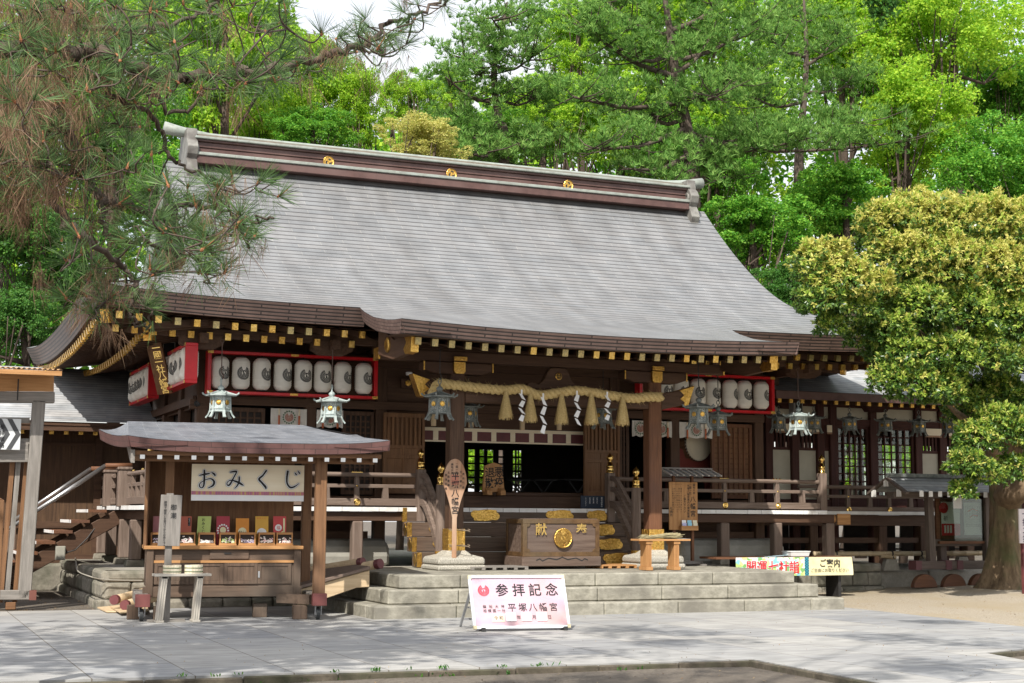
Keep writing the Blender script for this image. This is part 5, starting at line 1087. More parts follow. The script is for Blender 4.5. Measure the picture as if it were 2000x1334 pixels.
for k in range(16): z=p.z-.07+.16*k/16; m3.add([(p.x-.065+.02*math.sin(k*2.3),py0-.0015,z),(p.x+.065-.02*math.sin(k*1.7),py0-.0015,z),(p.x+.065-.02*math.sin(k*1.7),py0-.0015,z+.004),(p.x-.065+.02*math.sin(k*2.3),py0-.0015,z+.004)],[(0,1,2,3)])
m3.build('vermilion_seal',plain('vermilion_stamp',(.62,.16,.12)),PD)
col('平塚八幡宮',889,930,.135,.137,.014); col('一国一社',892,906,.042,.047); col('鎮地大神',883,907,.042,.047); col('天下泰平',900,922,.042,.075); col('商売繁昌',905,926,.04,.072); col('五穀豊穣',876,923,.042,.068); col('開運招福',871,928,.04,.072)
m.build('lettering',INK,PD)
TW=plain('twine',(.22,.17,.12),.9)
m=M()
for z in (1.24,.99): 
    m.tube([(8.53,23.0,z+.01),(8.6,22.93,z),(8.72,22.80,z-.01),(8.8,22.80,z-.012),(8.86,22.9,z),(8.87,23.02,z+.01)],.008,6); m.tube([(8.54,22.99,z-.02),(8.7,22.8,z+.012),(8.82,22.8,z-.03),(8.87,22.98,z-.03)],.006,6)
m.build('twine',TW,PD)
# ================================================================== SHOGI PIECE BOARD
KO=thing('shogi_piece_board','pentagonal pale wood board lettered in black inside the porch','pentagonal board',(9.7,25.3,1.9)); ky=25.35
P5=[at(x,y,Y=ky) for x,y in ((942,961),(986,961),(981,909),(965,903),(948,909))]
m=M(); m.prism([(p.x,ky,p.z) for p in P5],(0,.06,0)); m.build('board',OR['z'],KO,bev=.006)
m=M(); 
for ch,px_,py_ in (('悪',974,922),('疫',974,942),('退',956,923),('散',956,943)): p=at(px_,py_,Y=ky); write(m,ch,(p.x,ky-.003,p.z),EX,EZ,.195,0,off=.014)
m.build('lettering',INK,KO)
zf=at(965,966,Y=ky).z
for px_ in (952,978): X=at(px_,960,Y=ky).x; m=M(); m.prism([(X-.05,ky-.12,zf-.01),(X-.05,ky+.1,zf-.01),(X-.05,ky+.1,zf+.14),(X-.05,ky-.02,zf+.12),(X-.05,ky-.12,zf+.07)],(.1,0,0)); m.build('foot',OR['y'],KO,bev=.004)
NB=thing('navy_panel','low navy panel with white columns of text beside the open door','panel',(12.3,25.0,1.6)); ny=25.0
a=at(1135,968,Y=ny); b_=at(1189,993,Y=ny); m=M(); m.box(a.x,b_.x,ny,ny+.03,b_.z,a.z); m.build('board',NAVY,NB,bev=.003)
m=M(); 
for k,(px_,tx,sz) in enumerate(((1182,'ようこそお参り下さい',.017),(1175,'御祈祷案内',.034),(1166,'家内安全',.026),(1159,'厄除祈願',.026),(1152,'商売繁昌',.026),(1144,'受付は社務所まで',.018))): p=at(px_,973,Y=ny); write(m,tx,(p.x,ny-.003,p.z),EX,EZ,sz,0,step=sz*1.1)
m.build('lettering',PAPW,NB)
# interior furniture
for k,(x,lb) in enumerate(((1010,'left'),(1055,'middle'),(1122,'right'))):
    p=at(x,936,Y=28); t=thing('prayer_table','dark low folding table inside the hall, %s of three'%lb,'table',(p.x,28,1.66),'folding tables in the hall'); m=M(); m.box(p.x-.3,p.x+.3,27.8,28.2,p.z-.03,p.z); m.build('table_top',BLACK,t)
    for sg in (-1,1):
        m=M(); m.beam((p.x-.2*sg,27.85,p.z-.03),(p.x+.2*sg,27.85,1.66),.03,.03,up=(0,1,0)); m.build('leg',BLACK,t)
# ================================================================== DRUM
DR=thing('taiko_drum','large pale-skinned studded drum on a red stand behind the veranda','drum',(13.9,26.2,1.66)); dy=26.05
c=at(1366,866,Y=dy); rad=.33; dv=Vector((.25,-1,0)).normalized()
m=M(); m.lathe(c,[(rad,0),(rad*1.04,-.02),(rad*1.12,-.3),(rad*1.04,-.6),(rad,-.62)],32,0,dv); m.build('barrel',SW['y'],DR,smooth=True)
m=M(); m.lathe(c,[(rad*1.05,-.06),(rad*1.045,-.01),(rad*.98,.006),(0,.007)],36,0,dv); m.build('drum_skin',plain('drum_skin',(.6,.53,.4),.6),DR,smooth=False)
m=M(); sx_=dv.cross(EZ)
for k in range(36): a=k*2*math.pi/36; p=c+(sx_*math.cos(a)+EZ*math.sin(a))*rad*1.06-dv*.03; m.lathe(p,[(.016,0),(.012,.012),(0,.016)],6,0,(sx_*math.cos(a)+EZ*math.sin(a)))
m.build('stud',BLACK,DR)
m=M(); 
for off in (-.12,-.5):
    m.prism([tuple(c+dv*off+sx_*x+EZ*z) for x,z in ((-.42,-.1),(-.34,-.12),(-.25,-.3),(.25,-.3),(.34,-.12),(.42,-.1),(.42,-.95),(.3,-.95),(.22,-.6),(-.22,-.6),(-.3,-.95),(-.42,-.95))],tuple(dv*-.05))
m.build('stand',plain('stand_red',(.16,.03,.022)),DR,bev=.008)
# ================================================================== NOTICE BOARD WITH ROOF
NO=thing('roofed_notice_board','cedar notice board with a small slatted roof and brush lettering by the right pillar','notice board',(13.6,24,.6)); ny=23.95
a=at(1307,941,Y=ny); b_=at(1363,1035,Y=ny); 
m=M(); m.box(a.x,b_.x,ny,ny+.03,b_.z,a.z); m.build('board',OR['z'],NO,bev=.004)
for px_ in (1316,1352): X=at(px_,1050,Y=ny+.06).x; m=M(); m.box(X-.025,X+.025,ny+.031,ny+.09,.66,a.z+.12); m.build('post',PW['z'],NO,bev=.003)
fa=at(1305,1100,Y=ny); fb=at(1376,1098,Y=ny); m=M(); m.box(fa.x,fb.x,ny+.02,ny+.1,.62,.68); m.build('foot_rail',GY['x'],NO,bev=.004); m=M(); m.box(fb.x-.2,fb.x-.1,ny-.25,ny+.3,.6,.63); m.build('foot',GY['y'],NO)
ra=at(1293,920,Y=ny); rb_=at(1392,920,Y=ny); zt=a.z+.1
m=M(); 
for sg in (-1,1):
    m.add([(ra.x,ny+.06,zt+.12),(rb_.x,ny+.06,zt+.12),(rb_.x+.03,ny+.06+sg*.36,zt-.0),(ra.x,ny+.06+sg*.36,zt)],[(0,1,2,3)]); 
    for k in range(9): X=ra.x+(rb_.x-ra.x-.02)*k/8; m.beam((X,ny+.06,zt+.135),(X+.02,ny+.06+sg*.37,zt+.012),.028,.02,1)
m.box(ra.x-.01,rb_.x+.01,ny+.02,ny+.1,zt+.135,zt+.16,2); m.build('roof',[GREYM,surf('pale_batten',(.42,.38,.34),(.52,.48,.43),6),GY['x']],NO)
m=M()
def coln(t,px_,py_,sz,st,off=.008): p=at(px_,py_,Y=ny); write(m,t,(p.x,ny-.003,p.z),EX,EZ,sz,0,step=st,off=off)
coln('鎮地大神',1355,947,.05,.05); coln('一国一社',1348,947,.05,.05); coln('八幡宮',1353,975,.115,.13,.014); coln('平塚八幡宮境内の環境整備',1344,949,.05,.05); coln('ご協力下さい',1337,969,.055,.055)
for k,(px_,t) in enumerate(((1330,'一、境内では火気を使わない'),(1326,'一、草木や生き物を大切に'),(1322,'一、ごみは持ち帰りましょう'),(1318,'一、静かにお参り下さい'),(1314,'一、犬の散歩はご遠慮下さい'))): coln(t,px_,946,.034,.041,.003)
coln('社務所',1311,993,.055,.06)
m.build('lettering',INK,NO)
LT=thing('leaflet_holder','small cedar holder of white leaflets hooked on the roofed notice board','leaflet holder',(13.9,23.8,1)); a=at(1330,1012,Y=ny-.08); b_=at(1363,1036,Y=ny-.08)
zz=at(1345,1027,Y=ny-.08).z; m=M(); m.box(a.x,b_.x,ny-.1,ny-.09,b_.z,zz); m.box(a.x,b_.x,ny-.089,ny-.005,b_.z,b_.z+.01); m.box(a.x,a.x+.01,ny-.089,ny-.005,b_.z+.01,zz); m.build('tray',OR['x'],LT)
m=M(); rb2=random.Random(8)
for k in range(6): X=a.x+.03+(b_.x-a.x-.12)*(k%3)/2; z=zz-.02+(.05 if k>2 else 0); m.box(X,X+.085,ny-.08+.02*(k//3),ny-.077+.02*(k//3),z-.05,z+.07,k%3 if k else 3)
m.build('leaflet',[PAPW,plain('blue_leaflet',(.3,.6,.75)),plain('ivory_leaflet',(.75,.72,.55)),plain('lilac_leaflet',(.5,.5,.75))],LT)
# offering table with straw bundle
OT=thing('offering_table','narrow pale cedar table in front of the right porch pillar','table',(13,22.1,.6)); ty=21.95
a=at(1248,1053,Y=ty); b_=at(1348,1053,Y=ty); m=M(); m.box(a.x,b_.x,ty-.02,ty+.3,a.z-.03,a.z); m.build('table_top',OR['x'],OT,bev=.003)
for px_ in (1269,1323):
    X=at(px_,1080,Y=ty).x; m=M(); m.box(X-.06,X+.06,ty+.0,ty+.27,.60,.66); m.box(X-.06,X+.06,ty+.0,ty+.27,a.z-.08,a.z-.031); m.box(X-.045,X+.045,ty+.02,ty+.25,.661,a.z-.081)
    for k in range(4): m.box(X-.045+.024*k,X-.045+.024*k+.012,ty+.008,ty+.0195,.661,a.z-.081)
    m.build('leg',OR['z'],OT,bev=.003)
m=M(); rb2=random.Random(6)
for k in range(260):
    s=Vector((a.x+rb2.uniform(.2,.35),ty+rb2.uniform(.02,.2),a.z+.01+rb2.uniform(0,.04))); e1=s+Vector((rb2.uniform(.35,.55),rb2.uniform(-.05,.1),rb2.uniform(.0,.06))); e2=e1+Vector((rb2.uniform(.02,.2),rb2.uniform(0,.1),-rb2.uniform(.2,.5))); w_=Vector((0,.003,.003))
    if k%3==0: e2=s+Vector((-rb2.uniform(.05,.2),-.05,-rb2.uniform(-.02,.06))); e1=s+(e2-s)*.5+EZ*.02; 
    m.add([s-w_,s+w_,e1+w_,e1-w_,e2+w_*.3,e2-w_*.3],[(0,1,2,3),(3,2,4,5)])
m.build('straw_bundle',surf('dry_straw',(.2,.17,.09),(.36,.31,.18),20,rough=.9),label='bundle of dry straw drooping over the narrow cedar table',cat='straw bundle')
m=M(); X0=at(1316,1053,Y=ty).x; m.add([(X0,ty+.25,a.z+.004),(b_.x-.03,ty+.27,a.z+.004),(b_.x+.02,ty-.01,a.z+.006),(X0+.1,ty-.01,a.z+.004)],[(0,1,2,3)]); m.build('paper_sheet',PAPW,label='white sheet of paper lying on the narrow cedar table',cat='paper')
# ================================================================== PINK MEMORIAL BOARD
PINK2=surf('pink_print',(.5,.33,.41),(.6,.43,.5),1.2,(1,1,4),rough=.6,bump=.02,c3=(.52,.33,.33),big=.6)
PB=thing('memorial_board','pink tilted photo board with black brush lettering in front of the steps','sign board',(7.9,18.5,0))
c0=at(925,1229,Z=.03); c1=at(1114,1226,Z=.03); hx=(c1-c0); hx.z=0; Wd=hx.length; hx.normalize(); nb=Vector((-hx.y,hx.x,0))
lean=.3; Hh=.70; up=(EZ*math.cos(lean)+nb*math.sin(lean)+hx*-.045).normalized(); fn=hx.cross(up).normalized()  # fn faces the viewer
fn=-fn if fn.dot(Vector((0,-1,0)))<0 else fn
def B(u,v,d=0): return c0+hx*u+up*v+fn*d
m=M(); m.prism([B(.02,.02),B(Wd-.02,.02),B(Wd-.02,Hh-.02),B(.02,Hh-.02)],tuple(-fn*.015)); m.build('panel',PINK2,PB)
AL=surf('white_aluminium',(.72,.74,.78),(.82,.84,.88),5,rough=.35,bump=.03)
m=M(); 
for (p,q) in ((B(0,.016),B(Wd,.016)),(B(0,Hh-.016),B(Wd,Hh-.016)),(B(.016,.034),B(.016,Hh-.034)),(B(Wd-.016,.034),B(Wd-.016,Hh-.034))): m.beam(p+fn*.004,q+fn*.004,.033,.03,up=tuple(fn))
m.build('frame',AL,PB)
m=M(); 
for u,v in ((.02,.02),(Wd-.02,.02),(.02,Hh-.02),(Wd-.02,Hh-.02)): m.beam(B(u-.022,v,.006),B(u+.022,v,.006),.045,.036,up=tuple(fn))
m.build('corner_cap',plain('cream_corner',(.7,.62,.4)),PB)
m=M(); tp=B(.03,Hh*.75); bk=at(899,1224,Z=0.0)
for off in (0,Wd-.1): m=M(); m.beam(tp+hx*off-fn*.02,bk+hx*off+EZ*.01,.03,.03); m.build('leg',GREYM,PB)
m=M(); m.beam(bk+EZ*.1+hx*.02,bk+EZ*.1+hx*(Wd-.1),.025,.025); m.beam(B(.03,.28,-.02),bk+hx*.06+EZ*.26+ (tp-bk)*.0,.02,.02); m.build('leg_brace',GREYM,PB)
for u in (.16,Wd-.04): m=M(); m.beam(B(u-.04,-.02,.06),B(u-.04,-.02,-.14),.05,.05); m.build('foot',BLACK,PB)
m=M()
mw=Wd; 
for ch,u in zip('参拝記念',(.33,.505,.675,.85)): write(m,ch,B(u*mw,.505,.004),hx,up,.175,0,off=.014)
for ch,u in zip('平塚八幡宮',(.40,.51,.617,.725,.833)): write(m,ch,B(u*mw+.02,.275,.004),hx,up,.115,0,off=.01)
write(m,'鎮地大神',B(.135*mw,.29,.004),hx,up,.046,0,False,step=.082,off=.004); write(m,'相模國一社',B(.135*mw,.235,.004),hx,up,.046,0,False,step=.063,off=.004)
m.build('lettering',INK,PB)
m=M(); crest(m,lambda x,y:B(.145*mw+x,.505+y,.004),.078); m.build('crane_crest',plain('crest_red',(.62,.05,.08)),PB)
m=M(); m.prism([B(.2*mw,.09,.002),B(.33*mw,.09,.002),B(.33*mw,.19,.002),B(.2*mw,.19,.002)],tuple(fn*.004)); m.build('date_slip',plain('buff_slip',(.72,.58,.45)),PB)
for u in (.395,.555,.715): m=M(); m.prism([B((u-.05)*mw,.095,.002),B((u+.05)*mw,.095,.002),B((u+.05)*mw,.205,.002),B((u-.05)*mw,.205,.002)],tuple(fn*.012)); m.build('blank_plate',PAPW,PB,bev=.002)
m=M(); write(m,'令和',B(.24*mw,.14,.008),hx,up,.058,0,False,step=.068,off=.005)
for ch,u in (('年',.475),('月',.635),('日',.795)): write(m,ch,B(u*mw,.145,.006),hx,up,.058,0,off=.004)
m.build('date_lettering',INK,PB)
# ================================================================== LEAFLET TABLE WITH PRINTED BANNER
LTB=thing('leaflet_table','low trestle table with a printed cloth banner right of the stone steps','table',(15.5,23.7,0)); by=23.4
a=at(1437,1089,Y=by); b_=at(1666,1123,Y=by); tr=at(1663,1088,Y=by); sp=at(1578,1105,Y=by).x
m=M(); m.box(a.x-.4,tr.x+.02,by+.012,by+.6,a.z-.03,a.z+.005); m.build('table_top',PW['x'],LTB)
for X in (a.x+.2,tr.x-.2): m=M(); m.box(X-.03,X+.03,by+.1,by+.5,0.02,a.z-.031); m.build('leg',BLACK,LTB)
BNR=thing('printed_banner','printed cloth banner with red and black lettering hung along the leaflet table','banner',(15.3,by,.4))
def ban(u,v): return (a.x+(tr.x+.03*(1-v)-a.x)*u+ .01*math.sin(v*3)*(u>.9),by+.008*math.sin(u*23)*(1-v),b_.z+(a.z-b_.z)*v-.02*math.sin(u*3.14)*0)
cut=(sp-a.x)/(tr.x-a.x)
def collage():
    m,t,p,out=newmat('printed_shrine_picture'); n=t.nodes; L=t.links; tc=n.new('ShaderNodeTexCoord'); v=n.new('ShaderNodeTexVoronoi'); v.inputs['Scale'].default_value=14; L.new(tc.outputs['Object'],v.inputs['Vector'])
    cr=n.new('ShaderNodeValToRGB'); cr.color_ramp.interpolation='CONSTANT'; els=[(0,(.75,.75,.72)),(.3,(.45,.62,.2)),(.48,(.78,.75,.3)),(.62,(.25,.55,.6)),(.75,(.7,.72,.68)),(.88,(.2,.42,.15))]
    while len(cr.color_ramp.elements)<len(els): cr.color_ramp.elements.new(.5)
    for e_,(ps,c_) in zip(cr.color_ramp.elements,els): e_.position=ps; e_.color=c4(c_)
    sx=n.new('ShaderNodeSeparateColor'); L.new(v.outputs['Color'],sx.inputs[0]); L.new(sx.outputs[0],cr.inputs[0]); L.new(cr.outputs[0],p.inputs['Base Color']); p.inputs['Roughness'].default_value=.7; return m
m=M(); m.sheet(lambda u,v:ban(u*cut,v),30,6,0); m.build('picture_cloth',collage(),BNR,smooth=True); m=M(); m.sheet(lambda u,v:ban(cut+(1-cut)*u,v),20,6,0); m.build('cloth',YEL,BNR,smooth=True)
m=M(); h_=(a.z-b_.z)
for i in range(3):
    for j in range(14): 
        z0=b_.z+h_*j/14; X=sp-.075+.03*i; m.add([(X,by-.011,z0),(X+.029,by-.011,z0),(X+.029,by-.011,z0+h_/14),(X,by-.011,z0+h_/14)],[(0,1,2,3)],(i+j)%2)
m.build('check_band',[plain('teal_print',(.03,.3,.33)),plain('navy_print',(.02,.06,.16))],BNR)
m=M()
for ch,px_ in zip('開運七社詣',(1466,1487,1509,1530,1550)):
    for off,mi,d in ((.045,1,.010),(.016,0,.013)): p=at(px_,1108,Y=by); write(m,ch,(p.x,by-d-.002,p.z),EX,EZ,.24,mi,off=off,sx=.95)
m.build('red_lettering',[REDINK,PAPW],BNR)
m=M(); p=at(1606,1100,Y=by); write(m,'ご案内',(p.x,by-.012,p.z),EX,EZ,.155,0,False,step=.155,off=.016); p=at(1586,1114,Y=by); write(m,'ご自由にお取りください',(p.x,by-.012,p.z),EX,EZ,.075,0,False,step=.0755,off=.006); m.build('lettering',INK,BNR)
p=at(1555,1087,Y=by+.25); m=M(); z=a.z+.006; m.prism([(p.x-.19,by+.12,z),(p.x+.19,by+.12,z),(p.x+.21,by+.1,z+.08),(p.x-.21,by+.1,z+.08)],(0,.3,0),0); m.box(p.x-.22,p.x+.22,by+.09,by+.41,z+.081,z+.1,0); m.build('storage_tub',plain('milky_plastic',(.75,.75,.73),.4),label='white plastic lidded tub on the leaflet table',cat='tub',bev=.012)
m=M(); 
for k in range(5): X=a.x+.75+.1*k; m.box(X,X+.16,by+.1+.03*k,by+.25+.03*k,a.z+.006+.006*k,a.z+.010+.006*k,k%2)
m.build('leaflets',[plain('pale_blue_paper',(.5,.7,.78)),plain('slate_paper',(.25,.28,.3))],label='loose pale blue and slate leaflets lying on the leaflet table',cat='leaflets')
# ================================================================== ROOFED DISPLAY CASE AT RIGHT
DC=thing('display_case','low roofed outdoor display case with posters beside the round tree','notice case',(21.8,24.6,.2)); dy=24.3
q=lambda x,y,Y=dy: at(x,y,Y=Y)
DCW=wood('display_timber',(.085,.065,.055),(.15,.12,.10),'z',(.11,.08,.07)); DCX=wood('display_timber_x',(.085,.065,.055),(.15,.12,.10),'x',(.11,.08,.07))
for px_,Y in ((1815,dy),(1836,dy+.25)): lo=q(px_+4,1097,Y); hi=q(px_-2,962,Y); m=M(); m.beam(lo,hi,.15,.15,up=(0,1,0),w2=.13,h2=.13); m.build('post',DCW,DC,bev=.01)
for px_,Y in ((1925,dy),(1940,dy+.25)): lo=q(px_+4,1097,Y); hi=q(px_,962,Y); m=M(); m.beam(lo,hi,.15,.15,up=(0,1,0)); m.build('post',DCW,DC,bev=.01)
a=q(1788,1104); b_=q(1960,1104); m=M(); m.box(a.x,b_.x,dy-.08,dy+.12,a.z-.08,a.z+.08); m.build('base_beam',DCX,DC,bev=.01)
for px_ in (1783,1842,1864): X=q(px_,1104).x; m=M(); m.box(X,X+.14,dy-.1,dy+.14,a.z-.09,a.z+.09); m.build('painted_band',plain('plum_band',(.12,.05,.055)),DC)
for px_ in (1805,1862,1915):
    c=q(px_,1128); m=M(); m.prism([(c.x+.28*math.cos(t)*1.0,dy-.05,.12+.26*math.sin(t)) for t in np.linspace(0,math.pi,14)],(0,.12,0)); m.build('curved_foot',PW['x'],DC,bev=.01)
a=q(1842,978); b_=q(1928,1048); m=M(); m.box(a.x-.1,b_.x+.1,dy+.1,dy+.14,b_.z-.12,a.z+.1); m.build('case_back',PW['x'],DC); m=M(); m.box(a.x-.12,b_.x+.1,dy-.02,dy+.1,b_.z-.14,b_.z-.09); m.box(a.x-.12,b_.x+.1,dy-.02,dy+.1,a.z+.05,a.z+.1); m.build('case_frame',PW['x'],DC); m=M(); m.box(a.x-.1,b_.x+.1,dy-.012,dy-.008,b_.z-.09,a.z+.05); m.build('pane',GLASS,DC)
lb_=q(1820,1060); m=M(); m.box(lb_.x,b_.x+.3,dy+.05,dy+.15,lb_.z-.07,lb_.z+.07); m.build('lower_rail',DCX,DC,bev=.008)
m=M(); p0=q(1843,980); p1=q(1881,1046); m.box(p0.x,p1.x,dy+.08,dy+.085,p1.z,p0.z,0); m.box(p0.x,p1.x,dy+.076,dy+.0795,p1.z,p1.z+(p0.z-p1.z)*.35,1); n=20; m.add([(p0.x+.06+.11*math.cos(t),dy+.0775,p0.z-.12+.11*math.sin(t)) for t in np.linspace(0,6.28,n)[:-1]],[tuple(range(n-1))],1)
write(m,'祈り',(p0.x+.1,dy+.077,p0.z-.33),EX,EZ,.11,2,step=.14)
for k in range(5): write(m,'平和を願う心',(p0.x+.28+.035*k,dy+.077,p0.z-.05),EX,EZ,.022,2,step=.03)
for k in range(3): m.box(p0.x+.06+.07*k,p0.x+.105+.07*k,dy+.072,dy+.0755,p1.z+.05,p1.z+.2,0)
m.build('poster',[PAPW,REDINK,INK],DC,label='white and red poster with a red disc')
m=M(); p0=q(1887,981); p1=q(1925,1045); m.box(p0.x,p1.x,dy+.08,dy+.085,p1.z,p0.z,0)
for k in range(9): write(m,'八幡宮社殿御案内これより境内',(p0.x+.05+.042*k,dy+.077,p0.z-.06),EX,EZ,.026,1,step=.032)
for k in range(2): m.tube([(p0.x+.1+.05*k,dy+.076,p0.z-.18-.12*k),(p0.x+.22,dy+.074,p0.z-.13-.12*k),(p0.x+.34,dy+.076,p0.z-.17-.1*k)],.012,5,2)
m.build('poster',[PAPW,INK,plain('orange_mark',(.75,.2,.08))],DC,label='text poster with an orange mark')
rl_=q(1733,945,dy-.55); rp=q(1770,930,dy+.1); rr2=q(1812,948,dy-.45); zr=q(1768,933,dy+.1).z
z_e=rr2.z; gx=q(1740,945,dy).x; x1=b_.x+.5; zr=q(1769,931,dy+.1).z
m=M()
for sg in (-1,1): m.sheet(lambda u,v:(gx+(x1-gx)*u,dy+.1+sg*(.62*v),zr-.30*v+.05*math.sin(math.pi*v)*-1),12,6,0,lambda u,v:(3*u,.7*v),flip=sg>0)
m.box(gx,x1,dy+.02,dy+.18,zr-.01,zr+.06,1); m.build('roof',[ROOF2,BRZD],DC); m=M()
for sg in (-1,1): m.beam((gx-.01,dy+.1,zr-.04),(gx-.01,dy+.1+sg*.62,zr-.34),.05,.09,up=(1,0,0))
m.box(gx+.05,x1,dy-.02,dy+.2,zr-.42,zr-.30); m.build('gable_board',DCX,DC,bev=.006)
for Y,z in ((dy+.1,zr-.13),(dy-.3,zr-.33),(dy+.5,zr-.33)): m=M(); m.box(gx-.05,gx-.04,Y-.07,Y+.07,z-.07,z+.07); m.build('white_end',WHITE,DC)
for k in range(9): X=gx+.25+.22*k; m=M(); m.box(X,X+.09,dy-.56,dy-.55,zr-.40,zr-.29); m.build('white_end',WHITE,DC)
m=M(); X=q(1853,965).x; m.box(X-.1,X+.1,dy-.26,dy-.25,zr-.62,zr-.4)
m.build('white_end',WHITE,DC)
# bamboo barrier
BB_=thing('bamboo_barrier','long yellowed bamboo barrier pole lying along the corridor wing curb','bamboo barrier',(20,25.2,.4)); BAM=surf('bamboo',(.3,.22,.13),(.46,.36,.22),8,(.6,4,4),rough=.5,bump=.05,c3=(.36,.3,.2))
m=M(); by2=25.2
def bam(xa,ya,xb_,yb,r=.05):
    p,q_=at(xa,ya,Y=by2),at(xb_,yb,Y=by2); n=max(1,int((q_-p).length/.32)); pts=[];rs=[]
    for i in range(n+1):
        for dt,rk in ((-.01,1),(0,1.12),(.01,1)): pts.append(p+(q_-p)*min(1,max(0,(i/n+dt/ (q_-p).length))) ); rs.append(r*rk)
    m.tube(pts,rs,10)
bam(1590,1082,1985,1080); bam(1720,1086,1748,1088,.045); bam(1800,1086,1815,1088,.045); bam(1618,1084,1637,1084,.055)
m.build('pole',BAM,BB_,smooth=True); m=M()
for px_ in (1741,1798,1632): p=at(px_,1081,Y=by2); m.lathe(p-EX*.015,[(.06,0),(.062,.03)],10,0,(1,0,0)); m.tube([p,p+Vector((.02,-.06,-.1))],.012,6)
m.build('rope_tie',BLACK,BB_)
for px_ in (1740,1810,1880): m=M(); p=at(px_,1090,Y=by2+.05); m.prism([(p.x-.2,by2+.02,.42),(p.x+.2,by2+.02,.42),(p.x+.1,by2+.02,p.z+.03),(p.x-.1,by2+.02,p.z+.03)],(0,.12,0)); m.build('stone_rest',STONE,BB_)
# sign at the right edge
RS=thing('prayer_sign','tall white board with dark brush lettering at the right edge','sign board',(20.5,22,0)); ry_=22.0
a=at(1990,994,Y=ry_); b_=at(2060,1061,Y=ry_); m=M(); m.box(a.x,b_.x,ry_,ry_+.03,b_.z,a.z); m.build('board',plain('lilac_white',(.66,.6,.62)),RS,bev=.003)
m=M(); m.box(a.x+.09,a.x+.15,ry_+.031,ry_+.09,.0,a.z); m.build('post',PURP,RS); m=M(); p=at(1999,1004,Y=ry_); write(m,'一拝二拝',(p.x+.03,ry_-.003,p.z),EX,EZ,.14,0,step=.15,off=.012); m.build('lettering',plain('slate_ink',(.06,.055,.1)),RS)
# speakers, camera, plaque
for x,y,Y,lb,rz in ((330,683,25.9,'small grey loudspeaker mounted high on the left corner of the hall',-.5),(1560,795,26.4,'grey box loudspeaker mounted under the corridor eave behind a lantern',.1)):
    p=at(x,y,Y=Y); t=thing('loudspeaker',lb,'loudspeaker',p); m=M(); s=.12 if x<400 else .11; h=.15
    m.box(p.x-s,p.x+s,Y,Y+.22,p.z-h,p.z+h); m.build('case',plain('speaker_grey_%d'%x,(.42,.4,.37)),t,bev=.02); m=M(); m.box(p.x-s+.03,p.x+s-.03,Y-.004,Y-.0005,p.z-h+.03,p.z+h-.03); m.build('grille',BLACK,t); m=M(); m.box(p.x-.02,p.x+.02,Y+.1,Y+.14,p.z+h,p.z+h+.25); m.build('bracket',BLACK,t)
p=at(799,731,Y=25.4); t=thing('security_camera','small white dome camera under the porch eave','camera',p); m=M(); m.lathe((p.x,25.4,p.z-.02),[(.05,0),(.058,.01),(.06,.05),(.05,.06)],20); m.build('base',PAPW,t,smooth=False); m=M(); m.lathe((p.x,25.4,p.z-.045),[(0,0),(.02,.004),(.035,.015),(.04,.026)],16); m.build('dome',BLACK,t)
a=at(297,658,Y=25.6); b_=at(322,770,Y=25.9); PL=thing('gilt_plaque','long dark timber plaque with gilt brush characters leaning from the side eave','plaque',b_); d=(b_-a).normalized(); sd=Vector((.8,-.45,.15)).normalized(); sd=(sd-d*sd.dot(d)).normalized(); nn=sd.cross(d).normalized(); nn=-nn if nn.y>0 else nn
m=M(); m.prism([a-sd*.13,a+sd*.13,b_+sd*.13,b_-sd*.13],tuple(-nn*.06)); m.build('board',SW['z'],PL,bev=.006); m=M(); write(m,'一國一社八幡宮',a+d*.2+sd*.02+nn*.004,sd,-d,.15,0,step=.125,off=.012); m.build('gilt_lettering',GOLDS,PL)
# ================================================================== VEGETATION
def leafmat(name,c1,c2,c3,tr=.35,rough=.55,spec=.25,hue=.488):
    m,t,p,out=newmat(name); n=t.nodes; L=t.links
    ge=n.new('ShaderNodeNewGeometry'); cr=n.new('ShaderNodeValToRGB'); e=cr.color_ramp.elements; e[0].color=c4(c1); e[1].color=c4(c3); x=e.new(.5); x.color=c4(c2); L.new(ge.outputs['Random Per Island'],cr.inputs[0])
    L.new(cr.outputs[0],p.inputs['Base Color']); p.inputs['Roughness'].default_value=rough; p.inputs['Specular IOR Level'].default_value=spec
    tl=n.new('ShaderNodeBsdfTranslucent'); hs=n.new('ShaderNodeHueSaturation'); hs.inputs['Value'].default_value=1.5; hs.inputs['Hue'].default_value=hue; L.new(cr.outputs[0],hs.inputs['Color']); L.new(hs.outputs[0],tl.inputs[0])
    mx=n.new('ShaderNodeMixShader'); mx.inputs[0].default_value=tr; L.new(p.outputs[0],mx.inputs[1]); L.new(tl.outputs[0],mx.inputs[2]); L.new(mx.outputs[0],out.inputs[0]); return m
LF_B=leafmat('leaves_spring_bright',(.13,.31,.018),(.25,.45,.028),(.44,.60,.06),.42)
LF_M=leafmat('leaves_mid_green',(.05,.20,.018),(.11,.31,.03),(.24,.46,.05),.38)
LF_D=leafmat('leaves_dark_green',(.03,.11,.018),(.055,.17,.026),(.12,.26,.045),.35)
LF_Y=leafmat('leaves_pale_blossom',(.42,.42,.10),(.6,.56,.2),(.3,.38,.08),.4)
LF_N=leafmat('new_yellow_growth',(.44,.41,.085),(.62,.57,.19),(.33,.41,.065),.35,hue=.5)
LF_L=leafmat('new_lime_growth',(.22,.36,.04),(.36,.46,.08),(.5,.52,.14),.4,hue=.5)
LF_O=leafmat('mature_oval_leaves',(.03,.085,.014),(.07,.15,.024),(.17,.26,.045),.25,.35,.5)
ND_G=leafmat('pine_needles_green',(.055,.15,.03),(.13,.28,.055),(.27,.43,.11),.3,spec=.1)
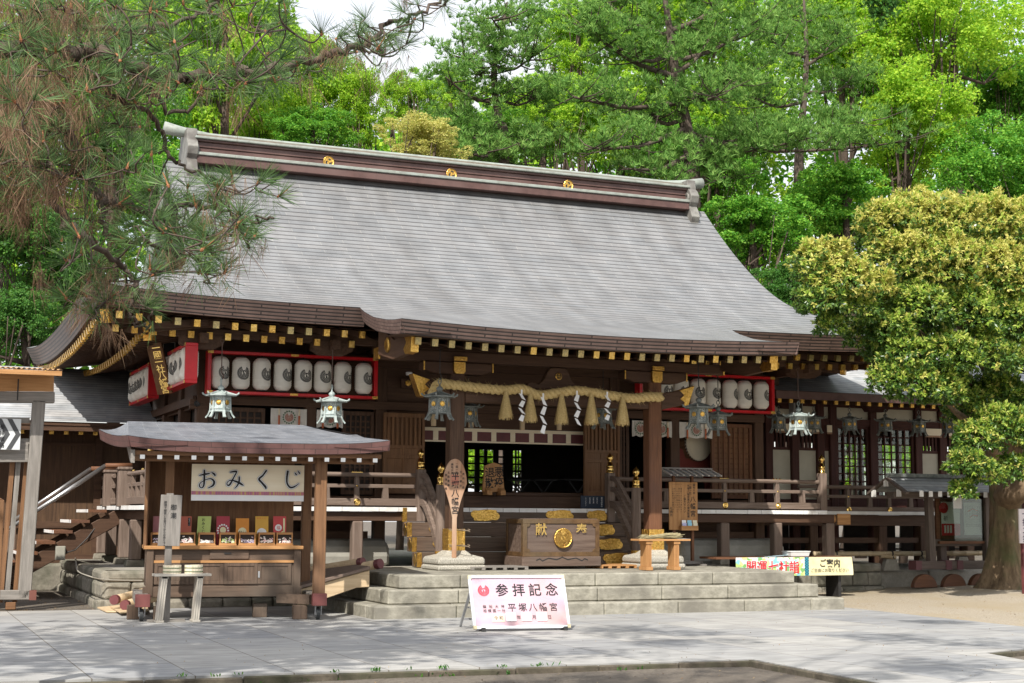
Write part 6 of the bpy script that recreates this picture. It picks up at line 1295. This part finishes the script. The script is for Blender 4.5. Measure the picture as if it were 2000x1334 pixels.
ND_F=leafmat('black_pine_needles',(.05,.11,.04),(.09,.17,.055),(.17,.27,.09),.25)
ND_D=leafmat('dead_needles',(.14,.08,.045),(.2,.12,.07),(.27,.18,.11),.2)
BARK=surf('dark_bark',(.05,.036,.028),(.11,.08,.06),12,(1,1,.25),rough=.95,bump=.8)
BARKP=surf('pine_bark',(.06,.045,.036),(.125,.095,.075),9,(1,1,.4),rough=.95,bump=.9)
BUD=plain('pine_bud',(.32,.13,.06),.8)
RS_=np.random.RandomState(11)
def unit(a): return a/(np.linalg.norm(a,axis=1,keepdims=True)+1e-9)
def rdir(n,r=RS_): return unit(r.normal(size=(n,3)))
def quads_mesh(name,V,k,mats,mi=None):
    """V: (n,k,3) polygons as one mesh"""
    n=len(V); me=bpy.data.meshes.new(name); me.vertices.add(n*k); me.vertices.foreach_set('co',V.reshape(-1).astype(np.float32))
    me.loops.add(n*k); me.loops.foreach_set('vertex_index',np.arange(n*k,dtype=np.int32)); me.polygons.add(n); me.polygons.foreach_set('loop_start',np.arange(0,n*k,k,dtype=np.int32)); me.polygons.foreach_set('loop_total',np.full(n,k,dtype=np.int32))
    for mt in mats: me.materials.append(mt)
    if mi is not None: me.polygons.foreach_set('material_index',mi.astype(np.int32))
    me.update(calc_edges=True); me.validate(); return me
def leaf_quads(P,D,N,Ln,Wd):
    """leaf blades: base P, along D, facing N"""
    S=unit(np.cross(D,N)); Ln=Ln[:,None]; Wd=Wd[:,None]
    return np.stack([P,P+D*Ln*.45+S*Wd,P+D*Ln,P+D*Ln*.45-S*Wd],1)
def shell_leaves(C,Rd,n,size,r,upb=.35,asp=.32,fill=.5):
    """leaves scattered through the outer shell of each clump"""
    ci=np.repeat(np.arange(len(C)),n); m=len(ci); d=rdir(m,r); d[:,2]=np.where((d[:,2]<-.2)&(r.rand(m)<.6),-d[:,2],d[:,2])
    rad=fill+(1-fill)*r.rand(m)**.6; P=C[ci]+d*Rd[ci][:,None]*rad[:,None]*np.array([1,1,.8])
    N=unit(d*.6+np.array([0,0,upb])+r.normal(size=(m,3))*.55); D=unit(np.cross(N,rdir(m,r))+d*.35-np.array([0,0,.25])); return leaf_quads(P,D,N,size*r.uniform(.7,1.3,m),size*asp*r.uniform(.8,1.2,m))
def crown_mesh(name,seed,mat,lobes=21,sub=13,nl=105,size=.042,flat=.92):
    r=np.random.RandomState(seed); L=rdir(lobes,r); L=L*(.42+.3*r.rand(lobes))[:,None]; L=np.vstack([L,[[0,0,.1]]])*np.array([1,1,flat]); lr=np.append(r.uniform(.24,.42,lobes),.4)
    C=[];R=[]
    for c,q in zip(L,lr):
        d=rdir(sub,r); d[:,2]=d[:,2]*np.where((d[:,2]<0)&(r.rand(sub)<.5),-1,1); C.append(c+d*q*r.uniform(.7,1.05,(sub,1))); R.append(q*r.uniform(.26,.45,sub))
    C=np.vstack(C);R=np.hstack(R); V=shell_leaves(C,R,nl,size,r); me=quads_mesh(name,V,4,[mat]); return me,L
def tree(name,label,px_,py_,rpx,rpy,Y,cm,group,trunk=True,rot=0,lean=0,ztop=None):
    me,L=cm; c=at(px_,py_,Y=Y); k=ppm(px_,py_,Y); rx,rz=rpx/k,rpy/k
    t=thing(name,label,'tree',(c.x,Y,0),group)
    o=bpy.data.objects.new('crown',me); COL.objects.link(o); o.parent=t; o.location=(0,0,c.z); o.scale=(rx,rx*.85,rz); o.rotation_euler=(0,0,rot)
    m=M(); base=Vector((c.x+lean,Y,0)); top=Vector((c.x,Y,c.z)); w_=max(.11,.035*rx+.07)
    m.tube([base,base+(top-base)*.5+Vector((.15,0,0)),top,top+Vector((0,0,rz*.5))],[w_*1.3,w_,w_*.7,.03],9)
    ca,sa=math.cos(rot),math.sin(rot)
    for q in L[:9]:
        e=Vector((c.x+(q[0]*ca-q[1]*sa)*rx,Y+(q[0]*sa+q[1]*ca)*rx*.85,c.z+q[2]*rz)); s=base+(top-base)*random.uniform(.5,.95); mid=s+(e-s)*.5+Vector((random.uniform(-.6,.6),random.uniform(-.6,.6),-.18*rz)); m.tube([s,mid,e],[w_*.4,w_*.25,.02],6)
        for _ in range(2): e2=e+Vector((random.uniform(-1,1),random.uniform(-1,1),random.uniform(0,.8)))*rx*.3; m.tube([mid,mid+(e2-mid)*.5+Vector((0,0,-.1)),e2],[w_*.16,w_*.1,.012],5)
    m.build('trunk',BARK,t,smooth=True); return t
cB=[crown_mesh('crown_bright',21,LF_B),crown_mesh('crown_bright_two',22,LF_B,24,12,105,.038)]
cM=[crown_mesh('crown_mid',23,LF_M),crown_mesh('crown_mid_layered',24,LF_M,20,13,105,.045,.75)]
cD=[crown_mesh('crown_dark',25,LF_D,18,14,105,.045)]
cY=[crown_mesh('crown_blossom',26,LF_Y,16,14,100,.045)]
G1='broadleaf trees behind the shrine'
T=[('bright green tree standing tallest behind the left end of the ridge',440,110,185,205,46,cB[0]),
('mid green tree behind the overhanging pine at upper left',215,250,190,190,44,cM[0]),
('mid green tree filling the far left edge above the west wing',10,290,180,200,47,cM[1]),
('dark evergreen with dense leaves just above the west wing roof',80,500,170,150,40,cD[0]),
('low dark evergreen at the left edge beside the eave tip',45,640,110,95,38,cD[0]),
('bright rounded tree whose edge meets the sky left of centre',575,170,135,150,50,cB[1]),
('bright tree just right of the sky-edge tree, behind the ridge',700,215,95,100,49,cB[0]),
('small mid green tree behind the ridge above its left crest',610,270,110,75,45,cM[0]),
('bright round-topped tree under the open sky at centre',800,200,75,85,54,cB[1]),
('bright tree crowded against the slender pine',880,205,80,85,53,cB[0]),
('pale yellow blossoming tree low behind the ridge',822,285,100,65,41,cY[0]),
('yellow-green tree right of the slender pine',1060,230,130,120,52,cB[1]),
('bright tree seen between the pines above the ridge',1210,260,140,130,51,cB[0]),
('bright tree behind the big pine on its right',1440,250,150,160,55,cB[1]),
('layered mid green tree nearest the right slope of the roof',1470,450,140,110,40,cM[1]),
('dark green shrubby tree below the layered tree beside the roof',1545,560,100,70,38,cD[0]),
('tall bright tree at top right of centre',1640,70,170,150,57,cB[0]),
('brightest yellow-green tree filling the upper right corner',1860,70,200,180,50,cB[1]),
('bright broad tree below the upper right corner tree',1770,260,180,150,47,cB[0]),
('mid green tree behind the round tree at the right edge',1960,350,160,150,44,cM[0]),
('mid green tree between the big pine and the round tree',1650,400,150,120,43,cM[1]),
('mid green tree low behind the round tree crown',1870,520,180,150,42,cM[0]),
('mid green tree behind the left gable',340,370,110,120,42,cM[1]),
('bright bushy tree seen through the rear lattice of the hall',965,915,150,70,47,cB[1]),
('bright shrubby tree seen through the nearer corridor lattice window',1660,890,75,80,37,cB[0]),
('bright shrubby tree seen through the farther corridor lattice window',1765,890,75,80,38,cB[1]),
('mid green tree filling the gap behind the slender pine',950,270,120,70,47,cM[0]),
('mid green tree behind the trunk of the big pine',1330,300,120,90,50,cM[1]),
('bright tree high behind the crown of the big pine',1330,60,200,130,58,cB[1]),
('bright tree high behind the gap between the pines',1130,90,100,110,59,cB[0]),
('mid green tree low behind the right end of the ridge',1400,350,110,110,53,cM[0]),
('mid green tree at the right edge below the brightest corner tree',1985,190,120,130,52,cM[1]),
('mid green tree between the two bright trees at upper right',1740,170,110,130,56,cM[0]),
('bright tree behind the left ridge crest and pine bough',520,260,110,80,50,cB[1])]
for i,(lb,x,y,a_,b_,Y,cm) in enumerate(T): tree('broadleaf_tree',lb,x,y,a_,b_,Y,cm,G1,rot=i*1.3,lean=.5*math.sin(i*2))
# distant wood: one leafy mass
C=[];R=[]
r=np.random.RandomState(5)
for _ in range(2300):
    x,y=r.uniform(-150,2150),r.uniform(-60,720)
    if 560<x<960 and y<250: continue
    if 960<x<1110 and y<170: continue
    Y=r.uniform(60,72); p=at(x,y,Y=Y); C.append(p); R.append(r.uniform(.7,1.5))
V=shell_leaves(np.array([tuple(c) for c in C]),np.array(R),80,.34,r); me=quads_mesh('distant_wood',V,4,[LF_B,LF_M],np.repeat(r.rand(len(C))<.5,80).astype(int)); o=bpy.data.objects.new('distant_wood',me); COL.objects.link(o); tag(o,'mass of bright green woodland far behind the shrine','woodland',None,'stuff')
# pines behind
def tufts(P,D,n,Ln,w,r,spread=1.1):
    m=len(P)*n; Pi=np.repeat(P,n,0); Di=np.repeat(D,n,0); th=r.uniform(.1,spread,m); pd=unit(np.cross(Di,rdir(m,r))); d=Di*np.cos(th)[:,None]+pd*np.sin(th)[:,None]; l=(Ln*r.uniform(.75,1.15,m))[:,None] if np.isscalar(Ln) else (np.repeat(Ln,n)*r.uniform(.75,1.15,m))[:,None]
    s=unit(np.cross(d,rdir(m,r)))*w; return np.stack([Pi-s,Pi+s,Pi+d*l*.6+s*.8-np.array([0,0,1])*l*.04,Pi+d*l-np.array([0,0,1])*l*.1],1)
def bg_pine(label,trunk_px,boughs,Y,w0,seed,nt=40):
    r=np.random.RandomState(seed); rn=random.Random(seed); tp=[at(x,y,Y=Y) for x,y in trunk_px]; t=thing('pine_tree',label,'tree',(tp[0].x,Y,0),'pine trees behind the shrine')
    g0=Vector((tp[0].x,Y,0)); pts=[Vector(tuple(q)) for q in catmull([g0]+tp,6)]; n=len(pts); m=M(); m.tube(pts,[w0*(1-.85*i/n) for i in range(n)],10); k=ppm(*trunk_px[-1],Y); P=[];D=[];bm=M()
    for (x0,y0,x1,y1,dn) in boughs:
        a=at(x0,y0,Y=Y); b_=at(x1,y1,Y=Y+rn.uniform(-2.2,1.5)); mid=a+(b_-a)*.5+Vector((0,0,-.25)); bp=[Vector(tuple(q)) for q in catmull([a,mid,b_],6)]; m.tube(bp,[w0*.34*(1-.8*i/len(bp)) for i in range(len(bp))],6)
        L=(b_-a).length
        for j in range(int(nt*dn)):
            q=bp[min(len(bp)-1,int(len(bp)*(.25+.75*rn.random()**.7)))]; off=Vector((rn.gauss(0,.55),rn.gauss(0,.8),abs(rn.gauss(.1,.35)))); e=q+off; 
            if rn.random()<.35: m.tube([q,q+off*.6+Vector((0,0,-.08)),e],[.03,.02,.01],4)
            for _ in range(7):
                f=e+Vector((rn.gauss(0,.2),rn.gauss(0,.2),rn.gauss(0,.12))); P.append(tuple(f)); D.append((rn.gauss(0,.35),rn.gauss(0,.35),1))
    P=np.array(P);D=unit(np.array(D)); V=tufts(P,D,15,.25,.013,r,1.15); me=quads_mesh('needles',V,4,[ND_G]); o=bpy.data.objects.new('needles',me); COL.objects.link(o); o.parent=t; o.location=-Vector((tp[0].x,Y,0)); m.build('trunk',BARKP,t,smooth=True)
bg_pine('big pine with a bare reddish trunk rising behind the right end of the ridge',[(1352,370),(1340,250),(1318,140),(1305,40),(1290,-60)],
 [(1340,250,1160,290,1),(1330,200,1120,190,1.2),(1320,150,1150,60,1.2),(1345,260,1480,265,1),(1345,285,1560,275,1.1),(1330,190,1490,130,1.2),(1320,120,1480,40,1.2),(1310,70,1180,0,1),(1310,60,1430,-20,1),(1345,330,1420,345,.7),(1335,230,1270,225,.7),(1325,170,1400,190,.8),(1350,340,1280,380,.5),(1345,300,1400,310,.5),(1350,300,1230,330,.6),(1310,100,1240,110,.7),(1345,270,1660,290,1),(1320,140,1390,70,.8),(1290,-30,1380,-70,1),(1290,-30,1200,-70,1)],42,.32,31,46)
bg_pine('second pine with lighter crown to the right of the big pine',[(1560,400),(1565,260),(1575,120),(1570,0)],
 [(1565,240,1680,240,1),(1568,180,1690,150,1.1),(1570,130,1640,60,1.1),(1565,200,1470,190,1),(1570,110,1490,60,1),(1572,50,1560,10,1),(1565,270,1740,280,.9)],46,.25,32)
bg_pine('slender pine with upright tufts standing against the sky at centre',[(985,330),(975,240),(965,140),(985,40),(990,5)],
 [(978,260,880,250,1),(978,270,1070,270,1),(970,200,870,150,1),(970,190,1050,190,1),(966,150,905,110,.9),(968,130,1040,110,.9),(975,90,930,70,.7),(980,80,1030,60,.7),(988,40,960,35,.5),(988,35,1005,20,.5),(980,300,1000,320,1),(978,280,920,300,1)],43,.2,33,34)
# ------------------------------------------------------------------ round tree at right
RT=thing('round_tree','round-crowned evergreen with golden new leaves and a thick gnarled trunk at right','tree',(20.2,23.5,.1))
cl=[(1612,520,70,21.4),(1640,560,80,21.3),(1605,590,55,21.2),(1660,610,60,21.4),(1625,640,35,21.3),(1735,450,75,22.0),(1790,440,85,22.2),(1850,450,90,22.3),(1930,450,95,22.5),(1990,470,90,22.6),(1760,520,85,21.8),(1840,530,95,21.8),(1930,540,95,22.0),(1990,570,80,22.0),(1700,570,60,21.5),(1790,610,75,21.4),(1880,620,80,21.6),(1960,640,80,21.8),(1740,650,55,21.4),(1765,700,65,21.3),(1735,745,45,21.2),(1790,760,60,21.2),(1850,700,70,21.3),(1920,700,70,21.5),(1840,770,50,21.4),(1985,720,60,21.8),(1905,860,50,21.2),(1950,830,55,21.3),(1890,910,45,21.0),(1925,930,40,21.1),(1985,850,60,21.3),(1990,920,45,21.2),(1880,960,28,21.2),(1690,660,45,21.9),(1720,690,40,22.0),(1890,800,55,22.3),(1945,775,60,22.3),(1990,790,60,22.3),(1850,740,50,21.6),(2060,520,110,22.8),(2060,680,110,22.6),(2060,840,90,22.2),(1900,520,110,24.5),(2000,600,140,25.0),(1830,600,110,24.2)]
r=np.random.RandomState(77); QV=[];QM=[];ring=[]
for (x,y,rp,Y) in cl:
    c=np.array(tuple(at(x,y,Y=Y))); rad=rp/ppm(x,y,Y); ns=int(1050*(rad/.75)**2)+60; d=rdir(ns,r); d[:,2]=np.where(d[:,2]<-.45,-d[:,2],d[:,2]); bump=1+.2*np.sin(d[:,0]*9+x)*np.sin(d[:,1]*8+y)+.1*np.sin(d[:,2]*11+x*.3)
    rad*=.86; S=c+d*(rad*bump*r.uniform(.78,1.04,ns))[:,None]*np.array([1,1,.88]); nl=7
    P=np.repeat(S,nl,0); dd=np.repeat(d,nl,0); m_=len(P); D=unit(dd*.55+rdir(m_,r)*.75-np.array([0,0,.32])); N=unit(dd*.5+np.array([0,0,.6])+r.normal(size=(m_,3))*.4)
    QV.append(leaf_quads(P,D,N,.085*r.uniform(.65,1.25,m_),.0175*r.uniform(.8,1.3,m_)))
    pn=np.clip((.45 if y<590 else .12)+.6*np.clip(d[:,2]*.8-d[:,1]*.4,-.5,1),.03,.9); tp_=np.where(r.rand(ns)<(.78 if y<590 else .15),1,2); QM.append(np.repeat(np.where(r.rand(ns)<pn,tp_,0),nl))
    ring.append(c)
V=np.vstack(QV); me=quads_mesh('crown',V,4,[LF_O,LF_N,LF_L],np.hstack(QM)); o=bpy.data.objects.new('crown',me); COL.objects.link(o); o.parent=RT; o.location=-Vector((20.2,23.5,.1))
m=M(); b0=at(1960,1145,Y=23.3); tx=b0.x; ty_=23.3
nR,nA=26,22; 
def trunk(u,v):
    z=.05+4.1*v; a=2*math.pi*u; rr_=.33*(1-.22*min(1,v*2.2))+.22*math.exp(-v*14)+.1*smooth(.35,.75,v); rr_*=1+.10*math.sin(3*a+v*5)+.07*math.sin(5*a-v*9+1)+.04*math.sin(11*a+v*22)
    return (tx-.02+.14*math.sin(v*3)+rr_*math.cos(a),ty_+rr_*math.sin(a),z)
m.sheet(trunk,36,40,0); m.build('trunk',surf('gnarled_bark',(.09,.06,.035),(.24,.17,.10),11,(1,1,.3),rough=.95,bump=1.0,c3=(.10,.105,.045),big=.7,bs=2),RT,smooth=True)
m=M()
for (x,y,Y) in ((1650,570,21.7),(1800,480,22.2),(1930,480,22.5),(1790,640,21.6),(1850,790,21.6),(1780,740,21.5),(1930,850,21.6),(1990,840,21.8),(1900,560,22.4)):
    e=at(x,y,Y=Y); s=Vector((tx+.1,ty_,3.0+random.uniform(-.4,1.0))); mid=s+(e-s)*.55+Vector((0,0,-.15)); m.tube([Vector(tuple(q)) for q in catmull([s,mid,e],5)],[.16,.15,.14,.12,.11,.1,.09,.07,.055,.04,.02],7)
m.tube([Vector(tuple(q)) for q in catmull([(tx+.1,ty_-.1,1.9),at(1985,960,Y=22.8),at(2030,940,Y=22.5)],5)],[.3,.3,.29,.27,.26,.25,.24,.23,.22,.21,.2],9)
m.build('limb',surf('limb_bark',(.09,.06,.035),(.2,.14,.085),11,(1,1,.4),rough=.95,bump=.8),RT,smooth=True)
# ------------------------------------------------------------------ foreground pine
FP=thing('pine_tree','old black pine leaning in at upper left with hanging brown needles','tree',(-1.6,9.2,-.13))
PY=7.6; rn=random.Random(21); nodes=[]; m=M()
def limb(pts,r0,r1,dy=0):
    q=[at(x,y,Y=PY+dy+ (d if (d:=rn.uniform(-.12,.12)) else 0)) for x,y in pts]; q=[Vector(tuple(z)) for z in catmull(q,7)]; n=len(q)
    jit=[p+Vector((rn.gauss(0,.012),0,rn.gauss(0,.012))) for p in q]; m.tube(jit,[r0+(r1-r0)*(i/n)**.8 for i in range(n)],9); nodes.extend(jit[2:])
limb([(-160,120),(0,95),(130,100),(210,108),(262,130),(330,148),(420,150),(500,140),(580,127),(640,105),(690,93),(730,75),(760,45),(810,28),(880,-8)],.05,.007)
limb([(-200,40),(-40,160),(70,200),(130,250),(165,320),(200,390),(260,405),(320,420),(360,400),(420,405),(480,430),(535,420)],.042,.005,.3)
limb([(-120,260),(20,300),(90,360),(130,430),(180,470),(240,520),(270,560),(255,600),(262,630),(290,640),(298,612)],.026,.004,-.2)
limb([(150,110),(210,180),(300,230),(330,300),(360,330),(430,350),(470,380)],.02,.004,.2)
limb([(40,-40),(120,40),(250,60),(330,50),(400,20),(450,-20)],.028,.005,.5)
limb([(690,93),(712,96),(735,103),(748,110)],.008,.004)
limb([(270,560),(215,575),(195,610),(186,618)],.006,.003,-.2)
limb([(262,130),(300,180),(352,225),(400,170),(440,185)],.018,.004,.1)
limb([(200,390),(210,450),(300,480),(360,500),(420,520)],.02,.004,.2)
regs=[(-40,300,-25,330,190),(300,560,-10,190,62),(560,870,0,0,30),(110,330,330,590,52),(300,545,340,470,46),(330,480,430,545,26),(-30,100,250,400,18)]
tg=[]
for (xa,xb_,ya,yb,n) in regs:
    for _ in range(n):
        x=rn.uniform(xa,xb_)
        y=(140-(x-560)*.44+rn.gauss(0,22)) if ya==yb else rn.uniform(ya,yb)
        if ya!=yb and 330<=xa and y>300 and rn.random()<((x-xa)/(xb_-xa))*.25: continue
        tg.append(at(x,y,Y=PY+rn.gauss(.15,.55)))
tg+= [at(x,y,Y=PY-.2) for x,y in ((183,612),(210,585),(205,592),(298,610),(282,600),(748,108),(745,112),(15,345),(5,360))]
tg.sort(key=lambda p:min((p-q).length for q in nodes[::3]))
TP=[];TD=[];DP=[];DD=[];BP=[]
for p in tg:
    q=min(nodes,key=lambda z:(z-p).length); L=(p-q).length
    if L>.02:
        mid=q+(p-q)*.55+Vector((rn.gauss(0,.05),rn.gauss(0,.05),-.12*L+rn.gauss(0,.03))); c_=[Vector(tuple(z)) for z in catmull([q,mid,p],4)]; m.tube(c_,[.0055-.0025*i/len(c_) for i in range(len(c_))],5); nodes.extend(c_[1:])
        tip=(c_[-1]-c_[-3]).normalized()
    else: tip=Vector((0,0,1))
    d=(tip*.45+Vector((rn.gauss(0,.3),rn.gauss(0,.3),.62))).normalized(); px_loc=p
    TP.append(tuple(p)); TD.append(tuple(d)); BP.append((p,d))
    nd=rn.choice((1,2,3,4)) if p.x<.7 else rn.choice((0,0,1,2)) if p.x<1.1 else rn.choice((0,0,0,1))
    for _ in range(nd): e=p+(q-p)*rn.uniform(0,.9)+Vector((rn.gauss(0,.09),rn.gauss(0,.09),rn.gauss(-.04,.05))); DP.append(tuple(e)); DD.append((rn.gauss(0,.25),rn.gauss(0,.25),-1))
r=np.random.RandomState(3); TP=np.array(TP);TD=np.array(TD)
V=np.vstack([tufts(TP,TD,46,.14,.001,r,1.15),tufts(TP-TD*.04,unit(TD*.3+np.array([0,0,-.5])),12,.13,.001,r,1.2)])
base=Vector((-1.6,9.2,-.13))
def addmesh(nm,V,mats,par,b,k=4): me=quads_mesh(nm,V,k,mats); o=bpy.data.objects.new(nm,me); COL.objects.link(o); o.parent=par; o.location=-b; return o
addmesh('needles',V,[ND_F],FP,base)
DPa=np.repeat(np.array(DP),9,0)+r.normal(size=(len(DP)*9,3))*np.array([.028,.028,.035]); DDa=unit(np.repeat(np.array(DD),9,0)+r.normal(size=(len(DP)*9,3))*.2)
addmesh('dead_needles',tufts(DPa,DDa,4,.13,.001,r,.45),[ND_D],FP,base)
bm=M()
for p,d in BP:
    if rn.random()<.5:
        bm.lathe(p,[(.003,-.01),(.008,.0),(.006,.015),(.002,.03),(0,.04)],6,0,d)
        if rn.random()<.4: bm.tube([p,p+d*.04,p+d*.07],[.003,.0035,.0015],5)
bm.build('buds',BUD,FP)['kind']='stuff'
# trunk and the high crown over the court, which dapples the paving
m.tube([Vector(tuple(q)) for q in catmull([(-1.7,9.2,-.13),(-1.5,9.0,2),(-1.75,8.6,4),(-1.6,8.6,6.5),(-1.2,9.2,9.5)],6)],[.3-.012*i for i in range(25)],12)
for e in ((-.6,8.0,3.6),(-.9,7.7,3.1),(-.5,8.0,4.2)): m.tube([(-1.7,8.7,e[2]-.6),(-1.3,8.3,e[2]-.15),e],[.12,.1,.06],8)
HC=[];HD=[]
for k in range(120):
    a=rn.uniform(0,6.28); e=Vector((-1.6+rn.uniform(.4,4.8)*math.cos(a),11.4+rn.uniform(.4,4.2)*math.sin(a),rn.uniform(7.4,10.8))); s=Vector((-1.4,9.2,rn.uniform(6,9.3))); mid=s+(e-s)*.5+Vector((0,0,.2)); m.tube([s,mid,e],[.03,.02,.008],6)
    for _ in range(17):
        f=mid+(e-mid)*rn.uniform(0,1.1)+Vector((rn.gauss(0,.35),rn.gauss(0,.35),rn.gauss(0,.15))); HC.append(tuple(f)); HD.append((rn.gauss(0,.4),rn.gauss(0,.4),1))
addmesh('needles',tufts(np.array(HC),unit(np.array(HD)),40,.22,.011,r,1.3),[ND_F],FP,base)
m.build('branches',BARKP,FP,smooth=True)
# a tall tree left of the viewer: its crown reaches over the path
OV=thing('overhanging_tree','tall dark-leaved tree whose crown hangs over the path, a sprig showing at top right','tree',(-2.5,1.5,-.13))
r=np.random.RandomState(9); C=[];R=[]
for k in range(60):
    C.append((r.uniform(-3,6) if k<45 else r.uniform(-2,2),r.uniform(-2,9),r.uniform(9.5,14.5))); R.append(r.uniform(.35,.8))
for (x,y) in ((1705,5),(1735,12),(1722,30),(1750,-10),(1700,-15)): p=at(x,y,Y=7.2); C.append(tuple(p)); R.append(.07)
C=np.array(C);R=np.array(R); V=shell_leaves(C[:60],R[:60],120,.15,r,fill=.2); V2=shell_leaves(C[60:],R[60:],160,.03,r,fill=.1); addmesh('crown',np.vstack([V,V2]),[LF_D],OV,Vector((-2.5,1.5,-.13)))
m=M(); m.tube([(-2.5,1.5,-.13),(-2.4,1.7,4),(-1.6,2.5,8),(-.6,3,9.2)],[.35,.3,.2,.07],12)
for k in range(0,60,3): c=Vector(C[k]); m.tube([(-.6,3,9),Vector((0,3.5,9.8))*.4+c*.6,c],[.03,.015,.006],5)
p=Vector(C[62]); m.tube([(3.5,4.2,10.6),p+Vector((.3,-.6,2.5)),p],[.05,.02,.005],6)
m.build('trunk',BARK,OV,smooth=True)
# weeds and fallen leaves along the kerb
m=M(); rw=random.Random(12)
for k in range(46):
    t=rw.betavariate(3,2); x=1.0+7*t; y=14.2-.05*x-.06+rw.gauss(0,.02); z=-.062
    if rw.random()<.3: y+=.05; z=0.0
    for j in range(rw.randint(3,8)):
        a=rw.uniform(0,6.28); h=rw.uniform(.012,.05); b_=Vector((x+rw.gauss(0,.03),y+rw.gauss(0,.015),z)); e=b_+Vector((math.cos(a)*h*.7,math.sin(a)*h*.5,h)); s=Vector((math.sin(a),-math.cos(a),0))*.006; m.add([b_-s*.5,b_+s*.5,b_+(e-b_)*.55+s*1.4,e,b_+(e-b_)*.55-s*1.4],[(0,1,2,3,4)])
o=m.build('weeds',LF_D,kind='structure',fix=False); o['kind']='stuff'; o['label']='small green weeds sprouting along the paving kerb'; o['category']='weeds'
m=M()
for k in range(2600):
    x,y=rw.uniform(-1,14.5),rw.uniform(10.5,20.4)
    if rw.random()<.25: x,y=rw.uniform(14.9,22),rw.uniform(16,25)
    if rw.random()<.12: x,y=rw.uniform(1.0,3.2),rw.uniform(24,28.5)
    inp=(14.2-.05*x<y<20.6 and x<14.7) or (8.3<x<11.3 and y<14)
    z=.004 if inp else gz(x,y)+.006
    if inp and rw.random()<.55: continue
    a=rw.uniform(0,6.28); l=rw.uniform(.008,.03)*(.6 if inp else 1); c_=Vector((math.cos(a)*l,math.sin(a)*l,rw.uniform(0,.01))); s=Vector((-math.sin(a),math.cos(a),0))*l*.35; b_=Vector((x,y,z)); m.add([b_-c_,b_+s,b_+c_,b_-s],[(0,1,2,3)])
o=m.build('fallen_leaves',leafmat('dry_leaves',(.16,.09,.04),(.28,.18,.08),(.36,.27,.14),.1),kind='structure'); o['kind']='stuff'; o['label']='dry fallen leaves scattered over earth and paving'; o['category']='leaf litter'
